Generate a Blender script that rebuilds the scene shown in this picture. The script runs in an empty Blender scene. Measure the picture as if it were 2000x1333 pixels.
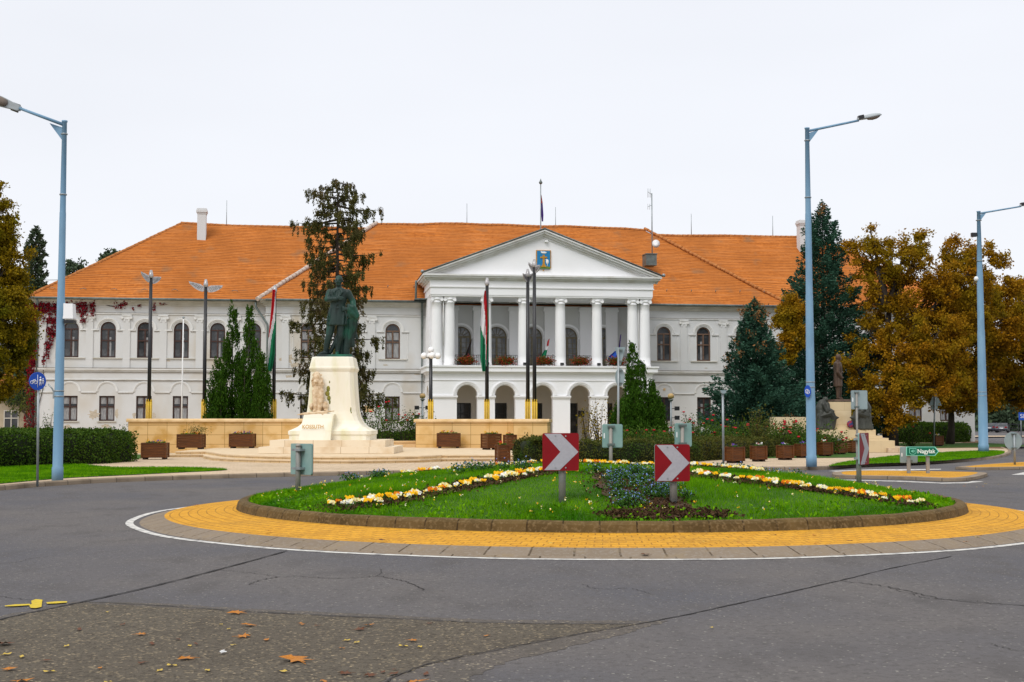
import bpy, bmesh, math, random
import numpy as np
from mathutils import Vector, Matrix

sc = bpy.context.scene
COL = sc.collection
R = math.radians
random.seed(7)
rng = np.random.default_rng(11)

# ------------------------------------------------------------------ camera, sky, sun, exposure
PF, EYE = 2630.0, 1.65                    # focal length in photo pixels (photo 2000 wide), eye height
PITCH = math.atan((824 - 666.5) / PF)
cam_d = bpy.data.cameras.new('camera')
cam_d.sensor_width = 36.0
cam_d.lens = 36.0 * PF / 2000.0
cam_d.clip_start = 0.1
cam_d.clip_end = 3000
cam = bpy.data.objects.new('camera', cam_d)
COL.objects.link(cam)
cam.location = (0, 0, EYE)
cam.rotation_euler = (R(90) + PITCH, 0, 0)
sc.camera = cam

SUN_EL, SUN_AZ = 48.0, 205.0              # azimuth clockwise from +Y: behind the camera, a little left
world = bpy.data.worlds.new('World')
sc.world = world
world.use_nodes = True
wn, wl = world.node_tree.nodes, world.node_tree.links
wn.clear()
w_out = wn.new('ShaderNodeOutputWorld')
sky = wn.new('ShaderNodeTexSky')
sky.sky_type = 'NISHITA'
sky.sun_disc = False
sky.sun_elevation = R(SUN_EL)
sky.sun_rotation = R(SUN_AZ)
b_sky = wn.new('ShaderNodeBackground')
wl.new(sky.outputs[0], b_sky.inputs[0])
b_sky.inputs[1].default_value = 0.008
b_cl = wn.new('ShaderNodeBackground')      # the overcast cloud deck, brighter overhead than at the horizon
tc = wn.new('ShaderNodeTexCoord')
sep = wn.new('ShaderNodeSeparateXYZ')
wl.new(tc.outputs['Generated'], sep.inputs[0])
rmp = wn.new('ShaderNodeValToRGB')
rmp.color_ramp.elements[0].position = 0.0
rmp.color_ramp.elements[0].color = (0.79, 0.80, 0.835, 1)
rmp.color_ramp.elements[1].position = 1.0
rmp.color_ramp.elements[1].color = (1.0, 1.0, 1.0, 1)
e_ = rmp.color_ramp.elements.new(0.30)
e_.color = (0.765, 0.78, 0.825, 1)
wl.new(sep.outputs['Z'], rmp.inputs[0])
nz = wn.new('ShaderNodeTexNoise')
nz.inputs['Scale'].default_value = 2.2
nz.inputs['Detail'].default_value = 3
mp = wn.new('ShaderNodeMapping')
mp.inputs['Scale'].default_value = (1, 1, 3.5)
wl.new(tc.outputs['Generated'], mp.inputs[0])
wl.new(mp.outputs[0], nz.inputs[0])
mr = wn.new('ShaderNodeMapRange')
mr.inputs['From Min'].default_value = 0.3
mr.inputs['From Max'].default_value = 0.7
mr.inputs['To Min'].default_value = 0.97
mr.inputs['To Max'].default_value = 1.03
wl.new(nz.outputs[0], mr.inputs[0])
vm = wn.new('ShaderNodeVectorMath')
vm.operation = 'SCALE'
wl.new(rmp.outputs[0], vm.inputs[0])
wl.new(mr.outputs[0], vm.inputs['Scale'])
wl.new(vm.outputs[0], b_cl.inputs[0])
b_cl.inputs[1].default_value = 1.0
add = wn.new('ShaderNodeAddShader')
wl.new(b_sky.outputs[0], add.inputs[0])
wl.new(b_cl.outputs[0], add.inputs[1])
wl.new(add.outputs[0], w_out.inputs[0])

sun_d = bpy.data.lights.new('sun', 'SUN')
sun_d.energy = 1.5
sun_d.angle = R(28)
sun_d.color = (1.0, 0.98, 0.95)
sun = bpy.data.objects.new('sun', sun_d)
COL.objects.link(sun)
sd = Vector((math.sin(R(SUN_AZ)) * math.cos(R(SUN_EL)), math.cos(R(SUN_AZ)) * math.cos(R(SUN_EL)), math.sin(R(SUN_EL))))
sun.rotation_euler = sd.to_track_quat('Z', 'Y').to_euler()
sun.location = (0, 0, 60)
sc.view_settings.view_transform = 'Standard'
sc.view_settings.look = 'None'
sc.view_settings.exposure = 0.17
sc.view_settings.gamma = 1.0
sc.render.engine = 'CYCLES'
sc.cycles.max_bounces = 6

# ------------------------------------------------------------------ surveying helpers (photo pixel -> metres in the place)
def ray(x, y):
    a, b = x - 1000.0, 666.5 - y
    return Vector((a, PF * math.cos(PITCH) - b * math.sin(PITCH), PF * math.sin(PITCH) + b * math.cos(PITCH)))
def G(x, y, z=0.0):
    r = ray(x, y); t = (z - EYE) / r.z
    return Vector((r.x * t, r.y * t, z))
def A(x, y, Y):
    r = ray(x, y); t = Y / r.y
    return Vector((r.x * t, Y, EYE + r.z * t))

# ------------------------------------------------------------------ objects
def tag(o, label=None, cat=None, group=None, kind=None):
    if label: o['label'] = label
    if cat: o['category'] = cat
    if group: o['group'] = group
    if kind: o['kind'] = kind
    return o
def thing(name, label, cat, loc=(0, 0, 0), rz=0.0, group=None):
    o = bpy.data.objects.new(name, None)
    COL.objects.link(o)
    o.location = loc; o.rotation_euler = (0, 0, rz)
    o.empty_display_size = 0.3
    return tag(o, label, cat, group)
def kids(o): return [c for c in bpy.data.objects if c.parent == o]
def copy_tree(o, loc=None, rz=None, label=None, scale=None):
    chs = o.get('_k')
    def rec(s, par):
        c = s.copy(); COL.objects.link(c); c.parent = par
        for k in KIDS.get(s.name, []): rec(k, c)
        return c
    c = rec(o, None)
    if loc is not None: c.location = loc
    if rz is not None: c.rotation_euler = (0, 0, rz)
    if scale is not None: c.scale = scale
    if label: c['label'] = label
    return c
KIDS = {}
def link(name, me, parent=None, loc=None):
    o = bpy.data.objects.new(name, me)
    COL.objects.link(o)
    if parent is not None:
        o.parent = parent
        KIDS.setdefault(parent.name, []).append(o)
    if loc is not None: o.location = loc
    return o

class MB:
    def __init__(s): s.v, s.f, s.uv, s.mi, s.sm = [], [], [], [], []
    def face(s, pts, uv=None, mi=0, smooth=False):
        i = len(s.v); s.v += [tuple(p) for p in pts]
        s.f.append(tuple(range(i, i + len(pts))))
        if uv is None:
            a, b, c = Vector(pts[0]), Vector(pts[1]), Vector(pts[2])
            n = (b - a).cross(c - a)
            ax = [abs(n.x), abs(n.y), abs(n.z)]; k = ax.index(max(ax))
            if k == 2: uv = [(p[0], p[1]) for p in pts]
            elif k == 1: uv = [(p[0], p[2]) for p in pts]
            else: uv = [(p[1], p[2]) for p in pts]
        s.uv.append(uv); s.mi.append(mi); s.sm.append(smooth)
    def box(s, x0, x1, y0, y1, z0, z1, mi=0, M=None, taper=0.0, top=True, bottom=True):
        p = [(x0, y0, z0), (x1, y0, z0), (x1, y1, z0), (x0, y1, z0),
             (x0 + taper, y0 + taper, z1), (x1 - taper, y0 + taper, z1), (x1 - taper, y1 - taper, z1), (x0 + taper, y1 - taper, z1)]
        q = p
        if M is not None: q = [M @ Vector(t) for t in p]
        for ids in ((0, 1, 5, 4), (1, 2, 6, 5), (2, 3, 7, 6), (3, 0, 4, 7)) + (((4, 5, 6, 7),) if top else ()) + (((3, 2, 1, 0),) if bottom else ()):
            src = [p[i] for i in ids]
            a, b, c = Vector(src[0]), Vector(src[1]), Vector(src[2])
            n = (b - a).cross(c - a); ax = [abs(n.x), abs(n.y), abs(n.z)]; k = ax.index(max(ax))
            uv = [(t[0], t[1]) if k == 2 else ((t[0], t[2]) if k == 1 else (t[1], t[2])) for t in src]
            s.face([q[i] for i in ids], uv, mi)
    def rings(s, rings, mi=0, smooth=True, closed=True, cap0=True, cap1=True, uvs=None):
        n = len(rings[0]); base = len(s.v)
        for r in rings: s.v += [tuple(p) for p in r]
        m = n if closed else n - 1
        for i in range(len(rings) - 1):
            for j in range(m):
                a = base + i * n + j; b = base + i * n + (j + 1) % n
                s.f.append((a, b, b + n, a + n))
                if uvs: u0, u1 = uvs[0][j], uvs[0][j + 1]; v0, v1 = uvs[1][i], uvs[1][i + 1]; s.uv.append([(u0, v0), (u1, v0), (u1, v1), (u0, v1)])
                else: s.uv.append([(j / n, i), ((j + 1) / n, i), ((j + 1) / n, i + 1), (j / n, i + 1)])
                s.mi.append(mi); s.sm.append(smooth)
        if closed and cap0:
            s.f.append(tuple(base + j for j in reversed(range(n)))); s.uv.append([(p[0], p[1]) for p in reversed(rings[0])]); s.mi.append(mi); s.sm.append(False)
        if closed and cap1:
            k = base + (len(rings) - 1) * n
            s.f.append(tuple(k + j for j in range(n))); s.uv.append([(p[0], p[1]) for p in rings[-1]]); s.mi.append(mi); s.sm.append(False)
    def tube(s, pts, rad, n=8, mi=0, smooth=True, caps=True):
        pts = [Vector(p) for p in pts]
        if not isinstance(rad, (list, tuple)): rad = [rad] * len(pts)
        rg = []; ref = None
        for i, p in enumerate(pts):
            d = (pts[min(i + 1, len(pts) - 1)] - pts[max(i - 1, 0)]).normalized()
            if ref is None:
                ref = Vector((0, 0, 1)) if abs(d.z) < 0.9 else Vector((1, 0, 0))
            a = d.cross(ref).normalized(); b = d.cross(a).normalized(); ref = b.cross(d) * -1 if False else ref
            rg.append([p + (a * math.cos(2 * math.pi * k / n) + b * math.sin(2 * math.pi * k / n)) * rad[i] for k in range(n)])
        s.rings(rg, mi, smooth, cap0=caps, cap1=caps)
    def lathe(s, prof, c=(0, 0, 0), n=24, mi=0, smooth=True, M=None):
        rg = []
        for r, z in prof:
            ring = [Vector((c[0] + r * math.cos(2 * math.pi * k / n), c[1] + r * math.sin(2 * math.pi * k / n), c[2] + z)) for k in range(n)]
            if M is not None: ring = [M @ p for p in ring]
            rg.append(ring)
        s.rings(rg, mi, smooth)
    def ball(s, c, r, n=12, m=8, mi=0, sc=(1, 1, 1)):
        rg = []
        for i in range(m + 1):
            t = math.pi * i / m; rr = max(math.sin(t), 0.001)
            rg.append([(c[0] + sc[0] * r * rr * math.cos(2 * math.pi * k / n), c[1] + sc[1] * r * rr * math.sin(2 * math.pi * k / n), c[2] - sc[2] * r * math.cos(t)) for k in range(n)])
        s.rings(rg, mi, True)
    def prism(s, pts, d0, d1, mi=0, axis='y', M=None):
        """outline given in (x,z) (axis y) or (x,y) (axis z), extruded from d0 to d1"""
        def P(p, d):
            v = Vector((p[0], d, p[1])) if axis == 'y' else Vector((p[0], p[1], d))
            return M @ v if M is not None else v
        s.face([P(p, d0) for p in pts], [(p[0], p[1]) for p in pts], mi)
        s.face([P(p, d1) for p in reversed(pts)], [(p[0], p[1]) for p in reversed(pts)], mi)
        n = len(pts); L = 0
        for i in range(n):
            a, b = pts[i], pts[(i + 1) % n]; l = math.hypot(b[0] - a[0], b[1] - a[1])
            s.face([P(a, d0), P(a, d1), P(b, d1), P(b, d0)], [(L, d0), (L, d1), (L + l, d1), (L + l, d0)], mi); L += l
    def mesh(s, name, mats):
        me = bpy.data.meshes.new(name)
        me.from_pydata(s.v, [], s.f)
        for m in (mats if isinstance(mats, (list, tuple)) else [mats]): me.materials.append(m)
        uvl = me.uv_layers.new(name='UVMap')
        flat = [c for face in s.uv for p in face for c in p]
        uvl.data.foreach_set('uv', flat)
        me.polygons.foreach_set('material_index', s.mi)
        me.polygons.foreach_set('use_smooth', s.sm)
        me.update()
        return me
    def build(s, name, mats, parent=None, loc=None, fix=True):
        me = s.mesh(name, mats)
        if fix:
            bm = bmesh.new(); bm.from_mesh(me)
            bmesh.ops.recalc_face_normals(bm, faces=bm.faces); bm.to_mesh(me); bm.free()
        return link(name, me, parent, loc)

def np_mesh(name, V, nper, mats, mi=None):
    """V: (N, nper, 3) loose polygons of nper corners"""
    V = np.asarray(V, dtype=np.float32); N = V.shape[0]
    me = bpy.data.meshes.new(name)
    me.vertices.add(N * nper); me.vertices.foreach_set('co', V.reshape(-1))
    me.loops.add(N * nper); me.loops.foreach_set('vertex_index', np.arange(N * nper, dtype=np.int32))
    me.polygons.add(N); me.polygons.foreach_set('loop_start', np.arange(0, N * nper, nper, dtype=np.int32))
    for m in (mats if isinstance(mats, (list, tuple)) else [mats]): me.materials.append(m)
    if mi is not None: me.polygons.foreach_set('material_index', np.asarray(mi, dtype=np.int32))
    me.update(calc_edges=True)
    return me

def unit(v): return v / np.maximum(np.linalg.norm(v, axis=-1, keepdims=True), 1e-9)
def leaf_quads(P, size, aspect=0.6, dirs=None, jitter=1.0, rg=rng):
    """diamond leaves at P, long axis along dirs (random when None)"""
    N = len(P)
    a = unit(rg.normal(size=(N, 3)))
    if dirs is not None: a = unit(dirs + a * jitter)
    b = unit(np.cross(a, unit(rg.normal(size=(N, 3)))))
    s = (size * rg.uniform(0.6, 1.3, N))[:, None]
    c = unit(np.cross(a, b))
    k = rg.uniform(-.25, .25, N)[:, None]
    q = np.stack([P - a * s * .5, P + b * s * aspect * .5 + c * s * k * .3, P + a * s * .5, P - b * s * aspect * .5 + c * s * k * .3], axis=1)
    return q

# ------------------------------------------------------------------ materials
MATS = {}
def nd(t, typ): return t.nodes.new(typ)
def pmat(name, c1, c2=None, scale=3.0, rough=0.7, bump=0.0, bscale=40.0, metallic=0.0, c3=None, scale3=0.5, stretch=(1, 1, 1),
         spec=0.3, island=False, trans=0.0, detail=4, thr=(0.35, 0.65), thr3=(0.5, 0.7), coord='Object'):
    if name in MATS: return MATS[name]
    m = bpy.data.materials.new(name); m.use_nodes = True
    t = m.node_tree; n, l = t.nodes, t.links
    bs = n['Principled BSDF']
    bs.inputs['Roughness'].default_value = rough
    bs.inputs['Metallic'].default_value = metallic
    bs.inputs['Specular IOR Level'].default_value = spec if not island else min(spec, .06)
    tcn = nd(t, 'ShaderNodeTexCoord'); mpn = nd(t, 'ShaderNodeMapping')
    mpn.inputs['Scale'].default_value = stretch
    l.new(tcn.outputs[coord], mpn.inputs[0])
    def noise(sc_, det=detail):
        q = nd(t, 'ShaderNodeTexNoise'); q.inputs['Scale'].default_value = sc_; q.inputs['Detail'].default_value = det
        l.new(mpn.outputs[0], q.inputs[0]); return q
    def ramp(src, lo, hi):
        q = nd(t, 'ShaderNodeMapRange'); q.inputs['From Min'].default_value = lo; q.inputs['From Max'].default_value = hi
        l.new(src, q.inputs[0]); return q.outputs[0]
    def mix(fac, A_, B_):
        q = nd(t, 'ShaderNodeMix'); q.data_type = 'RGBA'
        l.new(fac, q.inputs[0])
        for k, v in ((6, A_), (7, B_)):
            if isinstance(v, tuple): q.inputs[k].default_value = (*v, 1)
            else: l.new(v, q.inputs[k])
        return q.outputs[2]
    col = None
    if c2 is not None:
        if island:
            g = nd(t, 'ShaderNodeNewGeometry'); col = mix(g.outputs['Random Per Island'], c1, c2)
        else:
            col = mix(ramp(noise(scale).outputs[0], *thr), c1, c2)
    if c3 is not None:
        col = mix(ramp(noise(scale3, 3).outputs[0], *thr3), col if col is not None else c1, c3)
    if col is None: bs.inputs['Base Color'].default_value = (*c1, 1)
    else: l.new(col, bs.inputs['Base Color'])
    if bump:
        bn = nd(t, 'ShaderNodeBump'); bn.inputs['Strength'].default_value = bump; bn.inputs['Distance'].default_value = 0.02
        l.new(noise(bscale, 6).outputs[0], bn.inputs['Height']); l.new(bn.outputs[0], bs.inputs['Normal'])
    if trans:
        bs.inputs['Transmission Weight'].default_value = 0
        tr = nd(t, 'ShaderNodeBsdfTranslucent'); ms = nd(t, 'ShaderNodeMixShader'); ms.inputs[0].default_value = trans
        if col is None: tr.inputs[0].default_value = (*c1, 1)
        else: l.new(col, tr.inputs[0])
        l.new(bs.outputs[0], ms.inputs[1]); l.new(tr.outputs[0], ms.inputs[2])
        l.new(ms.outputs[0], n['Material Output'].inputs[0])
    MATS[name] = m
    return m

def brick_mat(name, c1, c2, mortar, w, h, ms=0.01, off=0.5, rough=0.8, bump=0.4, dirt=None, dscale=0.6, dthr=(0.5, 0.75), fine=None, fscale=30, dist=0.01, bias=0.0, stretchd=(1, 1, 1), flat_col=False):
    if name in MATS: return MATS[name]
    m = bpy.data.materials.new(name); m.use_nodes = True
    t = m.node_tree; n, l = t.nodes, t.links; bs = n['Principled BSDF']
    bs.inputs['Roughness'].default_value = rough; bs.inputs['Specular IOR Level'].default_value = 0.12
    uv = nd(t, 'ShaderNodeUVMap'); br = nd(t, 'ShaderNodeTexBrick')
    # a little wobble so that no course runs dead straight
    nw = nd(t, 'ShaderNodeTexNoise'); nw.inputs['Scale'].default_value = 0.9; l.new(uv.outputs[0], nw.inputs[0])
    wb = nd(t, 'ShaderNodeVectorMath'); wb.operation = 'SCALE'; wb.inputs['Scale'].default_value = dist * 4
    sb = nd(t, 'ShaderNodeVectorMath'); sb.operation = 'SUBTRACT'; sb.inputs[1].default_value = (.5, .5, .5)
    l.new(nw.outputs['Color'], sb.inputs[0]); l.new(sb.outputs[0], wb.inputs[0])
    ad = nd(t, 'ShaderNodeVectorMath'); ad.operation = 'ADD'; l.new(uv.outputs[0], ad.inputs[0]); l.new(wb.outputs[0], ad.inputs[1])
    l.new(ad.outputs[0], br.inputs[0])
    br.offset = off
    br.inputs['Scale'].default_value = 1.0
    br.inputs['Brick Width'].default_value = w; br.inputs['Row Height'].default_value = h
    br.inputs['Mortar Size'].default_value = ms; br.inputs['Mortar Smooth'].default_value = 0.3
    br.inputs['Bias'].default_value = bias
    br.inputs['Color1'].default_value = (*c1, 1); br.inputs['Color2'].default_value = (*c2, 1); br.inputs['Mortar'].default_value = (*mortar, 1)
    col = br.outputs[0]
    def mixn(col, c, sc_, thr, st=(1, 1, 1), coord='Object'):
        tcn = nd(t, 'ShaderNodeTexCoord'); mpn = nd(t, 'ShaderNodeMapping'); mpn.inputs['Scale'].default_value = st
        l.new(tcn.outputs[coord], mpn.inputs[0])
        q = nd(t, 'ShaderNodeTexNoise'); q.inputs['Scale'].default_value = sc_; q.inputs['Detail'].default_value = 6; l.new(mpn.outputs[0], q.inputs[0])
        r_ = nd(t, 'ShaderNodeMapRange'); r_.inputs['From Min'].default_value = thr[0]; r_.inputs['From Max'].default_value = thr[1]
        l.new(q.outputs[0], r_.inputs[0])
        x = nd(t, 'ShaderNodeMix'); x.data_type = 'RGBA'; l.new(r_.outputs[0], x.inputs[0]); l.new(col, x.inputs[6]); x.inputs[7].default_value = (*c, 1)
        return x.outputs[2], q
    if dirt: col, _ = mixn(col, dirt, dscale, dthr, stretchd)
    if fine: col, _ = mixn(col, fine, fscale, (0.5, 0.72))
    l.new(col, bs.inputs['Base Color'])
    if bump:
        bn = nd(t, 'ShaderNodeBump'); bn.inputs['Strength'].default_value = bump; bn.inputs['Distance'].default_value = 0.02
        iv = nd(t, 'ShaderNodeMath'); iv.operation = 'SUBTRACT'; iv.inputs[0].default_value = 1.0; l.new(br.outputs['Fac'], iv.inputs[1])
        nn = nd(t, 'ShaderNodeTexNoise'); nn.inputs['Scale'].default_value = 60; l.new(uv.outputs[0], nn.inputs[0])
        m2 = nd(t, 'ShaderNodeMath'); m2.operation = 'MULTIPLY_ADD'; l.new(nn.outputs[0], m2.inputs[0]); m2.inputs[1].default_value = 0.25; l.new(iv.outputs[0], m2.inputs[2])
        l.new(m2.outputs[0], bn.inputs['Height']); l.new(bn.outputs[0], bs.inputs['Normal'])
    MATS[name] = m
    return m

def asphalt(name, base, light, dark, chip, sc_, chips, patch, rough=.8, bstr=.6):
    """worn asphalt: binder tone drifting at several scales, pale and dark stone chips, fine relief"""
    m = bpy.data.materials.new(name); m.use_nodes = True; t = m.node_tree; l = t.links; bs = t.nodes['Principled BSDF']
    bs.inputs['Roughness'].default_value = rough; bs.inputs['Specular IOR Level'].default_value = .3
    tcn = nd(t, 'ShaderNodeTexCoord')
    def noise(s, det, st=(1, 1, 1)):
        mpn = nd(t, 'ShaderNodeMapping'); mpn.inputs['Scale'].default_value = st; l.new(tcn.outputs['Object'], mpn.inputs[0])
        q = nd(t, 'ShaderNodeTexNoise'); q.inputs['Scale'].default_value = s; q.inputs['Detail'].default_value = det; l.new(mpn.outputs[0], q.inputs[0]); return q.outputs[0]
    def rng_(src, a, b):
        q = nd(t, 'ShaderNodeMapRange'); q.inputs['From Min'].default_value = a; q.inputs['From Max'].default_value = b; l.new(src, q.inputs[0]); return q.outputs[0]
    def mix(f, a, b):
        q = nd(t, 'ShaderNodeMix'); q.data_type = 'RGBA'; l.new(f, q.inputs[0])
        for k, v in ((6, a), (7, b)):
            if isinstance(v, tuple): q.inputs[k].default_value = (*v, 1)
            else: l.new(v, q.inputs[k])
        return q.outputs[2]
    c = mix(rng_(noise(.22, 5), .38, .66), base, light)
    c = mix(rng_(noise(1.7, 8, (1, .45, 1)), .52, .72), c, patch)
    c = mix(rng_(noise(14, 8), .50, .75), c, dark)
    v = nd(t, 'ShaderNodeTexVoronoi'); v.inputs['Scale'].default_value = sc_; l.new(tcn.outputs['Object'], v.inputs[0])
    s1 = nd(t, 'ShaderNodeSeparateColor'); l.new(v.outputs['Color'], s1.inputs[0])
    c = mix(rng_(s1.outputs[0], 1 - chips, 1 - chips + .02), c, chip)
    c = mix(rng_(s1.outputs[1], 1 - chips * 1.3, 1 - chips * 1.3 + .02), c, dark)
    v2 = nd(t, 'ShaderNodeTexVoronoi'); v2.inputs['Scale'].default_value = sc_ * .42; l.new(tcn.outputs['Object'], v2.inputs[0])
    s2 = nd(t, 'ShaderNodeSeparateColor'); l.new(v2.outputs['Color'], s2.inputs[0])
    near = nd(t, 'ShaderNodeMath'); near.operation = 'LESS_THAN'; near.inputs[1].default_value = .22; l.new(v2.outputs['Distance'], near.inputs[0])
    mul = nd(t, 'ShaderNodeMath'); mul.operation = 'MULTIPLY'; l.new(near.outputs[0], mul.inputs[0]); l.new(rng_(s2.outputs[2], 1 - chips * .5, 1 - chips * .5 + .02), mul.inputs[1])
    c = mix(mul.outputs[0], c, tuple(min(x * 1.7, .8) for x in chip))
    l.new(c, bs.inputs['Base Color'])
    bn = nd(t, 'ShaderNodeBump'); bn.inputs['Strength'].default_value = bstr; bn.inputs['Distance'].default_value = .012
    ad = nd(t, 'ShaderNodeMath'); ad.operation = 'MULTIPLY_ADD'; l.new(noise(28, 6), ad.inputs[0]); ad.inputs[1].default_value = 1.2; l.new(v.outputs['Distance'], ad.inputs[2])
    l.new(ad.outputs[0], bn.inputs['Height']); l.new(bn.outputs[0], bs.inputs['Normal']); MATS[name] = m
    return m
M_ASPH = asphalt('asphalt', (.120, .107, .101), (.080, .078, .089), (.070, .063, .060), (.24, .225, .20), 56, .024, (.078, .070, .068))
M_WEAR = asphalt('asphalt_worn', (.112, .094, .078), (.104, .092, .084), (.066, .056, .046), (.25, .21, .15), 50, .06, (.092, .079, .066), .88, .8)
M_OLD = asphalt('asphalt_old', (.102, .083, .060), (.116, .098, .072), (.058, .046, .032), (.24, .19, .12), 50, .09, (.086, .070, .050), .92, 1.0)
M_CRACK = pmat('crack_tar', (0.022, 0.02, 0.02), rough=0.9)
M_CRACK2 = pmat('crack_dust', (0.036, 0.032, 0.030), rough=0.9)
M_PAINT = pmat('road_paint', (0.62, 0.60, 0.56), (0.20, 0.19, 0.185), 7, 0.7, 0.2, 60, thr=(0.46, 0.68), detail=8)
M_YPAINT = pmat('yellow_spray_paint', (0.62, 0.45, 0.01), (0.5, 0.36, 0.02), 20, 0.7)
M_PLASTER = pmat('white_plaster', (0.615, 0.62, 0.62), (0.555, 0.55, 0.53), 0.5, 0.85, 0.15, 30, c3=(0.50, 0.44, 0.35), scale3=0.36, thr3=(0.56, 0.78), stretch=(1, 1, 0.55), detail=8, thr=(0.45, 0.75))
M_PLASTW = pmat('bright_plaster', (0.87, 0.87, 0.885), (0.83, 0.83, 0.835), 0.4, 0.85, 0.1, 30, detail=6)
M_TRIM = pmat('plaster_trim', (0.70, 0.70, 0.69), (0.57, 0.55, 0.50), 1.2, 0.85, 0.15, 30, detail=8, thr=(0.45, 0.75))
M_TRIMG = pmat('cornice_plaster', (0.60, 0.58, 0.53), (0.48, 0.46, 0.40), 1.2, 0.85, detail=8)
M_FLASH = pmat('weathered_flashing', (0.20, 0.18, 0.155), (0.30, 0.275, 0.24), 2.5, 0.8)
M_PEEL = pmat('bare_render', (0.42, 0.36, 0.28), (0.55, 0.48, 0.38), 9, 0.95, 0.3, 40)
M_FRAME = pmat('dark_window_wood', (0.045, 0.022, 0.018), (0.07, 0.035, 0.028), 6, 0.6)
M_FRAMEB = pmat('brown_window_wood', (0.17, 0.10, 0.065), (0.11, 0.065, 0.045), 5, 0.6)
M_DOORF = pmat('olive_door_wood', (0.17, 0.145, 0.09), (0.13, 0.11, 0.07), 6, 0.6)
M_GLASS = pmat('window_glass', (0.035, 0.038, 0.042), (0.10, 0.10, 0.105), 1.7, 0.12, spec=0.5, thr=(0.5, 0.7))
M_CURT = pmat('net_curtain', (0.36, 0.36, 0.36), (0.20, 0.20, 0.21), 3, 0.8, stretch=(6, 1, 1))
M_DARK = pmat('dark_interior', (0.03, 0.03, 0.035), rough=0.9)
M_GUTTER = pmat('grey_sheet_metal', (0.16, 0.19, 0.18), (0.11, 0.13, 0.125), 3, 0.5, metallic=0.3)
M_ZINC = pmat('galvanised_steel', (0.34, 0.37, 0.38), (0.24, 0.27, 0.28), 4, 0.45, metallic=0.5, stretch=(4, 4, 1))
M_BACK = pmat('sign_back_grey', (0.29, 0.36, 0.37), (0.24, 0.31, 0.32), 2, 0.5, metallic=0.25)
M_BACKG = pmat('sign_back_green', (0.20, 0.33, 0.31), (0.26, 0.38, 0.355), 3, 0.5, metallic=0.1)
M_BLUEP = pmat('pale_blue_lamp_paint', (0.150, 0.285, 0.42), (0.19, 0.33, 0.46), 1.5, 0.5, 0.05, 20, c3=(0.12, 0.22, 0.32), scale3=0.9, thr3=(0.55, 0.75), stretch=(2, 2, .6))
M_LAMPH = pmat('lamp_housing', (0.42, 0.46, 0.48), (0.34, 0.37, 0.38), 3, 0.4)
M_BLACK = pmat('black_paint', (0.008, 0.008, 0.010), rough=0.35, spec=0.5)
M_GOLD = pmat('yellow_gilt_paint', (0.68, 0.44, 0.02), (0.5, 0.3, 0.015), 3, 0.45, spec=0.5)
M_SILV = pmat('silver_metal', (0.52, 0.50, 0.50), (0.34, 0.33, 0.33), 8, 0.35, metallic=0.4)
M_SILVD = pmat('feather_groove', (0.10, 0.09, 0.09), rough=0.6)
M_OPAL = pmat('opal_glass', (0.86, 0.85, 0.84), rough=0.25, spec=0.5)
M_AMBER = pmat('amber_lamp_glass', (0.45, 0.30, 0.12), rough=0.3)
M_RED = pmat('sign_red', (0.215, 0.003, 0.008), (0.19, 0.003, 0.007), 4, 0.5, spec=0.2)
M_WHITE = pmat('sign_white', (0.38, 0.38, 0.42), (0.34, 0.34, 0.38), 30, 0.5, spec=.2)
M_SBLUE = pmat('sign_blue', (0.01, 0.07, 0.42), rough=0.4)
M_SGREEN = pmat('sign_green', (0.0, 0.13, 0.075), rough=0.4)
M_SMINT = pmat('sign_mint_line', (0.25, 0.72, 0.58), rough=0.4)
M_WPURE = pmat('pure_white_paint', (0.8, 0.8, 0.8), rough=0.5)
M_WOOD = pmat('planter_wood', (0.135, 0.043, 0.008), (0.075, 0.024, 0.005), 3, 0.55, 0.2, 25, stretch=(1, 1, 9))
M_WOODD = pmat('planter_dark_gap', (0.03, 0.015, 0.01), rough=0.9)
M_SOIL = pmat('dark_soil', (0.045, 0.025, 0.014), (0.085, 0.05, 0.03), 14, 0.95, 1.0, 25, detail=8)
M_STONE = brick_mat('honey_stone_blocks', (0.66, 0.43, 0.18), (0.74, 0.51, 0.24), (0.34, 0.19, 0.05), 0.93, 0.47, 0.012, 0.0, 0.8, 0.4, dirt=(0.52, 0.29, 0.07), dscale=1.3, dthr=(0.5, 0.72), dist=0.003)
M_CAP = pmat('honey_stone_cap', (0.72, 0.51, 0.28), (0.58, 0.38, 0.17), 2.5, 0.8, 0.2, 30)
M_LIME = pmat('pale_limestone', (0.82, 0.78, 0.66), (0.76, 0.69, 0.54), 0.9, 0.75, 0.15, 30, c3=(0.66, 0.62, 0.38), scale3=1.1, thr3=(0.56, 0.78), stretch=(1.6, 1.6, 0.35), detail=8, thr=(0.45, 0.8))
M_LION = pmat('carved_limestone', (0.72, 0.58, 0.41), (0.50, 0.34, 0.19), 7, 0.8, 0.3, 30)
M_STEP = brick_mat('limestone_step_blocks', (0.76, 0.65, 0.49), (0.72, 0.60, 0.44), (0.42, 0.30, 0.18), 1.15, 1.0, 0.012, 0.5, 0.8, 0.2, dirt=(0.62, 0.47, 0.30), dscale=1.5)
M_TERR = brick_mat('terrace_stone', (0.70, 0.52, 0.29), (0.62, 0.45, 0.24), (0.34, 0.23, 0.13), 0.42, 0.42, 0.01, 0.5, 0.8, 0.3, dirt=(0.44, 0.31, 0.18), dscale=1.2)
M_NOSE = pmat('terrace_nosing_stone', (0.70, 0.55, 0.37), (0.60, 0.46, 0.29), 3, 0.8, 0.2, 30)
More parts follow.
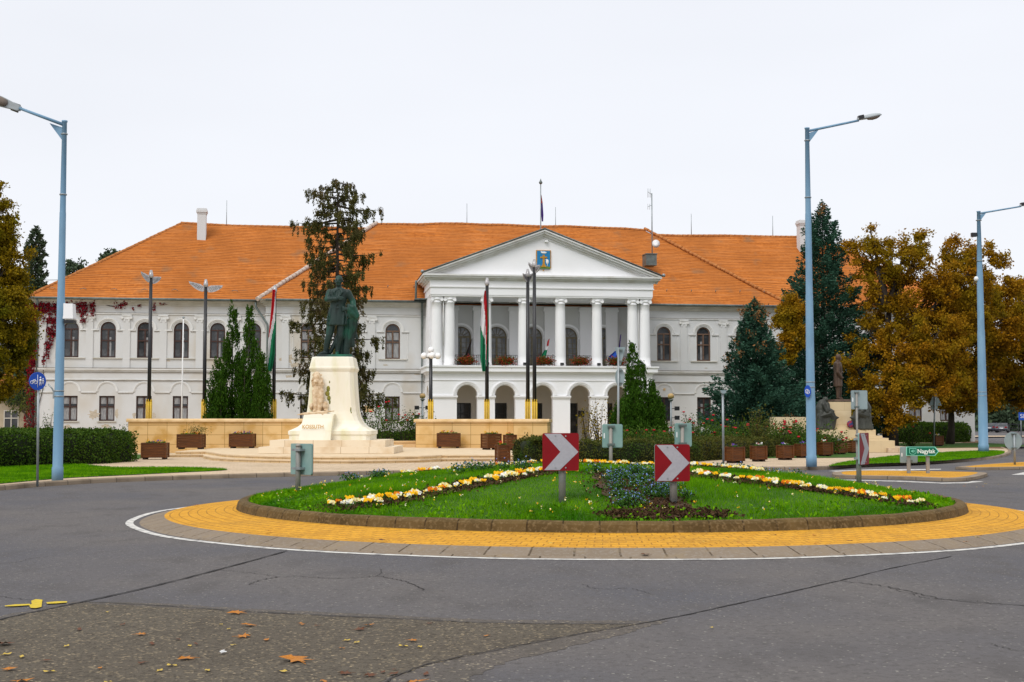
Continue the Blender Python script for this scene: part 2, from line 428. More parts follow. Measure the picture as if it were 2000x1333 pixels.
M_BEIGE = brick_mat('travertine_slabs', (0.62, 0.49, 0.30), (0.68, 0.55, 0.36), (0.48, 0.36, 0.22), 0.9, 0.7, 0.006, 0.5, 0.75, 0.1, dirt=(0.55, 0.42, 0.25), dscale=1.2)
M_PAVE = brick_mat('beige_pavers', (0.60, 0.46, 0.31), (0.52, 0.40, 0.27), (0.35, 0.26, 0.17), 0.6, 0.3, 0.02, 0.5, 0.85, 0.3, dirt=(0.44, 0.335, 0.225), dscale=0.35, dthr=(0.4, 0.7), fine=(0.62, 0.49, 0.35), fscale=5)
M_YPAV = brick_mat('yellow_pavers', (0.64, 0.315, 0.030), (0.55, 0.260, 0.022), (0.30, 0.14, 0.022), 0.2, 0.125, 0.008, 0.5, 0.85, 0.6, dirt=(0.38, 0.19, 0.03), dscale=1.1, dthr=(0.5, 0.74), fine=(0.72, 0.38, 0.035), fscale=18, dist=0.006)
M_KERB = brick_mat('brown_kerb_stones', (0.140, 0.090, 0.034), (0.112, 0.072, 0.028), (0.035, 0.022, 0.01), 0.5, 5.0, 0.012, 0.0, 0.85, 0.6, dirt=(0.075, 0.048, 0.018), dscale=2.5, dthr=(0.42, 0.68), fine=(0.19, 0.13, 0.062), fscale=22)
M_KERBF = brick_mat('grey_edging_stones', (0.235, 0.185, 0.135), (0.20, 0.155, 0.11), (0.09, 0.065, 0.04), 0.55, 5.0, 0.014, 0.0, 0.85, 0.6, dirt=(0.25, 0.19, 0.12), dscale=3.0, fine=(0.26, 0.22, 0.18), fscale=22)
M_KERBG = brick_mat('pavement_kerb_stones', (0.30, 0.235, 0.17), (0.24, 0.19, 0.14), (0.10, 0.08, 0.06), 0.9, 5.0, 0.015, 0.0, 0.85, 0.5, dirt=(0.17, 0.13, 0.09), dscale=1.6)
M_GRASSB = pmat('grass_turf', (0.028, 0.085, 0.003), (0.045, 0.11, 0.004), 6, 0.95, 0.5, 60)
M_GRASS = pmat('grass_blades', (0.065, 0.235, 0.001), (0.21, 0.42, 0.003), 1, 0.7, island=True, c3=(0.035, 0.150, 0.001), scale3=0.9, thr3=(0.42, 0.68), trans=0.25, spec=0.2)
M_GROUND = pmat('dry_grass_ground', (0.06, 0.085, 0.03), (0.10, 0.09, 0.045), 0.5, 0.95)
M_LITTER = pmat('leaf_litter', (0.22, 0.11, 0.05), (0.13, 0.075, 0.04), 3, 0.95, 0.4, 20)
M_BARK = pmat('dark_bark', (0.035, 0.026, 0.020), (0.06, 0.045, 0.034), 8, 0.9, 0.6, 20, stretch=(2, 2, .4))
M_OAK = pmat('autumn_oak_leaf', (0.48, 0.225, 0.009), (0.20, 0.10, 0.006), 1, 0.6, island=True, c3=(0.25, 0.165, 0.007), scale3=0.45, thr3=(0.40, 0.62), trans=0.3, spec=0.2)
M_GOLDL = pmat('golden_leaf', (0.31, 0.20, 0.006), (0.14, 0.10, 0.005), 1, 0.6, island=True, c3=(0.11, 0.115, 0.006), scale3=0.5, thr3=(0.42, 0.68), trans=0.3, spec=0.2)
M_BLUE_SP = pmat('blue_spruce_needles', (0.020, 0.064, 0.040), (0.060, 0.135, 0.088), 1, 0.7, island=True, trans=0.1, spec=0.15)
M_BROWNC = pmat('spruce_cone_brown', (0.26, 0.125, 0.045), (0.16, 0.09, 0.04), 1, 0.8, island=True)
M_DKSP = pmat('olive_spruce_needles', (0.042, 0.050, 0.012), (0.105, 0.092, 0.026), 1, 0.7, island=True, c3=(0.11, 0.075, 0.038), scale3=0.7, thr3=(0.5, 0.72), trans=0.1, spec=0.15)
M_THUJA = pmat('thuja_foliage', (0.016, 0.052, 0.004), (0.048, 0.110, 0.008), 1, 0.7, island=True, trans=0.1, spec=0.15)
M_HEDGE = pmat('hedge_leaf', (0.022, 0.060, 0.006), (0.075, 0.130, 0.012), 1, 0.55, island=True, trans=0.15, spec=0.25)
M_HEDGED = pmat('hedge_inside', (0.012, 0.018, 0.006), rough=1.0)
M_HEDGEB = pmat('bronzed_hedge_leaf', (0.050, 0.070, 0.012), (0.12, 0.105, 0.022), 1, 0.55, island=True, c3=(0.035, 0.080, 0.012), scale3=0.7, trans=0.15)
M_FARL = pmat('far_green_leaf', (0.045, 0.075, 0.045), (0.075, 0.105, 0.055), 1, 0.8, island=True)
M_REDV = pmat('crimson_creeper_leaf', (0.26, 0.012, 0.022), (0.13, 0.008, 0.016), 1, 0.6, island=True, trans=0.2)
M_ROSE = pmat('red_petals', (0.50, 0.006, 0.018), (0.38, 0.004, 0.012), 5, 0.6)
M_GERA = pmat('red_geranium_petals', (0.45, 0.045, 0.02), (0.30, 0.03, 0.015), 5, 0.6, island=True)
M_YEL = pmat('yellow_petals', (0.85, 0.52, 0.01), (0.80, 0.38, 0.01), 5, 0.6, island=True)
M_CREAM = pmat('cream_petals', (0.80, 0.78, 0.62), (0.80, 0.70, 0.15), 5, 0.6, island=True)
M_WHP = pmat('white_petals', (0.82, 0.82, 0.85), (0.75, 0.72, 0.60), 5, 0.6, island=True)
M_ORP = pmat('orange_petals', (0.75, 0.22, 0.01), (0.55, 0.10, 0.01), 5, 0.6, island=True)
M_PUR = pmat('violet_petals', (0.13, 0.07, 0.42), (0.22, 0.12, 0.40), 5, 0.6, island=True)
M_BLF = pmat('blue_petals', (0.17, 0.27, 0.66), (0.28, 0.38, 0.72), 5, 0.6, island=True)
M_PLEAF = pmat('bedding_leaf', (0.03, 0.09, 0.014), (0.06, 0.14, 0.02), 1, 0.6, island=True)
M_BRONZE = pmat('green_patina_bronze', (0.010, 0.020, 0.018), (0.016, 0.040, 0.033), 2.2, 0.5, 0.3, 14, c3=(0.008, 0.120, 0.070), scale3=0.95, thr3=(0.50, 0.68), stretch=(1, 1, .6), spec=0.3)
M_BROWNB = pmat('brown_bronze', (0.095, 0.058, 0.038), (0.065, 0.042, 0.030), 3, 0.5, 0.2, 14, metallic=0.3)
M_GREYB = pmat('grey_bronze', (0.035, 0.036, 0.030), (0.065, 0.068, 0.058), 2, 0.5, 0.3, 12, metallic=0.3)
M_ORLEAF = pmat('fallen_orange_leaf', (0.48, 0.19, 0.02), (0.36, 0.12, 0.015), 30, 0.7)
M_YLLEAF = pmat('fallen_yellow_leaf', (0.58, 0.42, 0.08), (0.45, 0.30, 0.05), 30, 0.7)
M_BRLEAF = pmat('fallen_brown_leaf', (0.14, 0.055, 0.025), (0.10, 0.04, 0.02), 30, 0.8)
M_FR = pmat('flag_red', (0.50, 0.012, 0.02), rough=0.8, trans=0.2)
M_FW = pmat('flag_white', (0.72, 0.72, 0.74), rough=0.8, trans=0.2)
M_FG = pmat('flag_green', (0.006, 0.17, 0.075), rough=0.8, trans=0.2)
M_FB = pmat('flag_blue', (0.02, 0.08, 0.42), rough=0.8, trans=0.2)
M_FP = pmat('flag_violet', (0.09, 0.04, 0.28), rough=0.8, trans=0.2)
M_FK = pmat('flag_black', (0.012, 0.012, 0.014), rough=0.9)

# roof tiles: rows of plain clay tiles with per-tile and large-scale colour variation
def roof_mat():
    """courses of plain clay tiles from UV metres: shadow line under each course, every tile its own tone, broad weathered bands"""
    m = bpy.data.materials.new('clay_roof_tiles'); m.use_nodes = True; t = m.node_tree; l = t.links; bs = t.nodes['Principled BSDF']
    bs.inputs['Roughness'].default_value = .9; bs.inputs['Specular IOR Level'].default_value = .08
    uv = nd(t, 'ShaderNodeUVMap'); sp = nd(t, 'ShaderNodeSeparateXYZ'); l.new(uv.outputs[0], sp.inputs[0])
    def M(op, a, b=None):
        q = nd(t, 'ShaderNodeMath'); q.operation = op
        for k, v in ((0, a), (1, b)):
            if v is None: continue
            if isinstance(v, (int, float)): q.inputs[k].default_value = v
            else: l.new(v, q.inputs[k])
        return q.outputs[0]
    def noise(scale, det, vec, st=(1, 1, 1)):
        mp_ = nd(t, 'ShaderNodeMapping'); mp_.inputs['Scale'].default_value = st; l.new(vec, mp_.inputs[0])
        q = nd(t, 'ShaderNodeTexNoise'); q.inputs['Scale'].default_value = scale; q.inputs['Detail'].default_value = det; l.new(mp_.outputs[0], q.inputs[0]); return q.outputs[0]
    def rg_(src, a, b, c=0, d=1):
        q = nd(t, 'ShaderNodeMapRange'); q.inputs['From Min'].default_value = a; q.inputs['From Max'].default_value = b; q.inputs['To Min'].default_value = c; q.inputs['To Max'].default_value = d; l.new(src, q.inputs[0]); return q.outputs[0]
    def mix(f, a, b):
        q = nd(t, 'ShaderNodeMix'); q.data_type = 'RGBA'; l.new(f, q.inputs[0])
        for k, v in ((6, a), (7, b)):
            if isinstance(v, tuple): q.inputs[k].default_value = (*v, 1)
            else: l.new(v, q.inputs[k])
        return q.outputs[2]
    wob = M('MULTIPLY', M('SUBTRACT', noise(.35, 3, uv.outputs[0]), .5), .22)
    vv = M('DIVIDE', M('ADD', sp.outputs[1], wob), .27); row = M('FLOOR', vv); fr = M('FRACT', vv)
    uu = M('ADD', M('DIVIDE', sp.outputs[0], .19), M('MULTIPLY', row, .5)); colm = M('FLOOR', uu)
    cmb = nd(t, 'ShaderNodeCombineXYZ'); l.new(colm, cmb.inputs[0]); l.new(row, cmb.inputs[1])
    wnz = nd(t, 'ShaderNodeTexWhiteNoise'); wnz.noise_dimensions = '2D'; l.new(cmb.outputs[0], wnz.inputs['Vector'])
    c = mix(wnz.outputs['Value'], (.54, .172, .032), (.41, .122, .022))
    c = mix(rg_(noise(1.0, 4, uv.outputs[0], (.25, 3, 1)), .42, .68), c, (.57, .21, .060))
    c = mix(rg_(noise(.20, 6, uv.outputs[0], (1, .5, 1)), .42, .66), c, (.38, .125, .028))
    c = mix(rg_(noise(.55, 7, uv.outputs[0]), .60, .74), c, (.30, .14, .06))
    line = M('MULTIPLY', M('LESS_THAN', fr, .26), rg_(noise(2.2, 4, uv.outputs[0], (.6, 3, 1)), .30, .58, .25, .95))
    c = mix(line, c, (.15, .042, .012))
    l.new(c, bs.inputs['Base Color'])
    bn = nd(t, 'ShaderNodeBump'); bn.inputs['Strength'].default_value = .6; bn.inputs['Distance'].default_value = .03
    l.new(M('ADD', fr, M('MULTIPLY', wnz.outputs['Value'], .4)), bn.inputs['Height']); l.new(bn.outputs[0], bs.inputs['Normal'])
    MATS['clay_roof_tiles'] = m
    return m
M_ROOF = roof_mat()
M_RIDGE = pmat('ridge_tiles', (0.48, 0.20, 0.06), (0.36, 0.12, 0.03), 6, 0.85, 0.3, 20)
M_RIDGEW = pmat('limewashed_ridge_tiles', (0.56, 0.48, 0.42), (0.38, 0.20, 0.11), 7, 0.85, 0.3, 20, thr=(0.5, 0.7))

# ================================================================== GROUND, ROADS, PAVEMENTS
def struct(name, mb, mats, fix=True):
    return tag(mb.build(name, mats, fix=fix), kind='structure')
def sheet(name, pts, z, mat):
    mb = MB(); mb.face([(p[0], p[1], z) for p in pts], [(p[0], p[1]) for p in pts])
    me = mb.mesh(name, mat)
    bm = bmesh.new(); bm.from_mesh(me); bmesh.ops.triangulate(bm, faces=bm.faces)
    for f in bm.faces:
        if f.normal.z < 0: f.normal_flip()
    bm.to_mesh(me); bm.free()
    return tag(link(name, me), kind='structure')
sheet('ground', [(-900, -60), (900, -60), (900, 1400), (-900, 1400)], -0.03, M_GROUND)
sheet('road', [(-110, -40), (150, -40), (150, 260), (-110, 260)], 0.0, M_ASPH)
# the kerb line along the far side of the roundabout, read off at road level
KP = [(-420, 1008), (-200, 978), (0, 958.5), (60, 953), (112, 949), (200, 943.5), (300, 939.5), (400, 936), (560, 931.5), (800, 926.5), (1100, 922.5), (1400, 920), (1560, 918.8), (1620, 917.5), (1643, 914.2), (1685, 912.2), (1760, 908.5), (1880, 902.5), (1935, 897.5), (1962, 892.5), (1974, 887.5), (1974, 883), (1962, 878), (1930, 869), (1900, 860.5), (1880, 856)]
KW = [G(x, y) for x, y in KP]
def smooth_line(P, n=6):
    out = []
    for i in range(len(P) - 1):
        p0, p1, p2, p3 = P[max(i - 1, 0)], P[i], P[i + 1], P[min(i + 2, len(P) - 1)]
        for k in range(n):
            t = k / n
            out.append(0.5 * ((2 * p1) + (p2 - p0) * t + (2 * p0 - 5 * p1 + 4 * p2 - p3) * t * t + (3 * p1 - p0 - 3 * p2 + p3) * t ** 3))
    out.append(P[-1].copy()); return out
KS = smooth_line(KW, 5)
def offset(P, d):
    out = []
    for i, p in enumerate(P):
        t = (P[min(i + 1, len(P) - 1)] - P[max(i - 1, 0)]); t.z = 0; t.normalize()
        out.append(Vector((p.x - t.y * d, p.y + t.x * d, p.z)))
    return out
K_in = offset(KS, 0.16)
PV = 0.12
pave_poly = [(p.x, p.y) for p in K_in] + [(68, 148), (-75, 148), (-75, 30)]
sheet('pavement', pave_poly, PV - 0.004, M_PAVE)
def kerb(name, P, w, h, mat, z0=0.0, closed=False):
    Pi = offset(P, w); mb = MB(); L = [0]
    for i in range(len(P) - 1): L.append(L[-1] + (P[i + 1] - P[i]).length)
    prof = []
    rg = []
    for i, (a, b) in enumerate(zip(P, Pi)):
        d = b - a
        q = [a + Vector((0, 0, z0 - 0.02)), a + d * 0.03 + Vector((0, 0, z0 + h * .72)), a + d * .15 + Vector((0, 0, z0 + h * .95)), a + d * .3 + Vector((0, 0, z0 + h)), a + d * .95 + Vector((0, 0, z0 + h)), b + Vector((0, 0, z0 - 0.02))]
        rg.append(q)
    n = 6; base = len(mb.v)
    for i in range(len(rg) - 1):
        for j in range(n - 1):
            mb.face([rg[i][j], rg[i + 1][j], rg[i + 1][j + 1], rg[i][j + 1]], [(L[i], j * .1), (L[i + 1], j * .1), (L[i + 1], j * .1 + .1), (L[i], j * .1 + .1)], smooth=True)
    return struct(name, mb, mat)
kerb('pavement_kerb', KS, 0.17, PV + 0.004, M_KERBG)

# roundabout: painted line, edging stones, yellow apron, raised kerb, domed bed
OC, OR = Vector((1.48, 24.2, 0)), 8.05
IC, IR = Vector((1.54, 24.76, 0)), 6.44
def ring(name, c1, r1, z1, c2, r2, z2, mat, n=160, steps=1, uvr=True, jit=0.0):
    mb = MB()
    for s_ in range(steps):
        for i in range(n):
            q = []; uv = []
            for (di, ds) in ((0, 0), (1, 0), (1, 1), (0, 1)):
                t = (s_ + ds) / steps; a = 2 * math.pi * (i + di) / n
                r = r1 + (r2 - r1) * t + jit * math.sin(a * 17) * .5; c = c1.lerp(c2, t)
                q.append((c.x + r * math.cos(a), c.y + r * math.sin(a), z1 + (z2 - z1) * t)); uv.append((a * (r1 + r2) / 2, r))
            mb.face(q, uv, smooth=True)
    return struct(name, mb, mat)
ring('road_marking', OC, OR, 0.005, OC, OR - 0.125, 0.006, M_PAINT, jit=0.03)
ring('edging_kerb', OC, OR - 0.18, -0.01, OC, OR - 0.26, 0.02, M_KERBF)
ring('edging_kerb', OC, OR - 0.26, 0.02, OC, OR - 0.60, 0.095, M_KERBF)
ring('apron_paving', OC, OR - 0.60, 0.095, IC, IR + 0.005, 0.15, M_YPAV, steps=4)
def kerb_ring():
    mb = MB(); n = 200
    prof = [(0.02, 0.13), (0.0, 0.20), (-0.015, 0.255), (-0.05, 0.29), (-0.11, 0.305), (-0.17, 0.30), (-0.21, 0.27), (-0.22, 0.18)]
    for i in range(n):
        for j in range(len(prof) - 1):
            q = []; uv = []
            for (di, dj) in ((0, 0), (1, 0), (1, 1), (0, 1)):
                a = 2 * math.pi * (i + di) / n; r = IR + prof[j + dj][0]; z = prof[j + dj][1] + 0.004 * math.sin(a * 9) + .003 * math.sin(a * 31)
                q.append((IC.x + r * math.cos(a), IC.y + r * math.sin(a), z)); uv.append((a * IR, prof[j + dj][1] * 2))
            mb.face(q, uv, smooth=True)
    return struct('island_kerb', mb, M_KERB)
kerb_ring()
DR = IR - 0.2
def domez(x, y):
    r = math.hypot(x - IC.x, y - IC.y) / DR
    return 0.26 + 0.57 * max(0.0, 1 - r * r) - (0.02 if r > 1 else 0) + 0.015 * math.sin(x * 2.1) * math.cos(y * 1.7)
def domev(x, y):
    r = np.hypot(x - IC.x, y - IC.y) / DR
    return 0.26 + 0.57 * np.clip(1 - r * r, 0, 1) + 0.015 * np.sin(x * 2.1) * np.cos(y * 1.7)
def D(px, py):
    """photo pixel -> point on the domed bed"""
    r = ray(px, py); Y = 18.2; best = (9, 20)
    while Y < 26.6:      # first point where the sight line meets the mound
        gap = EYE + r.z * Y / r.y - domez(r.x * Y / r.y, Y)
        if gap < best[0]: best = (gap, Y)
        if gap <= 0: break
        Y += .02
    p = Vector((r.x * best[1] / r.y, best[1], 0))
    return Vector((p.x, p.y, domez(p.x, p.y)))
mb = MB(); n = 96; m = 14
rg = []
for k in range(m + 1):
    r = DR * (1 - k / m) + 0.001
    rg.append([(IC.x + r * math.cos(2 * math.pi * i / n), IC.y + r * math.sin(2 * math.pi * i / n), domez(IC.x + r * math.cos(2 * math.pi * i / n), IC.y + r * math.sin(2 * math.pi * i / n))) for i in range(n)])
mb.rings(rg, cap0=False, cap1=False)
struct('island_ground', mb, M_GRASSB)

# flower beds on the dome: soil ribbons draped on it
def ribbon(name, pts, w, mat, dz=0.012, wob=0.12, z_of=domez, n=5):
    P = smooth_line(pts, n); mb = MB(); L = 0; rgs = []
    for i, p in enumerate(P):
        t = (P[min(i + 1, len(P) - 1)] - P[max(i - 1, 0)]); t.z = 0; t.normalize()
        e = 0.15 if i in (0, len(P) - 1) else 1
        row = []
        for k in range(7):
            d = (k / 6 - .5) * w * e * (1 + wob * math.sin(i * 1.7 + (k > 3) * 2.2))
            x, y = p.x - t.y * d, p.y + t.x * d
            row.append((x, y, z_of(x, y) + dz + (0.02 * math.sin(i * 2.3 + k) if 0 < k < 6 and dz > .01 else 0)))
        rgs.append(row)
    mb.rings(rgs, closed=False)
    return tag(mb.build(name, mat, fix=False), kind='structure')
BED1 = [D(x, y) for x, y in ((668, 988), (720, 986), (780, 978), (850, 965), (920, 950), (980, 938), (1030, 929), (1062, 922))]
BED2 = [D(x, y) for x, y in ((1350, 929), (1420, 937), (1490, 946), (1560, 955), (1640, 965), (1710, 976), (1790, 986))]
def crest(px, Y):
    p = A(px, 900, Y); return Vector((p.x, Y, domez(p.x, Y)))
BED3 = [crest(x, Y) for x, Y in ((800, 26.6), (900, 26.4), (1000, 26.2), (1100, 26.1), (1200, 26.1), (1300, 26.0), (1400, 25.9), (1480, 25.8))]
BEDB = [D(x, y) for x, y in ((1215, 925), (1225, 940), (1240, 958), (1262, 980), (1290, 1002))]
for b_, w_ in ((BED1, .62), (BED2, .55), (BED3, .5), (BEDB, 1.05)):
    ribbon('flower_bed_soil', b_, w_, M_SOIL, dz=0.03)
mbs = [D(x, y) for x, y in ((1190, 1008), (1260, 1009), (1340, 1006), (1410, 1008))]
ribbon('flower_bed_soil', mbs, .34, M_SOIL, dz=0.026, wob=.35)

def near_bed(x, y, bed, w):
    B = np.array([(p.x, p.y) for p in smooth_line(bed, 4)])
    d = np.full(x.shape, 1e9)
    for i in range(len(B) - 1):
        a, b = B[i], B[i + 1]; ab = b - a
        t = np.clip(((x - a[0]) * ab[0] + (y - a[1]) * ab[1]) / (ab @ ab), 0, 1)
        d = np.minimum(d, np.hypot(x - a[0] - ab[0] * t, y - a[1] - ab[1] * t))
    return d < w
def blades(x, y, z, h, w, seed=1):
    g = np.random.default_rng(seed); N = len(x)
    an = g.uniform(0, 2 * np.pi, N); dx, dy = np.cos(an) * w, np.sin(an) * w
    hh = h * g.uniform(.5, 1.4, N); ln = g.normal(0, .35, (2, N)) * hh
    b0 = np.stack([x - dx, y - dy, z - .01], 1); b1 = np.stack([x + dx, y + dy, z - .01], 1)
    t = np.stack([x + ln[0], y + ln[1], z + hh], 1)
    return np.stack([b0, b1, t], 1)
N = 190000
ra, rr = rng.uniform(0, 2 * np.pi, N), DR * np.sqrt(rng.uniform(0, 1, N))
gx, gy = IC.x + rr * np.cos(ra), IC.y + rr * np.sin(ra)
keep = ~(near_bed(gx, gy, BED1, .2) | near_bed(gx, gy, BED2, .18) | near_bed(gx, gy, BED3, .16) | near_bed(gx, gy, BEDB, .42) | near_bed(gx, gy, mbs, .12))
keep |= rng.uniform(0, 1, N) < .06
gx, gy = gx[keep], gy[keep]
tuft = 0.75 + 0.5 * np.sin(gx * 1.3 + 1.0) * np.sin(gy * 1.1) + .25 * np.sin(gx * 4.1) * np.sin(gy * 3.7)
me = np_mesh('grass', blades(gx, gy, domev(gx, gy), 0.062 * np.clip(tuft, .5, 1.4), 0.0055, 3), 3, M_GRASS)
tag(link('grass', me), 'lush green grass covering the domed centre of the roundabout', 'grass', kind='stuff')

# grass verges
def in_poly(x, y, P):
    ins = np.zeros(len(x), bool); n = len(P); j = n - 1
    for i in range(n):
        xi, yi, xj, yj = P[i][0], P[i][1], P[j][0], P[j][1]
        c = ((yi > y) != (yj > y)) & (x < (xj - xi) * (y - yi) / (yj - yi + 1e-12) + xi)
        ins ^= c; j = i
    return ins
def verge(px, N, label, h=.05, seed=5):
    P = [G(x, y, PV) for x, y in px]
    P = smooth_line(P + [P[0]], 4)[:-1]
    c = sum(P, Vector()) / len(P)
    mb = MB(); n_ = len(P)
    # slightly mounded turf: outer edge at the pavement, middle higher
    me_ = sheet('grass_verge_soil', [(p.x, p.y) for p in P], PV + 0.012, M_GRASSB)
    xs = [p.x for p in P]; ys = [p.y for p in P]
    g = np.random.default_rng(seed)
    x = g.uniform(min(xs), max(xs), N * 3); y = g.uniform(min(ys), max(ys), N * 3)
    k = in_poly(x, y, [(p.x, p.y) for p in P]); x, y = x[k][:N], y[k][:N]
    me = np_mesh('verge_grass', blades(x, y, np.full(len(x), PV + .01), h, .012, seed), 3, M_GRASS)
    return tag(link('verge_grass', me), label, 'grass', kind='stuff')
verge([(-330, 960), (-100, 952), (0, 945.5), (120, 935), (240, 929), (340, 924), (444, 918.5), (380, 914.5), (300, 914), (220, 914), (140, 908), (0, 912), (-200, 920)], 60000, 'green grass strip between the left hedge and the kerb')
verge([(1618, 911.5), (1650, 909.5), (1700, 906.5), (1800, 903), (1880, 897.5), (1935, 892), (1958, 887), (1960, 882.5), (1930, 881), (1860, 883.5), (1760, 890), (1690, 898), (1640, 905)], 40000, 'green grass strip behind the kerb at the right corner', seed=6)
# garden ground behind the hedges
sheet('garden_lawn', [(-70, 49.5), (-15.6, 52), (-15.2, 62.5), (-40, 66), (-40, 92), (-70, 92)], PV + 0.008, M_GRASSB)
sheet('garden_soil', [(-16, 66.8), (1.2, 66.8), (1.4, 54.2), (14.5, 57.5), (16.6, 63), (17, 67.5), (24, 78), (33, 84), (34, 97), (11, 94.5), (10, 90), (-7, 87.5), (-8, 91.5), (-16, 90.8)], PV + 0.01, M_GRASSB)

# cracks and joints in the asphalt
def strip(name, px, w, mat, z=0.004, seed=0, jag=0.012, kind='structure', n=8):
    r_ = random.Random(seed); P = smooth_line([G(x, y) for x, y in px], n); mb = MB(); row = []
    for i, p in enumerate(P):
        t = (P[min(i + 1, len(P) - 1)] - P[max(i - 1, 0)]); t.normalize()
        j = r_.uniform(-jag, jag); ww = w * r_.uniform(.5, 1.3) * (0.2 if i in (0, len(P) - 1) else 1)
        c = Vector((p.x - t.y * j, p.y + t.x * j, z))
        row.append([(c.x - t.y * ww / 2, c.y + t.x * ww / 2, z), (c.x + t.y * ww / 2, c.y - t.x * ww / 2, z)])
    mb.rings(row, closed=False)
    return tag(mb.build(name, mat, fix=False), kind=kind)
# a paler worn margin round the patch, then the patch itself
# the old gravelly patch, lower left, with its broken edge
PE = [(-500, 1330), (-200, 1250), (0, 1211), (90, 1192), (165, 1178), (200, 1182), (330, 1187), (480, 1197), (640, 1205), (800, 1212), (930, 1218), (1080, 1220.5), (1236, 1221), (1120, 1241), (1000, 1264), (900, 1284), (820, 1303), (750, 1330), (640, 1375), (300, 1480), (-300, 1480)]
def jag_poly(px, amp=.02, n=8, seed=2):
    r_ = random.Random(seed); P = [G(x, y) for x, y in px]; out = []
    for i in range(len(P)):
        a, b = P[i], P[(i + 1) % len(P)]
        for k in range(n):
            q = a.lerp(b, k / n); out.append((q.x + r_.uniform(-amp, amp), q.y + r_.uniform(-amp, amp)))
    return out
WM = [(-500, 1310), (-200, 1238), (0, 1204), (80, 1189), (150, 1176), (230, 1177), (330, 1180), (480, 1190), (640, 1197), (800, 1205), (930, 1210), (1080, 1212), (1300, 1214), (1220, 1238), (1100, 1268), (1000, 1290), (930, 1320), (860, 1370), (700, 1480), (-300, 1480)]
sheet('road_wear', jag_poly(WM, .03, 10, 5), 0.002, M_WEAR)
sheet('road_patch', jag_poly(PE, .035, 12), 0.004, M_OLD)
strip('road_joint', [(-300, 1290), (0, 1212), (100, 1190), (190, 1171), (300, 1146), (430, 1113), (562, 1077)], .032, M_CRACK, .009, 1, .006)
strip('road_joint', [(165, 1177), (340, 1186), (480, 1196), (640, 1204), (800, 1211), (930, 1217.5), (1080, 1220), (1240, 1220)], .022, M_CRACK, .009, 2, .012)
strip('road_joint', [(1240, 1221), (1340, 1202), (1440, 1180), (1540, 1158), (1640, 1135), (1740, 1111), (1860, 1087)], .024, M_CRACK, .005, 3, .008)
strip('road_joint', [(1240, 1222), (1120, 1242), (1000, 1265), (900, 1285), (820, 1304), (740, 1340)], .014, M_CRACK2, .009, 4, .012)
strip('road_crack', [(488, 1143), (505, 1135), (545, 1128), (590, 1127), (640, 1130), (700, 1129), (735, 1126), (770, 1132), (800, 1139), (828, 1154)], .014, M_CRACK2, .005, 5, .02, n=10)
strip('road_crack', [(408, 1113), (450, 1116), (490, 1120), (545, 1127)], .010, M_CRACK2, .005, 6, .02, n=10)
strip('road_crack', [(735, 1126), (745, 1118), (742, 1112)], .008, M_CRACK2, .005, 7, .01)
strip('road_crack', [(770, 1132), (800, 1133), (830, 1134)], .007, M_CRACK2, .005, 7, .01)
strip('road_crack', [(1140, 1142), (1160, 1149), (1190, 1151), (1225, 1149)], .009, M_CRACK2, .005, 8, .02, n=10)
strip('road_crack', [(1235, 1150), (1255, 1156), (1270, 1160)], .008, M_CRACK2, .005, 9, .01)
strip('road_crack', [(1640, 1136), (1700, 1142), (1760, 1152), (1800, 1162), (1850, 1172), (1900, 1177), (1960, 1181), (2040, 1188)], .020, M_CRACK2, .005, 10, .03, n=10)
strip('road_crack', [(1730, 1146), (1790, 1164), (1830, 1171), (1900, 1174), (1950, 1182)], .010, M_CRACK2, .0055, 11, .03, n=10)
strip('road_crack', [(-40, 1104), (30, 1099), (60, 1092), (112, 1086)], .010, M_CRACK2, .005, 12, .02, n=10)
strip('road_crack', [(-60, 1162), (0, 1166), (40, 1171), (90, 1174)], .010, M_CRACK2, .005, 13, .02, n=10)
strip('road_crack', [(1935, 1258), (1970, 1268), (2040, 1278)], .010, M_CRACK2, .005, 14, .02, n=10)
# yellow survey mark sprayed on the road
def blot(px, z, r_=None):
    P = [G(x, y) for x, y in px]; return [(p.x, p.y, z) for p in P]
mb = MB()
mb.face(blot([(9, 1185.5), (30, 1183), (58, 1182), (60, 1184.5), (30, 1186.5), (10, 1187)], .011))
mb.face(blot([(90, 1179), (112, 1177), (131, 1177), (131, 1179.5), (112, 1181), (92, 1182)], .011))
mb.face(blot([(61, 1176), (70, 1173), (83, 1174), (82, 1180), (81, 1188), (70, 1190.5), (60, 1190), (57, 1186), (62, 1182)], .0112))
struct('road_paint_mark', mb, M_YPAINT)

# traffic islands to the right (yellow pavers in a flush kerb)
def tr_island(name, px, h=.10, inset=.28):
    P = smooth_line([G(x, y) for x, y in px + [px[0]]], 4)[:-1]
    c = sum(P, Vector()) / len(P)
    P.sort(key=lambda p: math.atan2(p.y - c.y, p.x - c.x)) if False else None
    Q = []
    n_ = len(P)
    area = sum(P[i].x * P[(i + 1) % n_].y - P[(i + 1) % n_].x * P[i].y for i in range(n_))
    sg = 1 if area > 0 else -1
    for i, p in enumerate(P):
        t = P[(i + 1) % n_] - P[i - 1]; t.normalize(); Q.append(Vector((p.x - t.y * inset * sg, p.y + t.x * inset * sg, 0)))
    mb = MB(); L = 0
    for i in range(n_):
        a, b, c2, d = P[i], P[(i + 1) % n_], Q[(i + 1) % n_], Q[i]; l = (b - a).length; zz = Vector((0, 0, h))
        mb.face([a, b, b + zz * .9, a + zz * .9], [(L, 0), (L + l, 0), (L + l, .1), (L, .1)])
        mb.face([a + zz * .9, b + zz * .9, c2 + zz, d + zz], [(L, 0), (L + l, 0), (L + l, .3), (L, .3)]); L += l
    struct(name + '_kerb', mb, M_KERBG)
    sheet(name + '_paving', [(p.x, p.y) for p in Q], h - .002, M_YPAV)
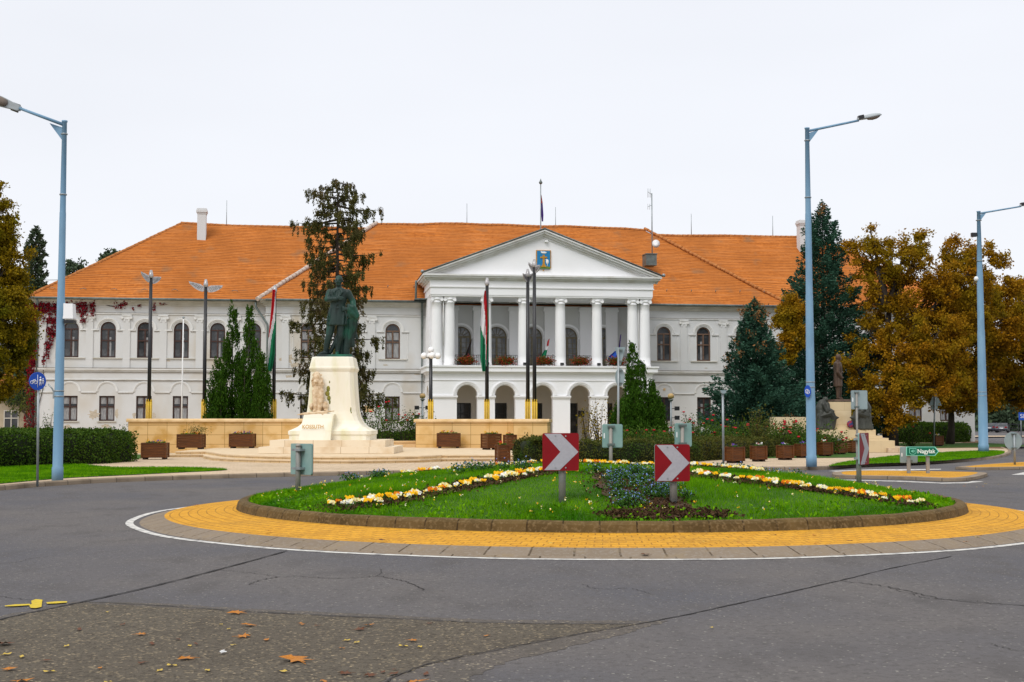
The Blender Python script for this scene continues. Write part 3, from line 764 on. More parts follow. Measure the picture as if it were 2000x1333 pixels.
tr_island('traffic_island', [(1625, 929), (1640, 926.5), (1700, 924.5), (1780, 925.5), (1870, 927), (1925, 929), (1921, 934), (1890, 940), (1840, 941), (1760, 937.5), (1680, 936), (1632, 934)])
tr_island('traffic_island', [(1866, 917.5), (1900, 913.5), (1960, 909), (2040, 905), (2120, 903), (2120, 914), (2030, 917), (1960, 918.5), (1900, 919)])
for q in ([(1640, 921.5), (1725, 915.5), (1838, 917), (1760, 921.5), (1700, 923.5)],):
    mb = MB(); mb.face(blot([(1618, 920.5), (1700, 917.5), (1838, 916.5), (1838, 917.8), (1740, 920.5), (1690, 923), (1640, 922.4)], .005)); struct('road_marking', mb, M_PAINT)
mb = MB(); mb.face(blot([(1975, 928), (2020, 919), (2090, 919), (2090, 929)], .005)); struct('road_marking', mb, M_PAINT)
mb = MB(); mb.face(blot([(1640, 937.3), (1760, 940), (1840, 943.6), (1890, 942.6), (1900, 940.3), (1922, 941.2), (1890, 944.4), (1840, 945.2), (1760, 941.6), (1640, 938.6)], .005)); struct('road_marking', mb, M_PAINT)
sheet('leaf_litter', [G(x, y, 0)[:2] for x, y in ((1730, 878), (1830, 876), (1880, 868), (1885, 862), (1900, 862), (1950, 876), (1962, 881), (1900, 879), (1830, 880))], PV + .003, M_LITTER)
strip('road_crack', [(1540, 927), (1600, 938), (1680, 952), (1790, 962)], .02, M_CRACK2, .005, 21, .02)

# ================================================================== TOWN HALL
TA = R(8.5); TU = Vector((math.cos(TA), math.sin(TA), 0)); TN = Vector((math.sin(TA), -math.cos(TA), 0)); TO = Vector((0, 98, 0))
def T(s, y, z): return TO + TU * s - TN * y + Vector((0, 0, z))
hall = thing('town_hall', 'long white two-storey town hall with orange tiled roof and columned portico', 'town hall', TO, TA)
ZE = 10.30       # eave height
WL, WR = -33.5, 36.3; CL, CR = -17.69, 20.6; WY = 0.9; PCX = 1.50; PY = -4.5
WING_L = [-31.15, -28.63, -26.11, -23.60, -21.08, -18.56]; WING_R = [2 * 1.42 - s for s in WING_L]
CEN = [-14.69, -11.68, -8.68, 11.40, 14.43, 17.47]
DOORS = [PCX + 2.62 * k for k in range(-2, 3)]

def arc(cx, cz, r, n=10, a0=math.pi, a1=0):
    return [(cx + r * math.cos(a0 + (a1 - a0) * k / n), cz + r * math.sin(a0 + (a1 - a0) * k / n)) for k in range(n + 1)]
def wall(mb, s0, s1, z0, z1, y, cols, dep, back=None, cap_l=True, cap_r=True, X=lambda s, y, z: (s, y, z)):
    def quad(a, b, c, d, yy):
        if b - a < 1e-4 or d - c < 1e-4: return
        mb.face([X(a, yy, c), X(b, yy, c), X(b, yy, d), X(a, yy, d)], [(a, c), (b, c), (b, d), (a, d)])
    ys = [y] if back is None else [y, back]
    for yy in ys:
        s = s0
        for (sa, sb, ops) in sorted(cols):
            quad(s, sa, z0, z1, yy); z = z0
            for (za, zb, ar) in ops:
                quad(sa, sb, z, za, yy)
                if ar:
                    r = (sb - sa) / 2; cx = (sa + sb) / 2; sp = zb - r; P = arc(cx, sp, r, 12)
                    for i in range(12):
                        cnr = (sa, zb) if i < 6 else (sb, zb)
                        t = [cnr, P[i], P[i + 1]]
                        mb.face([X(p[0], yy, p[1]) for p in t], t)
                    t = [(sa, zb), P[6], (sb, zb)]
                z = zb
            quad(sa, sb, z, z1, yy); s = sb
        quad(s, s1, z0, z1, yy)
    y2 = y + dep if back is None else back
    for (sa, sb, ops) in cols:
        for (za, zb, ar) in ops:
            if ar:
                r = (sb - sa) / 2; P = [(sa, za)] + arc((sa + sb) / 2, zb - r, r, 12) + [(sb, za)]
            else: P = [(sa, za), (sa, zb), (sb, zb), (sb, za)]
            for i in range(len(P) if za > z0 + .01 else len(P) - 1):
                a, b = P[i], P[(i + 1) % len(P)]
                mb.face([X(a[0], y, a[1]), X(a[0], y2, a[1]), X(b[0], y2, b[1]), X(b[0], y, b[1])], [(0, a[1]), (y2 - y, a[1]), (y2 - y, b[1]), (0, b[1])])
def hood(mb, cx, cz, r1, r2, y, pr, n=14):
    a, b = arc(cx, cz, r1, n), arc(cx, cz, r2, n)
    for i in range(n):
        for (p, q, yy) in ((a, b, y - pr),):
            mb.face([(p[i][0], yy, p[i][1]), (p[i + 1][0], yy, p[i + 1][1]), (q[i + 1][0], yy, q[i + 1][1]), (q[i][0], yy, q[i][1])])
        mb.face([(b[i][0], y - pr, b[i][1]), (b[i + 1][0], y - pr, b[i + 1][1]), (b[i + 1][0], y + .01, b[i + 1][1]), (b[i][0], y + .01, b[i][1])])
        mb.face([(a[i + 1][0], y - pr, a[i + 1][1]), (a[i][0], y - pr, a[i][1]), (a[i][0], y + .01, a[i][1]), (a[i + 1][0], y + .01, a[i + 1][1])])
UW, LW = 0.53, 0.53     # half widths of the openings
UZ0, UZ1, LZ0, LZ1 = 6.15, 8.69, 1.70, 3.46
# --- walls
mb = MB(); wall(mb, WL, CL + .02, 0, ZE - .2, WY, [(s - UW, s + UW, [(LZ0, LZ1, False), (UZ0, UZ1, True)]) for s in WING_L], .3)
mb.face([(WL, WY, 0), (WL, 18, 0), (WL, 18, ZE - .2), (WL, WY, ZE - .2)])
mb.build('wall', M_PLASTER, hall, fix=False)
mb = MB(); wall(mb, CR - .02, WR, 0, ZE - .2, WY, [(s - UW, s + UW, [(LZ0, LZ1, False), (UZ0, UZ1, True)]) for s in WING_R], .3)
mb.face([(WR, WY, 0), (WR, 18, 0), (WR, 18, ZE - .2), (WR, WY, ZE - .2)])
mb.build('wall', M_PLASTER, hall, fix=False)
mb = MB()
cols = [(s - UW, s + UW, [(LZ0, LZ1, False), (UZ0, UZ1, True)]) for s in CEN]
cols += [(s - .74, s + .74, [(.15 if i != 1 else 1.0, 3.0, False), (5.55, 8.55, True)]) for i, s in enumerate(DOORS)]
wall(mb, CL, CR, 0, ZE - .2, 0, cols, .3)
for s in (CL, CR): mb.face([(s, 0, 0), (s, WY + .2, 0), (s, WY + .2, ZE - .2), (s, 0, ZE - .2)])
mb.build('wall', M_PLASTER, hall, fix=False)
# back of the building so that no light leaks through the rooms
mb = MB(); mb.box(WL + .05, WR - .05, 1.6, 18, .0, ZE - .25); mb.build('rear_wall', M_DARK, hall)

# --- cornices, frieze lines, string courses
def mould(mb, s0, s1, y, steps, mi=0):
    for i, (za, zb, pr) in enumerate(steps): mb.box(s0 - pr if s0 in ENDS else s0, s1 + pr if s1 in ENDS else s1, y - pr, y + .05, za, zb, mi)
ENDS = {WL, WR, CL, CR}
for (a, b, y) in ((WL, CL - .001, WY), (CL, PCX - 7.86, 0), (PCX + 7.86, CR, 0), (CR + .001, WR, WY)):
    mb = MB()
    mould(mb, a, b, y, [(9.86, 9.96, .10), (9.96, 10.06, .18), (10.06, 10.16, .30), (10.16, 10.26, .42)]); mb.build('cornice', M_TRIMG, hall)
    mb = MB(); mould(mb, a, b, y, [(9.22, 9.30, .07)]); mb.build('frieze_band', M_TRIM, hall)
    mb = MB(); mould(mb, a, b, y, [(5.16, 5.28, .06), (5.28, 5.40, .16)]); mould(mb, a, b, y, [(4.58, 4.66, .05)]); mb.build('string_course', M_TRIM, hall)
    # weathered sheet flashing along the ledges
    mb = MB(); e0 = a - .09 if a in ENDS else a; e1 = b + .09 if b in ENDS else b
    mb.box(e0, e1, y - .185, y + .03, 5.402, 5.435); mb.box(e0, e1, y - .09, y + .03, 9.302, 9.33); mb.box(e0, e1, y - .075, y + .03, 4.535, 4.578); mb.box(e0, e1, y - .075, y + .03, 5.12, 5.158); mb.build('flashing', M_FLASH, hall)
    # gutter
    mb = MB(); mb.tube([(a - (.4 if a == WL else 0), y - .56, 10.27), (b + (.4 if b == WR else 0), y - .56, 10.27)], .085, 10); mb.build('gutter', M_GUTTER, hall)

# --- windows: frame with pane, surround and sill as sub-parts
def frame_mesh(w, z0, z1, arch, mat, fw=.09, cross=0.62, mull=True):
    mb = MB(); sp = z1 - w if arch else z1; y0, y1 = .10, .19
    mb.box(-w, -w + fw, y0, y1, z0, sp); mb.box(w - fw, w, y0, y1, z0, sp)
    mb.box(-w + fw, w - fw, y0 + .002, y1, z0, z0 + fw)
    if arch:
        hood_ = arc(0, sp, w, 12), arc(0, sp, w - fw, 12)
        for i in range(12):
            a, b, c, d = hood_[1][i], hood_[1][i + 1], hood_[0][i + 1], hood_[0][i]
            mb.face([(p[0], y0, p[1]) for p in (a, b, c, d)]); mb.face([(a[0], y0, a[1]), (b[0], y0, b[1]), (b[0], y1, b[1]), (a[0], y1, a[1])])
        mb.box(-w + fw, w - fw, y0 - .01, y1, sp - fw * .6, sp + fw * .4)
    else: mb.box(-w + fw, w - fw, y0 + .002, y1, z1 - fw, z1)
    top = sp - fw * .6 if arch else z1 - fw
    zc = z0 + (top - z0) * cross
    mb.box(-w + fw, w - fw, y0 - .012, y1, zc - .05, zc + .05)
    if mull: mb.box(-.05, .05, y0 - .006, y1 - .01, z0 + fw, top)
    return mb.mesh('window', mat)
def pane_mesh(w, z0, z1, arch):
    mb = MB(); sp = z1 - w if arch else z1
    P = [(-w + .02, z0 + .02)] + ([(w - .02, z0 + .02)] + list(reversed(arc(0, sp, w - .02, 12))) if arch else [(w - .02, z0 + .02), (w - .02, z1 - .02), (-w + .02, z1 - .02)])
    mb.face([(p[0], .165, p[1]) for p in P]); return mb.mesh('pane', M_GLASS)
def curtain_mesh(w, z0, z1, mode):
    mb = MB()
    if mode == 0: mb.face([(.06, .162, z0 + .1), (.20, .162, z0 + .1), (.20, .162, z0 + (z1 - z0) * .72), (.06, .162, z0 + (z1 - z0) * .72)])
    if mode == 1:
        for a, b in ((-w + .1, -.06), (.06, w - .1)):
            mb.face([(a, .162, z0 + .1), (b, .162, z0 + .1), (b, .162, z0 + (z1 - z0) * .56), (a, .162, z0 + (z1 - z0) * .56)])
            mb.face([(a, .162, z0 + (z1 - z0) * .68), (b, .162, z0 + (z1 - z0) * .68), (b, .162, z1 - .12), (a, .162, z1 - .12)])
    if mode == 2: mb.face([(-.22, .162, z0 + .1), (-.07, .162, z0 + .1), (-.07, .162, z0 + (z1 - z0) * .72), (-.22, .162, z0 + (z1 - z0) * .72)])
    return mb.mesh('curtain', M_CURT)
def surr_u():
    mb = MB(); sp = UZ1 - UW
    hood(mb, 0, sp, UW + .10, UW + .19, 0, .05); hood(mb, 0, sp, UW + .19, UW + .28, 0, .10)
    for sg in (-1, 1):
        x0, x1 = sorted((sg * (UW + .10), sg * (UW + .62)))
        mb.box(x0, x1, -.08, .02, sp - .10, sp); mb.box(x0, x1, -.06, .02, sp - .13, sp - .102, 1)
        x0, x1 = sorted((sg * (UW + .52), sg * (UW + .56)))
        mb.box(x0, x1, -.03, .02, UZ0, sp - .10)
    return mb.mesh('window_surround', [M_TRIM, M_FLASH])
def surr_l():
    mb = MB(); hood(mb, 0, 3.76, .66, .74, 0, .06); hood(mb, 0, 3.76, .60, .66, 0, .03); return mb.mesh('window_surround', M_TRIM)
def sill_mesh(w, z, ext, mat):
    mb = MB(); mb.box(-w - ext, w + ext, -.10, .12, z - .07, z + .0); return mb.mesh('sill', mat)
F_U, F_UB = frame_mesh(UW, UZ0, UZ1, True, M_FRAME), frame_mesh(UW, UZ0, UZ1, True, M_FRAMEB)
F_L = frame_mesh(LW, LZ0, LZ1, False, M_FRAME, cross=.60)
P_U, P_L = pane_mesh(UW, UZ0, UZ1, True), pane_mesh(LW, LZ0, LZ1, False)
C_U = [curtain_mesh(UW, UZ0, UZ1 - UW, k) for k in range(3)]; C_L = [curtain_mesh(LW, LZ0, LZ1, k) for k in range(3)]
S_U, S_L = surr_u(), surr_l(); SI_U, SI_L = sill_mesh(UW, UZ0, .48, M_TRIMG), sill_mesh(LW, LZ0, .12, M_TRIMG)
def window(s, y, f, p, su, si, cu):
    w_ = link('window', f, hall, (s, y, 0)); link('pane', p, w_)
    if cu: link('curtain', cu, w_)
    link('window_surround', su, w_); link('sill', si, w_)
for i, s in enumerate(WING_L + WING_R):
    window(s, WY, F_U, P_U, S_U, SI_U, C_U[0 if i < 6 else 2]); window(s, WY, F_L, P_L, S_L, SI_L, C_L[1])
for i, s in enumerate(CEN):
    window(s, 0, F_UB, P_U, S_U, SI_U, C_U[(1, 1, 1, 2, 2, 2)[i]]); window(s, 0, F_L, P_L, S_L, SI_L, C_L[(1, 1, 1, 2, 2, 2)[i]])
# horizontal band between the blind arches
for (a, b, y, ws) in ((WL, CL, WY, WING_L), (CL, PCX - 7.86, 0, CEN[:3]), (PCX + 7.86, CR, 0, CEN[3:]), (CR, WR, WY, WING_R)):
    mb = MB(); s = a
    for w_ in ws + [None]:
        e = b if w_ is None else w_ - .74
        if e > s: mb.box(s, e, y - .05, y + .02, 3.68, 3.765)
        if w_ is not None: s = w_ + .74
    mb.build('arch_band', M_TRIM, hall)
    mb = MB(); s = a
    for w_ in ws + [None]:
        e = b if w_ is None else w_ - .74
        if e > s: mb.box(s, e, y - .06, y + .02, 3.652, 3.678)
        if w_ is not None: s = w_ + .74
    mb.build('flashing', M_FLASH, hall)
# pilasters with small scrolled capitals
def pil_mesh():
    mb = MB(); mb.box(-.25, .25, -.07, .02, 5.40, 8.86)
    mb.box(-.25, .25, -.075, .02, 6.00, 6.06)
    return mb.mesh('pilaster', M_PLASTER)
def cap_mesh():
    mb = MB(); mb.box(-.29, .29, -.10, .02, 8.86, 8.92); mb.box(-.34, .34, -.13, .02, 9.10, 9.20); mb.box(-.26, .26, -.09, .02, 8.92, 9.10)
    for sg in (-1, 1):
        mb.rings([[(sg * .30 + .10 * math.cos(2 * math.pi * k / 12), yy, 8.98 + .10 * math.sin(2 * math.pi * k / 12)) for k in range(12)] for yy in (-.17, .0)])
        mb.box(sg * .16 - .04, sg * .16 + .04, -.12, 0, 8.70, 8.86)
    return mb.mesh('capital', M_TRIM)
PIL, CAP = pil_mesh(), cap_mesh()
for (ws, y, ex) in ((WING_L, WY, [WL + .35, CL - .0]), (WING_R, WY, []), (CEN[:3], 0, [-16.9, -7.3]), (CEN[3:], 0, [12.92 - 3.0 + 3.0, 18.99, 20.2])):
    ss = [(ws[i] + ws[i + 1]) / 2 for i in range(len(ws) - 1)] + ([] if ws is CEN[3:] else [])
    if ws is WING_L: ss += [WL + .45]
    if ws is WING_R: ss += [WR - .45]
    if y == 0 and ws[0] < 0: ss += [-16.3]
    if y == 0 and ws[0] > 0: ss += [19.1]
    for s in ss:
        p = link('pilaster', PIL, hall, (s, y, 0)); link('capital', CAP, p)
# bare render where plaster has fallen
def patch(s, z, w, h, y, seed):
    r_ = random.Random(seed); mb = MB(); P = []
    n_ = 22
    for k in range(n_):
        a = 2 * math.pi * k / n_; q = r_.uniform(.45, 1.0)
        P.append((s + w / 2 * math.cos(a) * q, z + h / 2 * math.sin(a) * q))
    c = (s, y - .004, z)
    for k in range(n_): mb.face([c, (P[k][0], y - .004, P[k][1]), (P[(k + 1) % n_][0], y - .004, P[(k + 1) % n_][1])])
    return mb
for k, (s, z, w, h, y) in enumerate(((-29.5, 2.15, 1.0, .8, WY), (-27.95, 2.2, .3, .9, WY), (-28.7, 1.35, 1.1, .3, WY), (-31.3, 1.3, .9, .35, WY), (-26.75, 2.1, .3, .7, WY), (-25.4, 2.1, .3, .7, WY),
                                     (-16.2, 6.1, 1.2, 1.0, 0), (-15.6, 5.7, .9, .5, 0), (-16.0, 4.85, .7, .25, 0), (-24.6, 5.95, .9, .16, WY), (16.2, 3.35, 1.5, .22, 0), (-6.9, 5.05, .6, .1, 0), (-9.2, 5.7, .5, .15, 0), (14.6, 5.62, .3, .1, 0))):
    patch(s, z, w, h, y, k + 40).build('bare_plaster_patch', M_PEEL, hall)
mb = MB(); mb.box(-10.75, -10.0, -.04, .02, 2.35, 2.78); mb.build('wall_plaque', M_CAP, hall)
for s in CEN[3:5]:
    mb = MB(); mb.box(s - .08, s + .08, -.04, .02, 3.95, 4.12); mb.build('wall_vent', M_CAP, hall)

# --- roofs
def roof_mesh(P, name):
    """P: list of (face points); uv: u along the eave, v up the slope"""
    mb = MB()
    for f in P:
        a, b = Vector(f[0]), Vector(f[1]); ud = (b - a).normalized()
        n_ = None
        for k in range(2, len(f)):
            n_ = (b - a).cross(Vector(f[k]) - a)
            if n_.length > 1e-6: break
        n_.normalize(); vd = n_.cross(ud)
        mb.face(f, [((Vector(p) - a).dot(ud) + a.x, (Vector(p) - a).dot(vd)) for p in f])
    return mb.build(name, M_ROOF, hall, fix=False)
OV = .58
RZ, RH = 17.15, 9.5
yb = WY - OV; zb = ZE + .02
ye = WY + 2 * RH + OV + .6
yr = (yb + ye) / 2
HR = 9.4
wr = roof_mesh([[(WL - OV, yb, zb), (WR + OV, yb, zb), (WR + OV - HR, yr, RZ), (WL - OV + HR, yr, RZ)],
                [(WR + OV, ye, zb), (WL - OV, ye, zb), (WL - OV + HR, yr, RZ), (WR + OV - HR, yr, RZ)],
                [(WL - OV, ye, zb), (WL - OV, yb, zb), (WL - OV + HR, yr, RZ)],
                [(WR + OV, yb, zb), (WR + OV, ye, zb), (WR + OV - HR, yr, RZ)]], 'roof')
# ripple the surface a little: old roofs sag
def sag(o, amp=.09):
    bm = bmesh.new(); bm.from_mesh(o.data)
    bmesh.ops.subdivide_edges(bm, edges=bm.edges, cuts=16, use_grid_fill=True)
    for v in bm.verts:
        if v.co.z > ZE + .3: v.co.z += amp * (math.sin(v.co.x * .55 + v.co.y * .3) * .5 + math.sin(v.co.x * .23 + 1.3) + .4 * math.sin(v.co.x * 1.3 - v.co.y * .6)) - .05
    bm.to_mesh(o.data); bm.free()
cz = RZ + .42; c0, c1 = CL - OV, CR + OV; cy0 = -OV; cyr = yr
cr = roof_mesh([[(c0, cy0, zb + .004), (c1, cy0, zb + .004), (12.7, cyr, cz), (-9.4, cyr, cz)],
                [(c0, yr * 2 - cy0, zb), (c0, cy0, zb + .004), (-9.4, cyr, cz)],
                [(c1, cy0, zb + .004), (c1, yr * 2 - cy0, zb), (12.7, cyr, cz)],
                [(c1, yr * 2 - cy0, zb), (c0, yr * 2 - cy0, zb), (-9.4, cyr, cz), (12.7, cyr, cz)]], 'roof')
sag(wr); sag(cr, .08)
def ridge(a, b, mat, r=.13, name='ridge_tiles', par=None):
    a, b = Vector(a), Vector(b); L = (b - a).length; n_ = int(L / .42); mb = MB(); rr = random.Random(int(L * 10))
    for k in range(n_):
        p, q = a.lerp(b, k / n_), a.lerp(b, (k + 1.12) / n_)
        j = rr.uniform(-.012, .02)
        up = lambda v: Vector((v.x, v.y, v.z + j - .02))
        mb.tube([up(p), up(q)], [r * 1.08, r * .9], 8)
    return mb.build(name, mat, par or wr)
def sz(x, y, amp=.09): return amp * (math.sin(x * .55 + y * .3) * .5 + math.sin(x * .23 + 1.3) + .4 * math.sin(x * 1.3 - y * .6)) - .05
ridge((WL - OV, yb, zb), (WL - OV + HR, yr, RZ), M_RIDGE)
def ridge_poly(x0, x1, z, amp, par):
    xs = np.linspace(x0, x1, 14)
    for a, b in zip(xs[:-1], xs[1:]): yield (a, yr, z + sz(a, yr, amp)), (b, yr, z + sz(b, yr, amp))
def ridge_run(segs, mat, par, r=.13):
    mb = MB()
    for a, b in segs:
        a, b = Vector(a), Vector(b); n_ = max(int((b - a).length / .42), 1)
        for k in range(n_):
            p, q = a.lerp(b, k / n_), a.lerp(b, (k + 1.12) / n_); mb.tube([p, q], [r * 1.08, r * .9], 8)
    mb.build('ridge_tiles', mat, par)
ridge_run(list(ridge_poly(WL - OV + HR, WR + OV - HR, RZ, .09, wr)), M_RIDGE, wr)
ridge_run(list(ridge_poly(-9.4, 12.7, cz, .08, cr)), M_RIDGE, cr)
ridge((c0, cy0, zb), (-9.4, cyr, cz), M_RIDGEW, .16, par=cr)
ridge((c1, cy0, zb), (12.7, cyr, cz), M_RIDGE, .12, par=cr)
# soffit board under the tiles
mb = MB(); mb.box(WL - .5, WR + .5, yb + .02, WY + .3, zb - .04, zb - .01); mb.box(CL - .5, CR + .5, cy0 + .02, .3, zb - .045, zb - .008); mb.build('soffit', M_TRIMG, hall)
# snow hooks near the eaves
for s in np.arange(WL + 1, CL - 1, 2.1):
    mb = MB(); y_ = yb + .9; z_ = zb + .9 * (RZ - zb) / (yr - yb) + .06; mb.tube([(s - .25, y_ - .1, z_ + .02), (s, y_, z_ + .1), (s + .2, y_ - .1, z_ + .0)], .02, 4); mb.build('snow_hook', M_GUTTER, wr)
for s in [x for x in np.arange(-9, 20, 1.9)]:
    y_ = cy0 + 1.6; z_ = zb + 1.6 * (cz - zb) / (cyr - cy0) + .06; mb = MB(); mb.tube([(s, y_, z_), (s + .02, y_ - .05, z_ + .16)], .03, 4); mb.build('snow_hook', M_GUTTER, cr)
# chimneys
def chimney(px0, px1, ptop, pbot, ytop):
    s0 = T_of(px0, ptop, ytop)[0]; s1 = T_of(px1, ptop, ytop)[0]; z1 = T_of(px0, ptop, ytop)[1]; z0 = T_of(px0, pbot, ytop)[1] - .6
    mb = MB(); mb.box(s0 + .06, s1 - .06, ytop, ytop + .8, z0, z1 - .42); mb.box(s0 + .03, s1 - .03, ytop - .04, ytop + .84, z1 - .42, z1 - .30); mb.box(s0 - .02, s1 + .02, ytop - .10, ytop + .9, z1 - .30, z1 - .12)
    mb.box(s0 + .02, s1 - .02, ytop - .05, ytop + .85, z1 - .12, z1)
    mb.build('chimney', M_PLASTER, wr)
def T_of(px, py, yl=0.0):
    r = ray(px, py); k = TO.dot(TN) - yl; k2 = r.x * TN.x + r.y * TN.y; t = k / k2
    P = Vector((r.x * t, r.y * t, EYE + r.z * t)); return ((P - TO).dot(TU), P.z)
chimney(384, 404, 407, 457, 8.2)
chimney(1561, 1584, 430, 478, 8.2)
# lightning rods
for (px, pt) in ((443, 392), (912, 398), (1085, 405), (1350, 418), (1509, 422)):
    s, z = T_of(px, pt, yr); mb = MB(); mb.tube([(s, yr, RZ - .3), (s, yr, z)], [.035, .02], 6); mb.build('lightning_rod', M_ZINC, wr)
# aerial mast with dish and roof hatch
s, z = T_of(1273, 378, 4.5); _, z0 = T_of(1273, 500, 4.5)
mb = MB(); mb.tube([(s, 4.5, z0 - .2), (s, 4.5, z)], .05, 8)
mb.tube([(s, 4.5, z - .1), (s - .35, 4.4, z + .1)], .02, 5)
for q in (-.30, -.2, -.08): mb.tube([(s + q - .05, 4.4, z - .35), (s + q - .05, 4.4, z + .35)], .012, 4)
mb.tube([(s, 4.5, z - .9), (s - .35, 4.4, z - 1.1)], .02, 5)
for q in (-.35, -.2): mb.tube([(s + q, 4.4, z - 1.3), (s + q, 4.4, z - .85)], .012, 4)
ant = mb.build('aerial_mast', M_ZINC, cr)
mb = MB(); sd_, zd = T_of(1280, 477, 4.3); mb.lathe([(.0, 0), (.2, .02), (.30, .08), (.31, .09), (.0, .05)], n=20, M=Matrix.Translation((sd_, 4.2, zd)) @ Matrix.Rotation(R(90), 4, 'X')); mb.build('satellite_dish', M_WPURE, cr)
mb = MB(); sh, zh = T_of(1268, 508, 3.9); mb.box(sh - .42, sh + .42, 3.2, 4.4, zh - .5, zh + .35); mb.box(sh - .46, sh + .46, 3.14, 4.4, zh + .35, zh + .42); mb.build('roof_hatch', M_GUTTER, cr)

# --- downpipes
def pipe(pts, r=.065):
    mb = MB(); mb.tube(pts, r, 8)
    mb.build('downpipe', M_GUTTER, hall)
pipe([(CL - .75, WY - .5, 10.15), (CL - .7, WY - .45, 9.8), (CL + .12, -.15, 8.55), (CL + .14, -.12, 8.3), (CL + .14, -.12, .2)], .075)
pipe([(-6.62, -.6, 10.2), (-6.60, -.3, 9.9), (-6.58, -.12, 9.6), (-6.58, -.12, .2)], .085)
pipe([(WL + .1, WY - .5, 10.2), (WL + .1, WY - .15, 9.7), (WL + .1, WY - .12, .2)])

# --- portico
port = thing('portico', None, None); port.parent = hall; KIDS.setdefault(hall.name, []).append(port)
PL, PR = PCX - 7.85, PCX + 7.85
mb = MB()
ARCH = [PCX + 2.65 * k for k in range(-2, 3)]
wall(mb, PL, PR, 0, 4.98, PY, [(s - .72, s + .72, [(0.0, 4.19, True)]) for s in ARCH], .5, back=PY + .55)
Xs = lambda s_: (lambda u, d, z: (s_, u, z) if False else (s_ + d, u, z))
wall(mb, PY, 0, 0, 4.98, 0, [(-3.2, -1.4, [(0.0, 4.19, True)])], .5, back=.5, X=lambda u, d, z: (PL + d, u, z))
wall(mb, PY, 0, 0, 4.98, 0, [(-3.2, -1.4, [(0.0, 4.19, True)])], .5, back=-.5, X=lambda u, d, z: (PR + d, u, z))
mb.build('arcade_wall', M_PLASTW, port, fix=False)
mb = MB()
for s in ARCH: hood(mb, s, 3.47, .80, .90, PY, .07); hood(mb, s, 3.47, .90, .98, PY, .12)
e = [PL] + [v for s in ARCH for v in (s - .72, s + .72)] + [PR]
for i in range(0, len(e), 2): mb.box(e[i] - .06, e[i + 1] + .06, PY - .12, PY + .60, 3.34, 3.45); mb.box(e[i] - .03, e[i + 1] + .03, PY - .07, PY + .58, 3.26, 3.34)
mb.build('arcade_moulding', M_PLASTW, port)
mb = MB(); mb.box(PL - .10, PR + .10, PY - .10, 0, 4.98, 5.10); mb.box(PL - .3, PR + .3, PY - .34, 0, 5.10, 5.39); mb.box(PL - .05, PR + .05, PY - .06, 0, 4.50, 4.54); mb.box(PL - .36, PR + .36, PY - .40, -.02, 5.39, 5.42); mb.box(PL - .38, PR + .38, PY - .42, 0, 5.42, 5.52); mb.build('balcony_floor', M_PLASTW, port)
mb = MB(); mb.box(PL, PR, PY, -.1, 0, .12); mb.box(PL - .5, PR + .5, PY - .6, PY + .1, 0, .10); mb.build('portico_step', M_CAP, port)
# side walls of the loggia
mb = MB(); mb.box(PL + .02, PL + .35, PY + 1.0, 0, 5.52, 10.34); mb.box(PR - .35, PR - .02, PY + 1.0, 0, 5.52, 10.34); mb.build('loggia_wall', M_PLASTW, port)
# entablature
mb = MB(); mb.box(PL - .02, PR + .02, PY - .12, 0, 10.42, 11.0); mb.box(PL - .06, PR + .06, PY - .16, 0, 11.0, 11.38); mb.box(PL + .02, PR - .02, PY - .08, 0, 10.32, 10.42)
mb.box(PL - .10, PR + .10, PY - .20, 0, 10.93, 11.02); mb.build('entablature', M_PLASTW, port)
mb = MB()
for (za, zb_, pr) in ((11.38, 11.48, .18), (11.48, 11.58, .30), (11.58, 11.70, .48), (11.70, 11.82, .58)): mb.box(PL - pr, PR + pr, PY - pr, .4, za, zb_)
mb.build('portico_cornice', M_TRIM, port)
# pediment: tympanum, raking cornice, roof behind
AX = PCX + .05; AZ = 15.02
mb = MB(); mb.prism([(PL + .1, 11.82), (PR - .1, 11.82), (AX, AZ - .50)], PY - .05, PY + .3); mb.build('tympanum', M_PLASTW, port)
def rake(x0, z0, x1, z1, steps, mb):
    d = Vector((x1 - x0, 0, z1 - z0)).normalized(); nn = Vector((-d.z, 0, d.x)) if x1 > x0 else Vector((d.z, 0, -d.x))
    for (o0, o1, pr) in steps:
        P = [Vector((x0, 0, z0)) + nn * o0, Vector((x1, 0, z1)) + nn * o0, Vector((x1, 0, z1)) + nn * o1, Vector((x0, 0, z0)) + nn * o1]
        P[1].x = P[2].x = x1
        P[1].z = z1 + o0 / nn.z; P[2].z = z1 + o1 / nn.z
        mb.prism([(p.x, p.z) for p in P], PY - pr, PY + .2)
mb = MB(); st = [(-.52, -.38, .12), (-.38, -.24, .26), (-.24, -.10, .46), (-.10, .0, .58)]
rake(PL - .55, 11.86, AX, AZ, st, mb); rake(PR + .55, 11.86, AX + .0, AZ, st, mb); mb.build('raking_cornice', M_TRIM, port)
slope = (AZ - 11.86) / (AX - PL + .55)
yk = 6.2
pr_ = []
mbr = MB()
for sg, xe in ((-1, PL - .62), (1, PR + .62)):
    f = [(xe, PY - .62, 11.86), (xe, 3.2, 11.86), (AX, yk + 1.5, AZ + .03), (AX, PY - .62, AZ + .03)]
    if sg > 0: f = [f[0], f[3], f[2], f[1]]
    uv = [(p[1], abs(p[0] - xe) * 1.06) for p in f]
    mbr.face(f, uv)
mbr.build('portico_roof', M_ROOF, port, fix=False)
mb = MB()
for xe, x1 in ((PL - .64, AX), (PR + .64, AX)):
    mb.tube([(xe, PY - .60, 11.90), (AX, PY - .60, AZ + .08)], .05, 6)
mb.build('verge_flashing', M_GUTTER, port)
for x_ in (PL - .62, PR + .72): mb = MB(); mb.ball((x_, PY - .5, 11.95), .13, 10, 6); mb.build('gutter_outlet', M_ZINC, port)
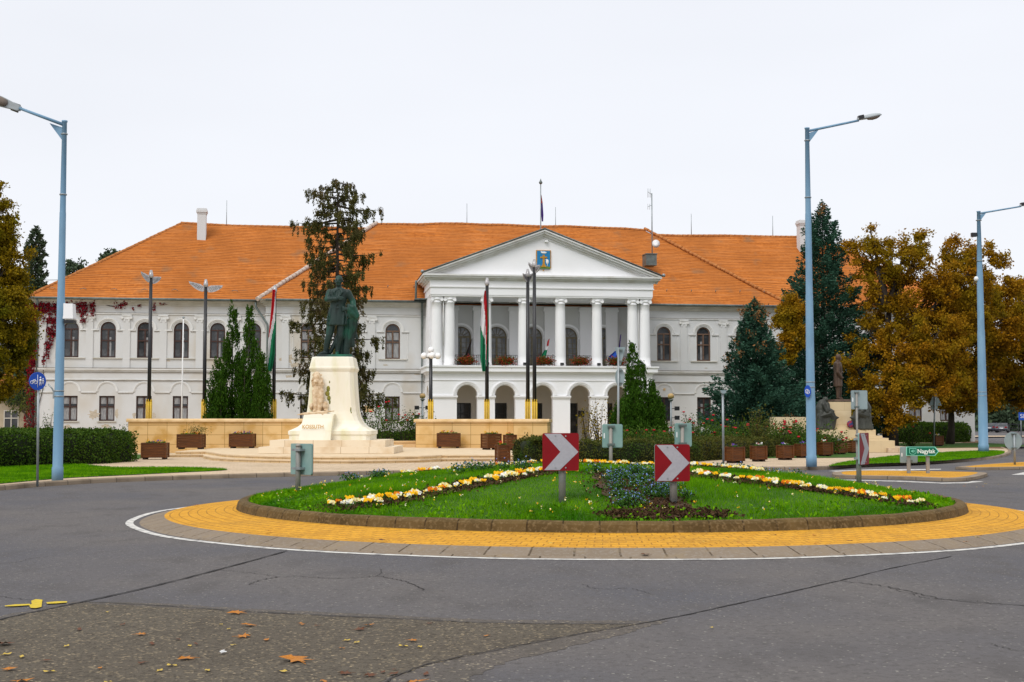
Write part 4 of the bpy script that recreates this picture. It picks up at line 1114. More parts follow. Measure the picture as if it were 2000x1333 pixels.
pipe([(PL - .75, -1.2, 11.7), (PL - .72, -.55, 10.6), (PL - .72, -.5, 10.35)], .08)
mb = MB(); mb.box(PL - .85, PL + .02, -1.5, -.2, 10.36, 10.42); mb.build('flashing', M_GUTTER, hall)
# columns
def col_mesh():
    mb = MB()
    prof = [(.42, 5.52), (.42, 5.60), (.40, 5.64), (.395, 5.70)]
    for k in range(9): t = k / 8; prof.append((.385 - .055 * t ** 1.5, 5.70 + (9.86 - 5.70) * t))
    prof += [(.36, 9.88), (.36, 9.93), (.33, 9.95), (.34, 10.06)]
    mb.lathe(prof, n=28); return mb.mesh('column', M_PLASTW)
def ion_mesh():
    mb = MB(); mb.box(-.40, .40, -.38, .38, 10.20, 10.335); mb.lathe([(.33, 10.02), (.40, 10.10), (.40, 10.20)], n=24)
    for sx in (-1, 1):
        for sy in (-1, 1):
            mb.rings([[(sx * .33 + .115 * math.cos(2 * math.pi * k / 12), yy, 10.08 + .115 * math.sin(2 * math.pi * k / 12)) for k in range(12)] for yy in ((sy * .38), sy * .20)])
    return mb.mesh('capital', M_PLASTW)
CM, IM = col_mesh(), ion_mesh()
for d in (-7.40, -6.50, -3.93, -1.31, 1.31, 3.93, 6.50, 7.40):
    c = link('column', CM, port, (PCX + d, PY + .38, 0)); link('capital', IM, c)
mb = MB()
for d in (-6.95, 6.95): mb.box(PCX + d - .06, PCX + d + .06, PY + .45, PY + .9, 5.52, 10.33)
mb.tube([(PCX - 6.94, PY + .12, 6.9), (PCX - 6.94, PY + .12, 10.3)], .03, 6)
mb.build('column_gap_panel', M_TRIM, port)
# pilasters and panels on the loggia's back wall
for d in (-3.93, -1.31, 1.31, 3.93, 5.9, -5.9):
    mb = MB(); mb.box(PCX + d - .42, PCX + d + .42, -.25, 0.02, 5.52, 9.7); mb.box(PCX + d - .50, PCX + d + .50, -.33, 0.02, 9.7, 9.86); mb.box(PCX + d - .46, PCX + d + .46, -.29, .02, 9.86, 10.0); mb.build('loggia_pilaster', M_PLASTW, port)
mb = MB()
for s in DOORS: hood(mb, s, 8.55 - .74, .84, .98, 0, .08); mb.box(s - 1.0, s - .80, -.08, .02, 7.68, 7.81); mb.box(s + .80, s + 1.0, -.08, .02, 7.68, 7.81)
mb.build('door_surround', M_PLASTW, port)
def bdoor_mesh():
    mb = MB(); w = .74; z0, z1 = 5.55, 8.55; sp = z1 - w; fw = .10; y0, y1 = .1, .2
    mb.box(-w, -w + fw, y0, y1, z0, sp); mb.box(w - fw, w, y0, y1, z0, sp); mb.box(-w, w, y0 - .01, y1, sp - .09, sp + .05); mb.box(-.07, .07, y0 - .005, y1, z0, sp - .09)
    mb.box(-w + fw, -.07, y0 + .004, y1, z0, z0 + .75); mb.box(.07, w - fw, y0 + .004, y1, z0, z0 + .75)
    for x in (-.40, .40): mb.box(x - .018, x + .018, y0 + .01, y1, z0 + .75, sp - .09)
    for k in range(1, 4): zz = z0 + .75 + (sp - z0 - .84) * k / 4; mb.box(-w + fw, -.07, y0 + .012, y1 - .002, zz - .018, zz + .018); mb.box(.07, w - fw, y0 + .012, y1 - .002, zz - .018, zz + .018)
    o, i_ = arc(0, sp, w, 12), arc(0, sp, w - fw, 12)
    for k in range(12): mb.face([(i_[k][0], y0, i_[k][1]), (i_[k + 1][0], y0, i_[k + 1][1]), (o[k + 1][0], y0, o[k + 1][1]), (o[k][0], y0, o[k][1])])
    for k in range(1, 6):
        a = math.pi * k / 6; mb.tube([(.2 * math.cos(a), y0 + .05, sp + .2 * math.sin(a)), ((w - fw) * math.cos(a), y0 + .05, sp + (w - fw) * math.sin(a))], .022, 4)
    q, q2 = arc(0, sp, .22, 8), arc(0, sp, .18, 8)
    for k in range(8): mb.face([(q2[k][0], y0 + .02, q2[k][1]), (q2[k + 1][0], y0 + .02, q2[k + 1][1]), (q[k + 1][0], y0 + .02, q[k + 1][1]), (q[k][0], y0 + .02, q[k][1])])
    return mb.mesh('balcony_door', M_DOORF)
def bpane(w, z0, z1, arch, mat, name='pane', y=.165):
    mb = MB(); sp = z1 - w if arch else z1
    P = [(-w + .02, z0)] + ([(w - .02, z0)] + list(reversed(arc(0, sp, w - .02, 12))) if arch else [(w - .02, z0), (w - .02, z1), (-w + .02, z1)])
    mb.face([(p[0], y, p[1]) for p in P]); return mb.mesh(name, mat)
M_GLASSL = pmat('curtained_glass', (0.22, 0.225, 0.23), (0.12, 0.125, 0.13), 2.0, 0.2, spec=0.5)
BD, BP = bdoor_mesh(), bpane(.74, 5.6, 8.55, True, M_GLASSL)
for s in DOORS: d = link('balcony_door', BD, port, (s, 0, 0)); link('pane', BP, d)
# ground floor openings inside the arcade
for i, s in enumerate(DOORS):
    mb = MB(); z0 = .15 if i != 1 else 1.0
    for x in (-.70, -.04, .62): mb.box(x, x + .08, .1, .18, z0, 3.0)
    for z in (z0, 2.2, 2.92): mb.box(-.7, .7, .095, .18, z, z + .08)
    d = mb.build('ground_door', M_BLACK, port, (s, 0, 0)); link('pane', bpane(.72, z0 + .05, 2.97, False, M_GLASS), d)
mb = MB(); mb.box(PCX - 2.0, PCX - 1.99, 0, 0, 0, 0) if False else None
# balcony railings and flower boxes
def rail_mesh(w):
    mb = MB(); z0, z1 = 5.55, 6.28
    mb.box(-w, w, -.02, .02, z1 - .03, z1); mb.box(-w, w, -.015, .015, z0 + .08, z0 + .11)
    n_ = int(2 * w / .12)
    for k in range(n_ + 1): x = -w + .01 + (2 * w - .02) * k / n_; mb.tube([(x, 0, z0), (x, 0, z1 - .03)], .012, 4)
    for k in range(n_ // 2):
        x = -w + .12 + k * .24; P = [(x + .05 * math.cos(a), 0, z1 - .13 + .07 * math.sin(a)) for a in np.linspace(0, 2 * math.pi, 9)]; mb.tube(P, .010, 4)
    return mb.mesh('railing', M_BLACK)
for k in (-2, -1, 0, 1, 2):
    w = .88
    s = PCX + 2.62 * k
    link('railing', rail_mesh(w), port, (s, PY + .30, 0))
for d in (-3.93, -1.31, 1.31, 3.93, -6.5):
    mb = MB(); s = PCX + d + (0 if d != -6.5 else .55); mb.box(s - .10, s + .10, PY - .35, PY - .15, 5.52, 5.56); mb.box(s - .12, s + .12, PY - .38, PY - .18, 5.58, 5.74); mb.build('floodlight', M_BLACK, port)
mb = MB()
for d in (-5.2, -2.62, 0): mb.box(PCX + d - .9, PCX + d + .45, PY + 1.4, PY + 1.46, 10.05, 10.09)
mb.build('ceiling_rail', M_GUTTER, port)
def flower_box(s, label):
    t = thing('flower_box', label, 'flower box', T(s, PY - .12, 5.62), TA, 'flower boxes on the balcony')
    mb = MB(); mb.box(-.48, .48, -.13, .13, 0, .24); mb.build('trough', M_WOODD, t)
    g = np.random.default_rng(int(s * 10) + 500); N = 900
    P = g.normal(size=(N, 3)) * (.30, .14, .13) + (0, -.05, .26); P[:, 0] = np.clip(P[:, 0], -.75, .75)
    link('foliage', np_mesh('foliage', leaf_quads(P, .10, .8), 4, M_HEDGEB), t)
    N = 520; P = g.normal(size=(N, 3)) * (.33, .15, .15) + (0, -.10, .24); P[:, 0] = np.clip(P[:, 0], -.78, .78)
    link('blossom', np_mesh('blossom', leaf_quads(P, .075, .9), 4, M_GERA), t)
for k, (px, lb) in enumerate(((910, 'leftmost flower box of red blooms on the balcony, below the black flag'), (988, 'second flower box from the left on the balcony, behind the tall hanging tricolour'), (1063, 'flower box of red blooms under the small tricolour flag'), (1134, 'fourth flower box on the balcony, right of the small tricolour flag'), (1204, 'rightmost flower box on the balcony, partly covered by a blue flag'))):
    flower_box(T_of(px, 708, PY - .12)[0], lb)
# coat of arms panel
ca, cb = T_of(1047, 489, PY - .1), T_of(1076, 527, PY - .1)
cx_, w2 = (ca[0] + cb[0]) / 2, (cb[0] - ca[0]) / 2; zt, zb2 = ca[1], cb[1]
M_CBLUE = pmat('arms_blue', (0.01, 0.19, 0.42), rough=.5)
M_CGOLD = pmat('arms_gold', (0.55, 0.27, 0.02), (0.42, 0.2, 0.015), 8, .5)
M_CGREEN = pmat('arms_green', (0.13, 0.20, 0.02), rough=.6)
mb = MB(); hh = zt - zb2
out = [(-w2, 0), (w2, 0), (w2, -hh * .92), (w2 * .8, -hh), (.08, -hh), (0, -hh - .12), (-.08, -hh), (-w2 * .8, -hh), (-w2, -hh * .92)]
mb.prism([(cx_ + p[0], zt + p[1]) for p in out], PY - .14, PY - .04)
arms = mb.build('coat_of_arms', M_CGOLD, port)
inn = [(p[0] * .88, p[1] * .96 - .05) for p in out if abs(p[1] + hh + .12) > .01]
mb = MB(); mb.prism([(cx_ + p[0], zt + p[1]) for p in inn], PY - .16, PY - .13); mb.build('blue_field', M_CBLUE, arms)
mb = MB(); mb.prism([(cx_ - w2 * .85, zt - hh * .97), (cx_ - w2 * .85, zt - hh * .86), (cx_, zt - hh * .82), (cx_ + w2 * .85, zt - hh * .86), (cx_ + w2 * .85, zt - hh * .97)], PY - .175, PY - .155); mb.build('green_mound', M_CGREEN, arms)
mb = MB()
mb.prism([(cx_ - .07, zt - hh * .86), (cx_ - .07, zt - hh * .25), (cx_ + .07, zt - hh * .25), (cx_ + .07, zt - hh * .86)], PY - .19, PY - .16)
mb.prism([(cx_ - .24, zt - hh * .42), (cx_ - .24, zt - hh * .34), (cx_ + .24, zt - hh * .34), (cx_ + .24, zt - hh * .42)], PY - .20, PY - .16)
mb.prism([(cx_ - .20, zt - hh * .88), (cx_ - .07, zt - hh * .72), (cx_ + .07, zt - hh * .72), (cx_ + .20, zt - hh * .88)], PY - .21, PY - .16); mb.build('gold_cross', M_CGOLD, arms)
mb = MB()
mb.ball((cx_ + .02, PY - .17, zt - hh * .13), .14, 10, 6, sc=(1.5, .3, .55)); mb.ball((cx_ - .16, PY - .17, zt - hh * .08), .05, 8, 6, sc=(1, .5, 1))
mb.ball((cx_ + .26, PY - .17, zt - hh * .60), .13, 10, 6, sc=(.8, .3, 1.3)); mb.ball((cx_ + .18, PY - .17, zt - hh * .50), .05, 8, 6, sc=(1, .5, 1))
mb.tube([(cx_ + .26, PY - .17, zt - hh * .72), (cx_ + .26, PY - .17, zt - hh * .84)], .02, 4); mb.build('white_birds', M_WPURE, arms)
mb = MB(); q = T_of(1067, 472, PY - .2); mb.box(q[0] - .1, q[0] + .1, PY - .3, PY - .05, q[1] - .05, q[1] + .09); mb.build('spotlight', M_WPURE, port)
mb = MB(); q = T_of(1174, 806, 0); mb.box(4.9, 5.35, -.04, .0, 2.0, 2.45); mb.build('wall_board', M_BLACK, port)
mb = MB(); mb.tube([(PCX - 1.1, PY + .9, 3.1), (PCX - 1.1, PY + .9, 4.9)], .015, 4); mb.box(PCX - 1.22, PCX - .98, PY + .78, PY + 1.02, 2.75, 3.12); mb.build('hanging_lantern', M_BLACK, port)

# ================================================================== TREES AND PLANTS
def bez(a, b, c, n=6):
    return [a * (1 - t) ** 2 + b * 2 * t * (1 - t) + c * t * t for t in [k / n for k in range(n + 1)]]
def conifer(name, label, loc, H, env, mat, n_br=260, per=150, size=.16, droop=.12, up=.25, trunk_r=.22, z0=.6, spread=.28, thick=.10, hang=0.0, aspect=.35, seed=1, group=None, tips=None, sx=1.0, bend=0.0, bstart=.12, bvis=True, cat='tree'):
    g = np.random.default_rng(seed); t = thing(name, label, cat, loc, 0, group)
    mb = MB()
    mb.tube([(bend * (z / H) ** 2, 0, z) for z in np.linspace(-.1, H * .985, 9)], [trunk_r * (1 - .93 * k / 8) for k in range(9)], 9)
    P, Dr, PT = [], [], []
    zs = z0 + (H - z0) * (np.arange(n_br) / n_br) ** 1.12
    az = np.cumsum(g.uniform(1.7, 2.9, n_br))
    for i in range(n_br):
        z = zs[i]; f = (z - z0) / (H - z0)
        L = env(f, az[i]) * (g.uniform(.72, 1.08) if not hang else g.uniform(.45, 1.12))
        if L < .05: L = .05
        d = np.array([math.cos(az[i]), math.sin(az[i]), 0.0])
        def pt(s):   # s 0..1
            return np.array([bend * (z / H) ** 2, 0, z]) + d * L * s + np.array([0, 0, 1]) * L * (-droop * s + up * s * s)
        if bvis and L > .3: mb.tube([pt(s) for s in (0, .35, .7, .97)], [.012 + .022 * L, .010 + .014 * L, .008 + .006 * L, .006], 5)
        m = max(int(per * (L / max(env(0.15, 0), .1)) ** 1.1), 14)
        s = bstart + (1 - bstart) * g.uniform(0, 1, m) ** .75
        base = np.array([pt(q) for q in s])
        side = np.array([-d[1], d[0], 0])
        wd = spread * L * (1.05 - s) * 1.1 + .05
        lat = g.uniform(-1, 1, m) * wd
        base = base + side * lat[:, None] - d * (np.abs(lat) * .45)[:, None]
        vv = g.normal(0, 1, m) * thick
        if hang:   # twigs hang in separate strands
            nt = max(int(15 * L / 2.4), 4); sa = np.clip(bstart + (1.02 - bstart) * g.uniform(0, 1, nt) ** .8, 0, 1.02); la = g.uniform(-1, 1, nt) * spread * L * 1.5 * (1.1 - sa); ln = g.uniform(.15, 1, nt) * hang * 2.4 * (.45 + .55 * min(L / 2, 1))
            wk = g.integers(0, nt, m); anc = np.array([pt(q) for q in sa])[wk] + side * la[wk][:, None]
            q_ = g.uniform(0, 1, m) ** 1.3; base = anc + g.normal(0, .055, (m, 3)) * (1.4 - q_)[:, None]; vv = -q_ * ln[wk]; lat = la[wk]
        base[:, 2] += vv
        P.append(base)
        dd = d * 1.0 + side * (np.sign(lat) * .7)[:, None] + np.array([0, 0, .25 if not hang else -1.6])
        Dr.append(dd)
        if tips and g.uniform() < tips(f): PT.append(pt(.93) + g.normal(0, .13, (26, 3)))
    mb.build('trunk', M_BARK, t)
    P, Dr = np.concatenate(P), np.concatenate(Dr)
    P[:, 0] *= sx
    V = leaf_quads(P, size, aspect, Dr, .8, g); mi = [0] * len(V)
    if PT: W = leaf_quads(np.concatenate(PT), size * .95, .5, None, 1, g); V = np.concatenate([V, W]); mi += [1] * len(W)
    link('crown', np_mesh('crown', V, 4, [mat, M_BROWNC], mi), t)
    return t
def pxh(Y): return Y / PF
# the thin spruce behind the monument
Ysp = 78.0; b_ = A(656, 868, Ysp); Hs = A(656, 352, Ysp).z
def env_sp(f, a):
    T_ = [(0, 2.4), (.1, 2.8), (.25, 2.4), (.42, 2.4), (.55, 2.9), (.66, 3.0), (.76, 2.8), (.86, 2.5), (.93, 2.1), (.975, 1.5), (1, .35)]
    for (x0, y0), (x1, y1) in zip(T_[:-1], T_[1:]):
        if f <= x1: return (y0 + (y1 - y0) * (f - x0) / (x1 - x0)) * (1 + .18 * math.sin(3 * a))
    return .2
conifer('spruce_tree', 'tall thin old spruce with drooping branches rising behind the monument', (b_.x, Ysp, 0.1), Hs, env_sp, M_DKSP, n_br=138, per=690, size=.145, droop=.20, up=.22, trunk_r=.28, z0=1.4, spread=.17, thick=.05, hang=.36, aspect=.40, seed=5, bstart=.24)
# blue spruces
def env_bs(w, top=1.0, p=.8): return lambda f, a: w * (1 - f) ** p * (1 + .12 * math.sin(2 * a + 7 * f) + .08 * math.sin(23 * f))
Yb = 74.0; b_ = A(1476, 880, Yb)
conifer('blue_spruce', 'lower blue spruce with brown cones, right of the portico', (b_.x, Yb, 0.1), A(1476, 590, Yb).z, env_bs(3.35, p=.70), M_BLUE_SP, n_br=230, per=420, size=.19, droop=.16, up=.30, z0=.15, spread=.42, thick=.12, seed=9, tips=lambda f: .04 + .45 * max(0, f - .45), aspect=.42, bvis=False)
Yc = 86.0; b_ = A(1612, 878, Yc)
conifer('blue_spruce', 'tallest blue spruce with brown cones at its tip, behind the right-hand monument', (b_.x, Yc, 0.1), A(1612, 400, Yc).z, env_bs(5.0, p=.66), M_BLUE_SP, n_br=300, per=520, size=.21, droop=.16, up=.28, z0=.4, spread=.34, thick=.12, seed=12, tips=lambda f: .0 + .9 * max(0, f - .72), aspect=.42, bvis=False)
Yd = 112.0; b_ = A(62, 860, Yd)
conifer('spruce_tree', 'dark spruce standing behind the left end of the town hall', (b_.x, Yd, 0), A(58, 442, Yd).z, env_bs(2.4, p=.5), M_FARL, n_br=200, per=150, size=.34, droop=.2, up=.22, z0=3, spread=.34, thick=.12, seed=15, aspect=.45)

def flame(name, label, spires, mat, seed, size=.12, dens=900, group=None, cat='shrub'):
    """columnar evergreen made of upright spires; spires: (x, y, height, radius)"""
    g = np.random.default_rng(seed); x0, y0 = spires[0][0], spires[0][1]
    t = thing(name, label, cat, (x0, y0, 0.1), 0, group); P, Dr = [], []; mb = MB()
    for (x, y, h, r) in spires:
        mb.tube([(x - x0, y - y0, 0), (x - x0, y - y0, h * .9)], [.07, .01], 6)
        n_sub = int(50 + 30 * r * h)
        for k in range(n_sub):
            f = g.uniform(0, 1) ** 1.25; z = h * f * .95
            rr = r * (1 - f) ** .62 * min(1, .55 + f * 3) * g.uniform(.55, 1.0); a = g.uniform(0, 6.283)
            c = np.array([x - x0 + rr * math.cos(a), y - y0 + rr * math.sin(a), z]); L = g.uniform(.35, .75) * (1 - .35 * f)
            m = int(dens * .055 * L / .5)
            s = g.uniform(0, 1, m); q = c + np.stack([g.normal(0, .085, m) * (1.25 - s), g.normal(0, .085, m) * (1.25 - s), s * L * 1.1], 1)
            q[:, :2] += np.array([math.cos(a), math.sin(a)]) * (s * .10)[:, None]
            P.append(q); Dr.append(np.tile([math.cos(a) * .35, math.sin(a) * .35, 1.3], (m, 1)))
    P, Dr = np.concatenate(P), np.concatenate(Dr)
    mb.build('stem', M_BARK, t); link('foliage', np_mesh('foliage', leaf_quads(P, size, .42, Dr, .75, g), 4, mat), t)
    return t
def sp(px, ptop, Y, rpx): p = A(px, 870, Y); return (p.x, Y, A(px, ptop, Y).z - .1, rpx * pxh(Y))
flame('thuja', 'tall pointed green thuja, left of the two spires beside the tricolour pole', [sp(452, 589, 71, 27), sp(440, 660, 70.6, 22), sp(466, 690, 70.5, 20)], M_THUJA, 21, group='green thujas left of the monument')
flame('thuja', 'tall pointed green thuja, right of the two spires beside the tricolour pole', [sp(484, 597, 70.5, 25), sp(497, 665, 70.3, 22), sp(476, 690, 70, 20)], M_THUJA, 22, group='green thujas left of the monument')
flame('thuja', 'lower broad thuja at the left foot of the two tall spires', [sp(424, 700, 70, 24), sp(410, 735, 70, 14), sp(430, 725, 69.6, 20)], M_THUJA, 23, group='green thujas left of the monument')
flame('thuja', 'lower broad thuja at the right foot of the two tall spires', [sp(510, 690, 69.8, 20), sp(520, 730, 69.7, 13), sp(505, 725, 69.5, 20)], M_THUJA, 24, group='green thujas left of the monument')
flame('thuja', 'tallest spiky green thuja in front of the portico, right half', [sp(1236, 671, 68, 24), sp(1232, 720, 67.8, 22), sp(1225, 780, 67.5, 30), sp(1240, 760, 67.2, 28)], M_THUJA, 25, group='green thujas before the portico')
flame('thuja', 'second spire thuja just right of the tallest one before the portico', [sp(1252, 703, 67.6, 19), sp(1262, 770, 67.2, 26), sp(1250, 790, 66.8, 26)], M_THUJA, 26, group='green thujas before the portico')
flame('thuja', 'small thuja spire at the portico corner, between taller and lower ones', [sp(1272, 745, 67.6, 13), sp(1276, 770, 67.4, 20)], M_THUJA, 27, group='green thujas before the portico')
flame('thuja', 'rightmost lowest thuja of the clump before the portico', [sp(1283, 768, 67, 20), sp(1292, 800, 66.8, 15)], M_THUJA, 28, group='green thujas before the portico')
flame('thuja', 'broad low thuja at the left foot of the clump before the portico', [sp(1212, 790, 66.8, 22), sp(1200, 810, 66.6, 14), sp(1222, 800, 66.4, 22)], M_THUJA, 29, group='green thujas before the portico')

def broadleaf(name, label, base, blobs, mat, n_cl=200, per=200, size=.17, cr=.62, trunk_r=.35, fork=.28, seed=1, group=None, limbs=True, cat='tree', shell=.45, flat=.75, weights=None, trunk_h=None):
    g = np.random.default_rng(seed); t = thing(name, label, cat, base, 0, group)
    base = Vector(base); mb = MB()
    C_ = np.array([(Vector(c) - base) for c, r in blobs]); Rr = np.array([r for c, r in blobs])
    vol = Rr.prod(1) ** .75; w = vol / vol.sum() if weights is None else np.array(weights) / sum(weights)
    idx = g.choice(len(blobs), n_cl, p=w); u = unit(g.normal(size=(n_cl, 3))) * (shell + (1 - shell) * g.uniform(0, 1, (n_cl, 1)) ** .5)
    K = C_[idx] + u * Rr[idx]
    top = C_[:, 2].max(); th = trunk_h or top * .75
    tr = [Vector((0.1 * math.sin(k), 0.08 * math.cos(k * 2), th * k / 7)) for k in range(8)]
    mb.tube(tr, [trunk_r * (1.25 if k == 0 else 1) * (1 - .78 * k / 7) for k in range(8)], 9)
    nodes = [(tr[k], trunk_r * (1 - .78 * k / 7) * .6) for k in range(2, 8)]
    for c, r in zip(C_, Rr):
        c = Vector(c); a = min(tr[1:], key=lambda p: (c - p).length + (0 if p.z < c.z else 3) + abs(p.z - c.z * .45) * .8)
        mid = a.lerp(c, .5) + Vector((0, 0, -.12 * (c - a).length)) + Vector(g.normal(0, .2, 3))
        B = bez(a, mid, c + Vector((0, 0, .25 * r[2])), 7); r0 = trunk_r * .50
        mb.tube(B, [r0 * (1 - .82 * k / 7) for k in range(8)], 7)
        nodes += [(B[k], r0 * (1 - .82 * k / 7) * .55) for k in range(2, 8)]
    NP = np.array([n_[0] for n_ in nodes])
    if limbs:
        for k in range(n_cl):
            if k % 2 and n_cl > 120: continue
            dd = np.linalg.norm(NP - K[k], axis=1) + np.maximum(NP[:, 2] - K[k][2], 0) * .8
            j = int(dd.argmin()); a = Vector(NP[j]); c = Vector(K[k]); r0 = min(nodes[j][1], .03 + .02 * dd[j])
            mid = a.lerp(c, .5) + Vector(g.normal(0, .12 * dd[j] ** .5, 3))
            mb.tube(bez(a, mid, c, 4), [r0, r0 * .7, r0 * .5, r0 * .35, .008], 5)
    mb.build('trunk', M_BARK, t)
    m = per; rad = cr * g.uniform(.6, 1.3, n_cl)
    off = unit(g.normal(size=(n_cl, m, 3))) * (g.uniform(0, 1, (n_cl, m, 1)) ** .45) * rad[:, None, None] * np.array([1, 1, flat])
    # ragged clusters: pull some leaves along random twigs
    tw = unit(g.normal(size=(n_cl, 5, 3))); sel = g.integers(0, 5, (n_cl, m)); tv = np.take_along_axis(tw, sel[:, :, None].repeat(3, 2), 1)
    off = off * .6 + tv * (g.uniform(0, 1, (n_cl, m, 1)) * rad[:, None, None] * .85)
    P = (K[:, None, :] + off).reshape(-1, 3); P = P[P[:, 2] > .25]
    link('crown', np_mesh('crown', leaf_quads(P, size, .7, None, 1, g), 4, mat), t)
    return t
def bl(px, py, Y, rx, rz, ry=None):
    c = A(px, py, Y); s = pxh(Y); return (c, (rx * s, (ry or rx) * s, rz * s))
# oaks at the right
Yo = 84.0; p = A(1738, 872, Yo)
broadleaf('oak_tree', 'big spreading oak with dark limbs and orange-brown leaves, right of the blue spruces', (p.x, Yo, .1),
          [bl(1692, 492, Yo, 34, 38), bl(1765, 510, Yo, 60, 48), bl(1800, 478, Yo, 22, 30), bl(1712, 570, Yo, 48, 52), bl(1790, 590, Yo, 66, 55), bl(1850, 560, Yo - 1, 55, 45), bl(1895, 545, Yo, 45, 40), bl(1700, 660, Yo - 1, 42, 48),
           bl(1760, 680, Yo - 2, 60, 55), bl(1835, 660, Yo - 2, 64, 55), bl(1742, 765, Yo - 3, 62, 50), bl(1680, 740, Yo - 2, 30, 34), bl(1925, 505, Yo, 42, 34), bl(1660, 700, Yo - 3, 30, 18), bl(1880, 620, Yo, 50, 48), bl(1880, 560, Yo + 2, 50, 46), bl(1870, 490, Yo + 2, 40, 30), bl(1905, 600, Yo + 3, 60, 50), bl(1740, 620, Yo + 3, 60, 55), bl(1790, 750, Yo - 3, 60, 40), bl(1840, 720, Yo - 2, 60, 50), bl(1690, 800, Yo - 3, 30, 24), bl(1745, 820, Yo - 3, 42, 18), bl(1665, 470, Yo, 20, 16), bl(1700, 455, Yo, 16, 12)],
          M_OAK, n_cl=730, per=175, size=.15, cr=.54, trunk_r=.48, seed=31, trunk_h=8.6)
Yo2 = 92.0; p = A(1856, 866, Yo2)
broadleaf('oak_tree', 'brown oak with hanging lower branches before the far right end of the town hall', (p.x, Yo2, .1),
          [bl(1900, 690, Yo2, 60, 55), bl(1845, 745, Yo2, 55, 42), bl(1955, 640, Yo2, 55, 55), bl(1900, 770, Yo2 - 1, 48, 32), bl(1820, 700, Yo2, 45, 40), bl(1960, 560, Yo2, 36, 20), bl(1850, 775, Yo2 - 1, 42, 26), bl(1870, 630, Yo2, 60, 50)],
          M_OAK, n_cl=430, per=160, size=.18, cr=.66, trunk_r=.26, seed=33, trunk_h=7.5)
Yo3 = 96.0; p = A(2020, 864, Yo3)
broadleaf('oak_tree', 'brown oak reaching in at the right edge of the view', (p.x, Yo3, .1),
          [bl(2030, 600, Yo3, 70, 60), bl(1985, 690, Yo3, 55, 50), bl(1960, 750, Yo3, 50, 40), bl(2020, 750, Yo3, 70, 50), bl(2080, 680, Yo3, 60, 60), bl(1985, 605, Yo3, 34, 20), bl(1930, 730, Yo3, 40, 40)],
          M_OAK, n_cl=420, per=160, size=.19, cr=.66, trunk_r=.34, seed=34, trunk_h=7)
Yo4 = 82.0; p = A(1532, 868, Yo4)
broadleaf('autumn_tree', 'small orange-leaved tree squeezed between the two blue spruces', (p.x, Yo4, .1),
          [bl(1538, 620, Yo4, 26, 28), bl(1534, 680, Yo4, 24, 30), bl(1552, 660, Yo4, 22, 36), bl(1550, 600, Yo4, 18, 18)], M_OAK, n_cl=90, per=140, size=.16, cr=.5, trunk_r=.12, seed=35)
# golden tree at the left edge
Yg = 62.0; p = A(-40, 880, Yg)
broadleaf('golden_tree', 'large golden-olive autumn tree cut by the left edge of the view', (p.x, Yg, .1),
          [bl(-25, 420, Yg, 30, 60), bl(-40, 480, Yg, 62, 60), bl(0, 540, Yg, 50, 60), bl(10, 620, Yg - 1, 54, 60), bl(-60, 600, Yg, 80, 80), bl(15, 690, Yg - 1, 46, 45), bl(-20, 740, Yg - 1, 60, 45), bl(-110, 700, Yg, 80, 90), bl(-90, 500, Yg, 60, 80), bl(10, 575, Yg, 46, 36), bl(22, 505, Yg, 34, 40), bl(-2, 400, Yg, 20, 44), bl(8, 450, Yg, 26, 40), bl(34, 650, Yg, 36, 50)],
          M_GOLDL, n_cl=700, per=170, size=.13, cr=.44, trunk_r=.34, seed=41, trunk_h=7)
Yh = 125.0
for (pxs, top, lab, sd_) in ((((148, 524, 22, 14), (138, 545, 20, 16), (160, 545, 18, 14)), 0, 'green treetop peeping over the hip of the left roof', 51), (((212, 506, 18, 10), (228, 500, 10, 8), (205, 515, 12, 10)), 0, 'small treetop behind the left roof, nearer the chimney', 52)):
    p = A(pxs[0][0], 850, Yh)
    broadleaf('background_tree', lab, (p.x, Yh, 0), [bl(a, b, Yh, c, d) for a, b, c, d in pxs], M_FARL, n_cl=26, per=90, size=.26, cr=.6, trunk_r=.2, seed=sd_, trunk_h=10)
# dark tree with bare twigs below the golden tree, before the outbuilding
Yi = 84.0; p = A(62, 868, Yi)
broadleaf('small_tree', 'small nearly bare tree beside the red creeper at the left corner', (p.x, Yi, .1), [bl(40, 790, Yi, 22, 20), bl(62, 770, Yi, 16, 18), bl(20, 770, Yi, 26, 20)], M_HEDGEB, n_cl=46, per=16, size=.14, cr=.5, trunk_r=.10, seed=44, trunk_h=1.8)
# far wood at the right, beyond the side street
g = np.random.default_rng(77); P = []
for k in range(230):
    x_ = g.uniform(1840, 2180); Y_ = g.uniform(226, 270); yt = g.uniform(758, 838)
    c = A(x_, yt, Y_); P.append(np.array([c.x, Y_, c.z]) + unit(g.normal(size=(70, 3))) * g.uniform(.5, 2.6, (70, 1)))
for k in range(170):
    x_ = g.uniform(-420, 70); Y_ = g.uniform(150, 190); yt = g.uniform(700, 838)
    c = A(x_, yt, Y_); P.append(np.array([c.x, Y_, c.z]) + unit(g.normal(size=(60, 3))) * g.uniform(.5, 2.6, (60, 1)))
P = np.concatenate(P); P = P[P[:, 2] > 0]
tag(link('far_wood', np_mesh('far_wood', leaf_quads(P, .9, .7, None, 1, g), 4, M_FARL)), 'dark hazy mass of distant trees beyond the side streets', 'wood', kind='stuff')

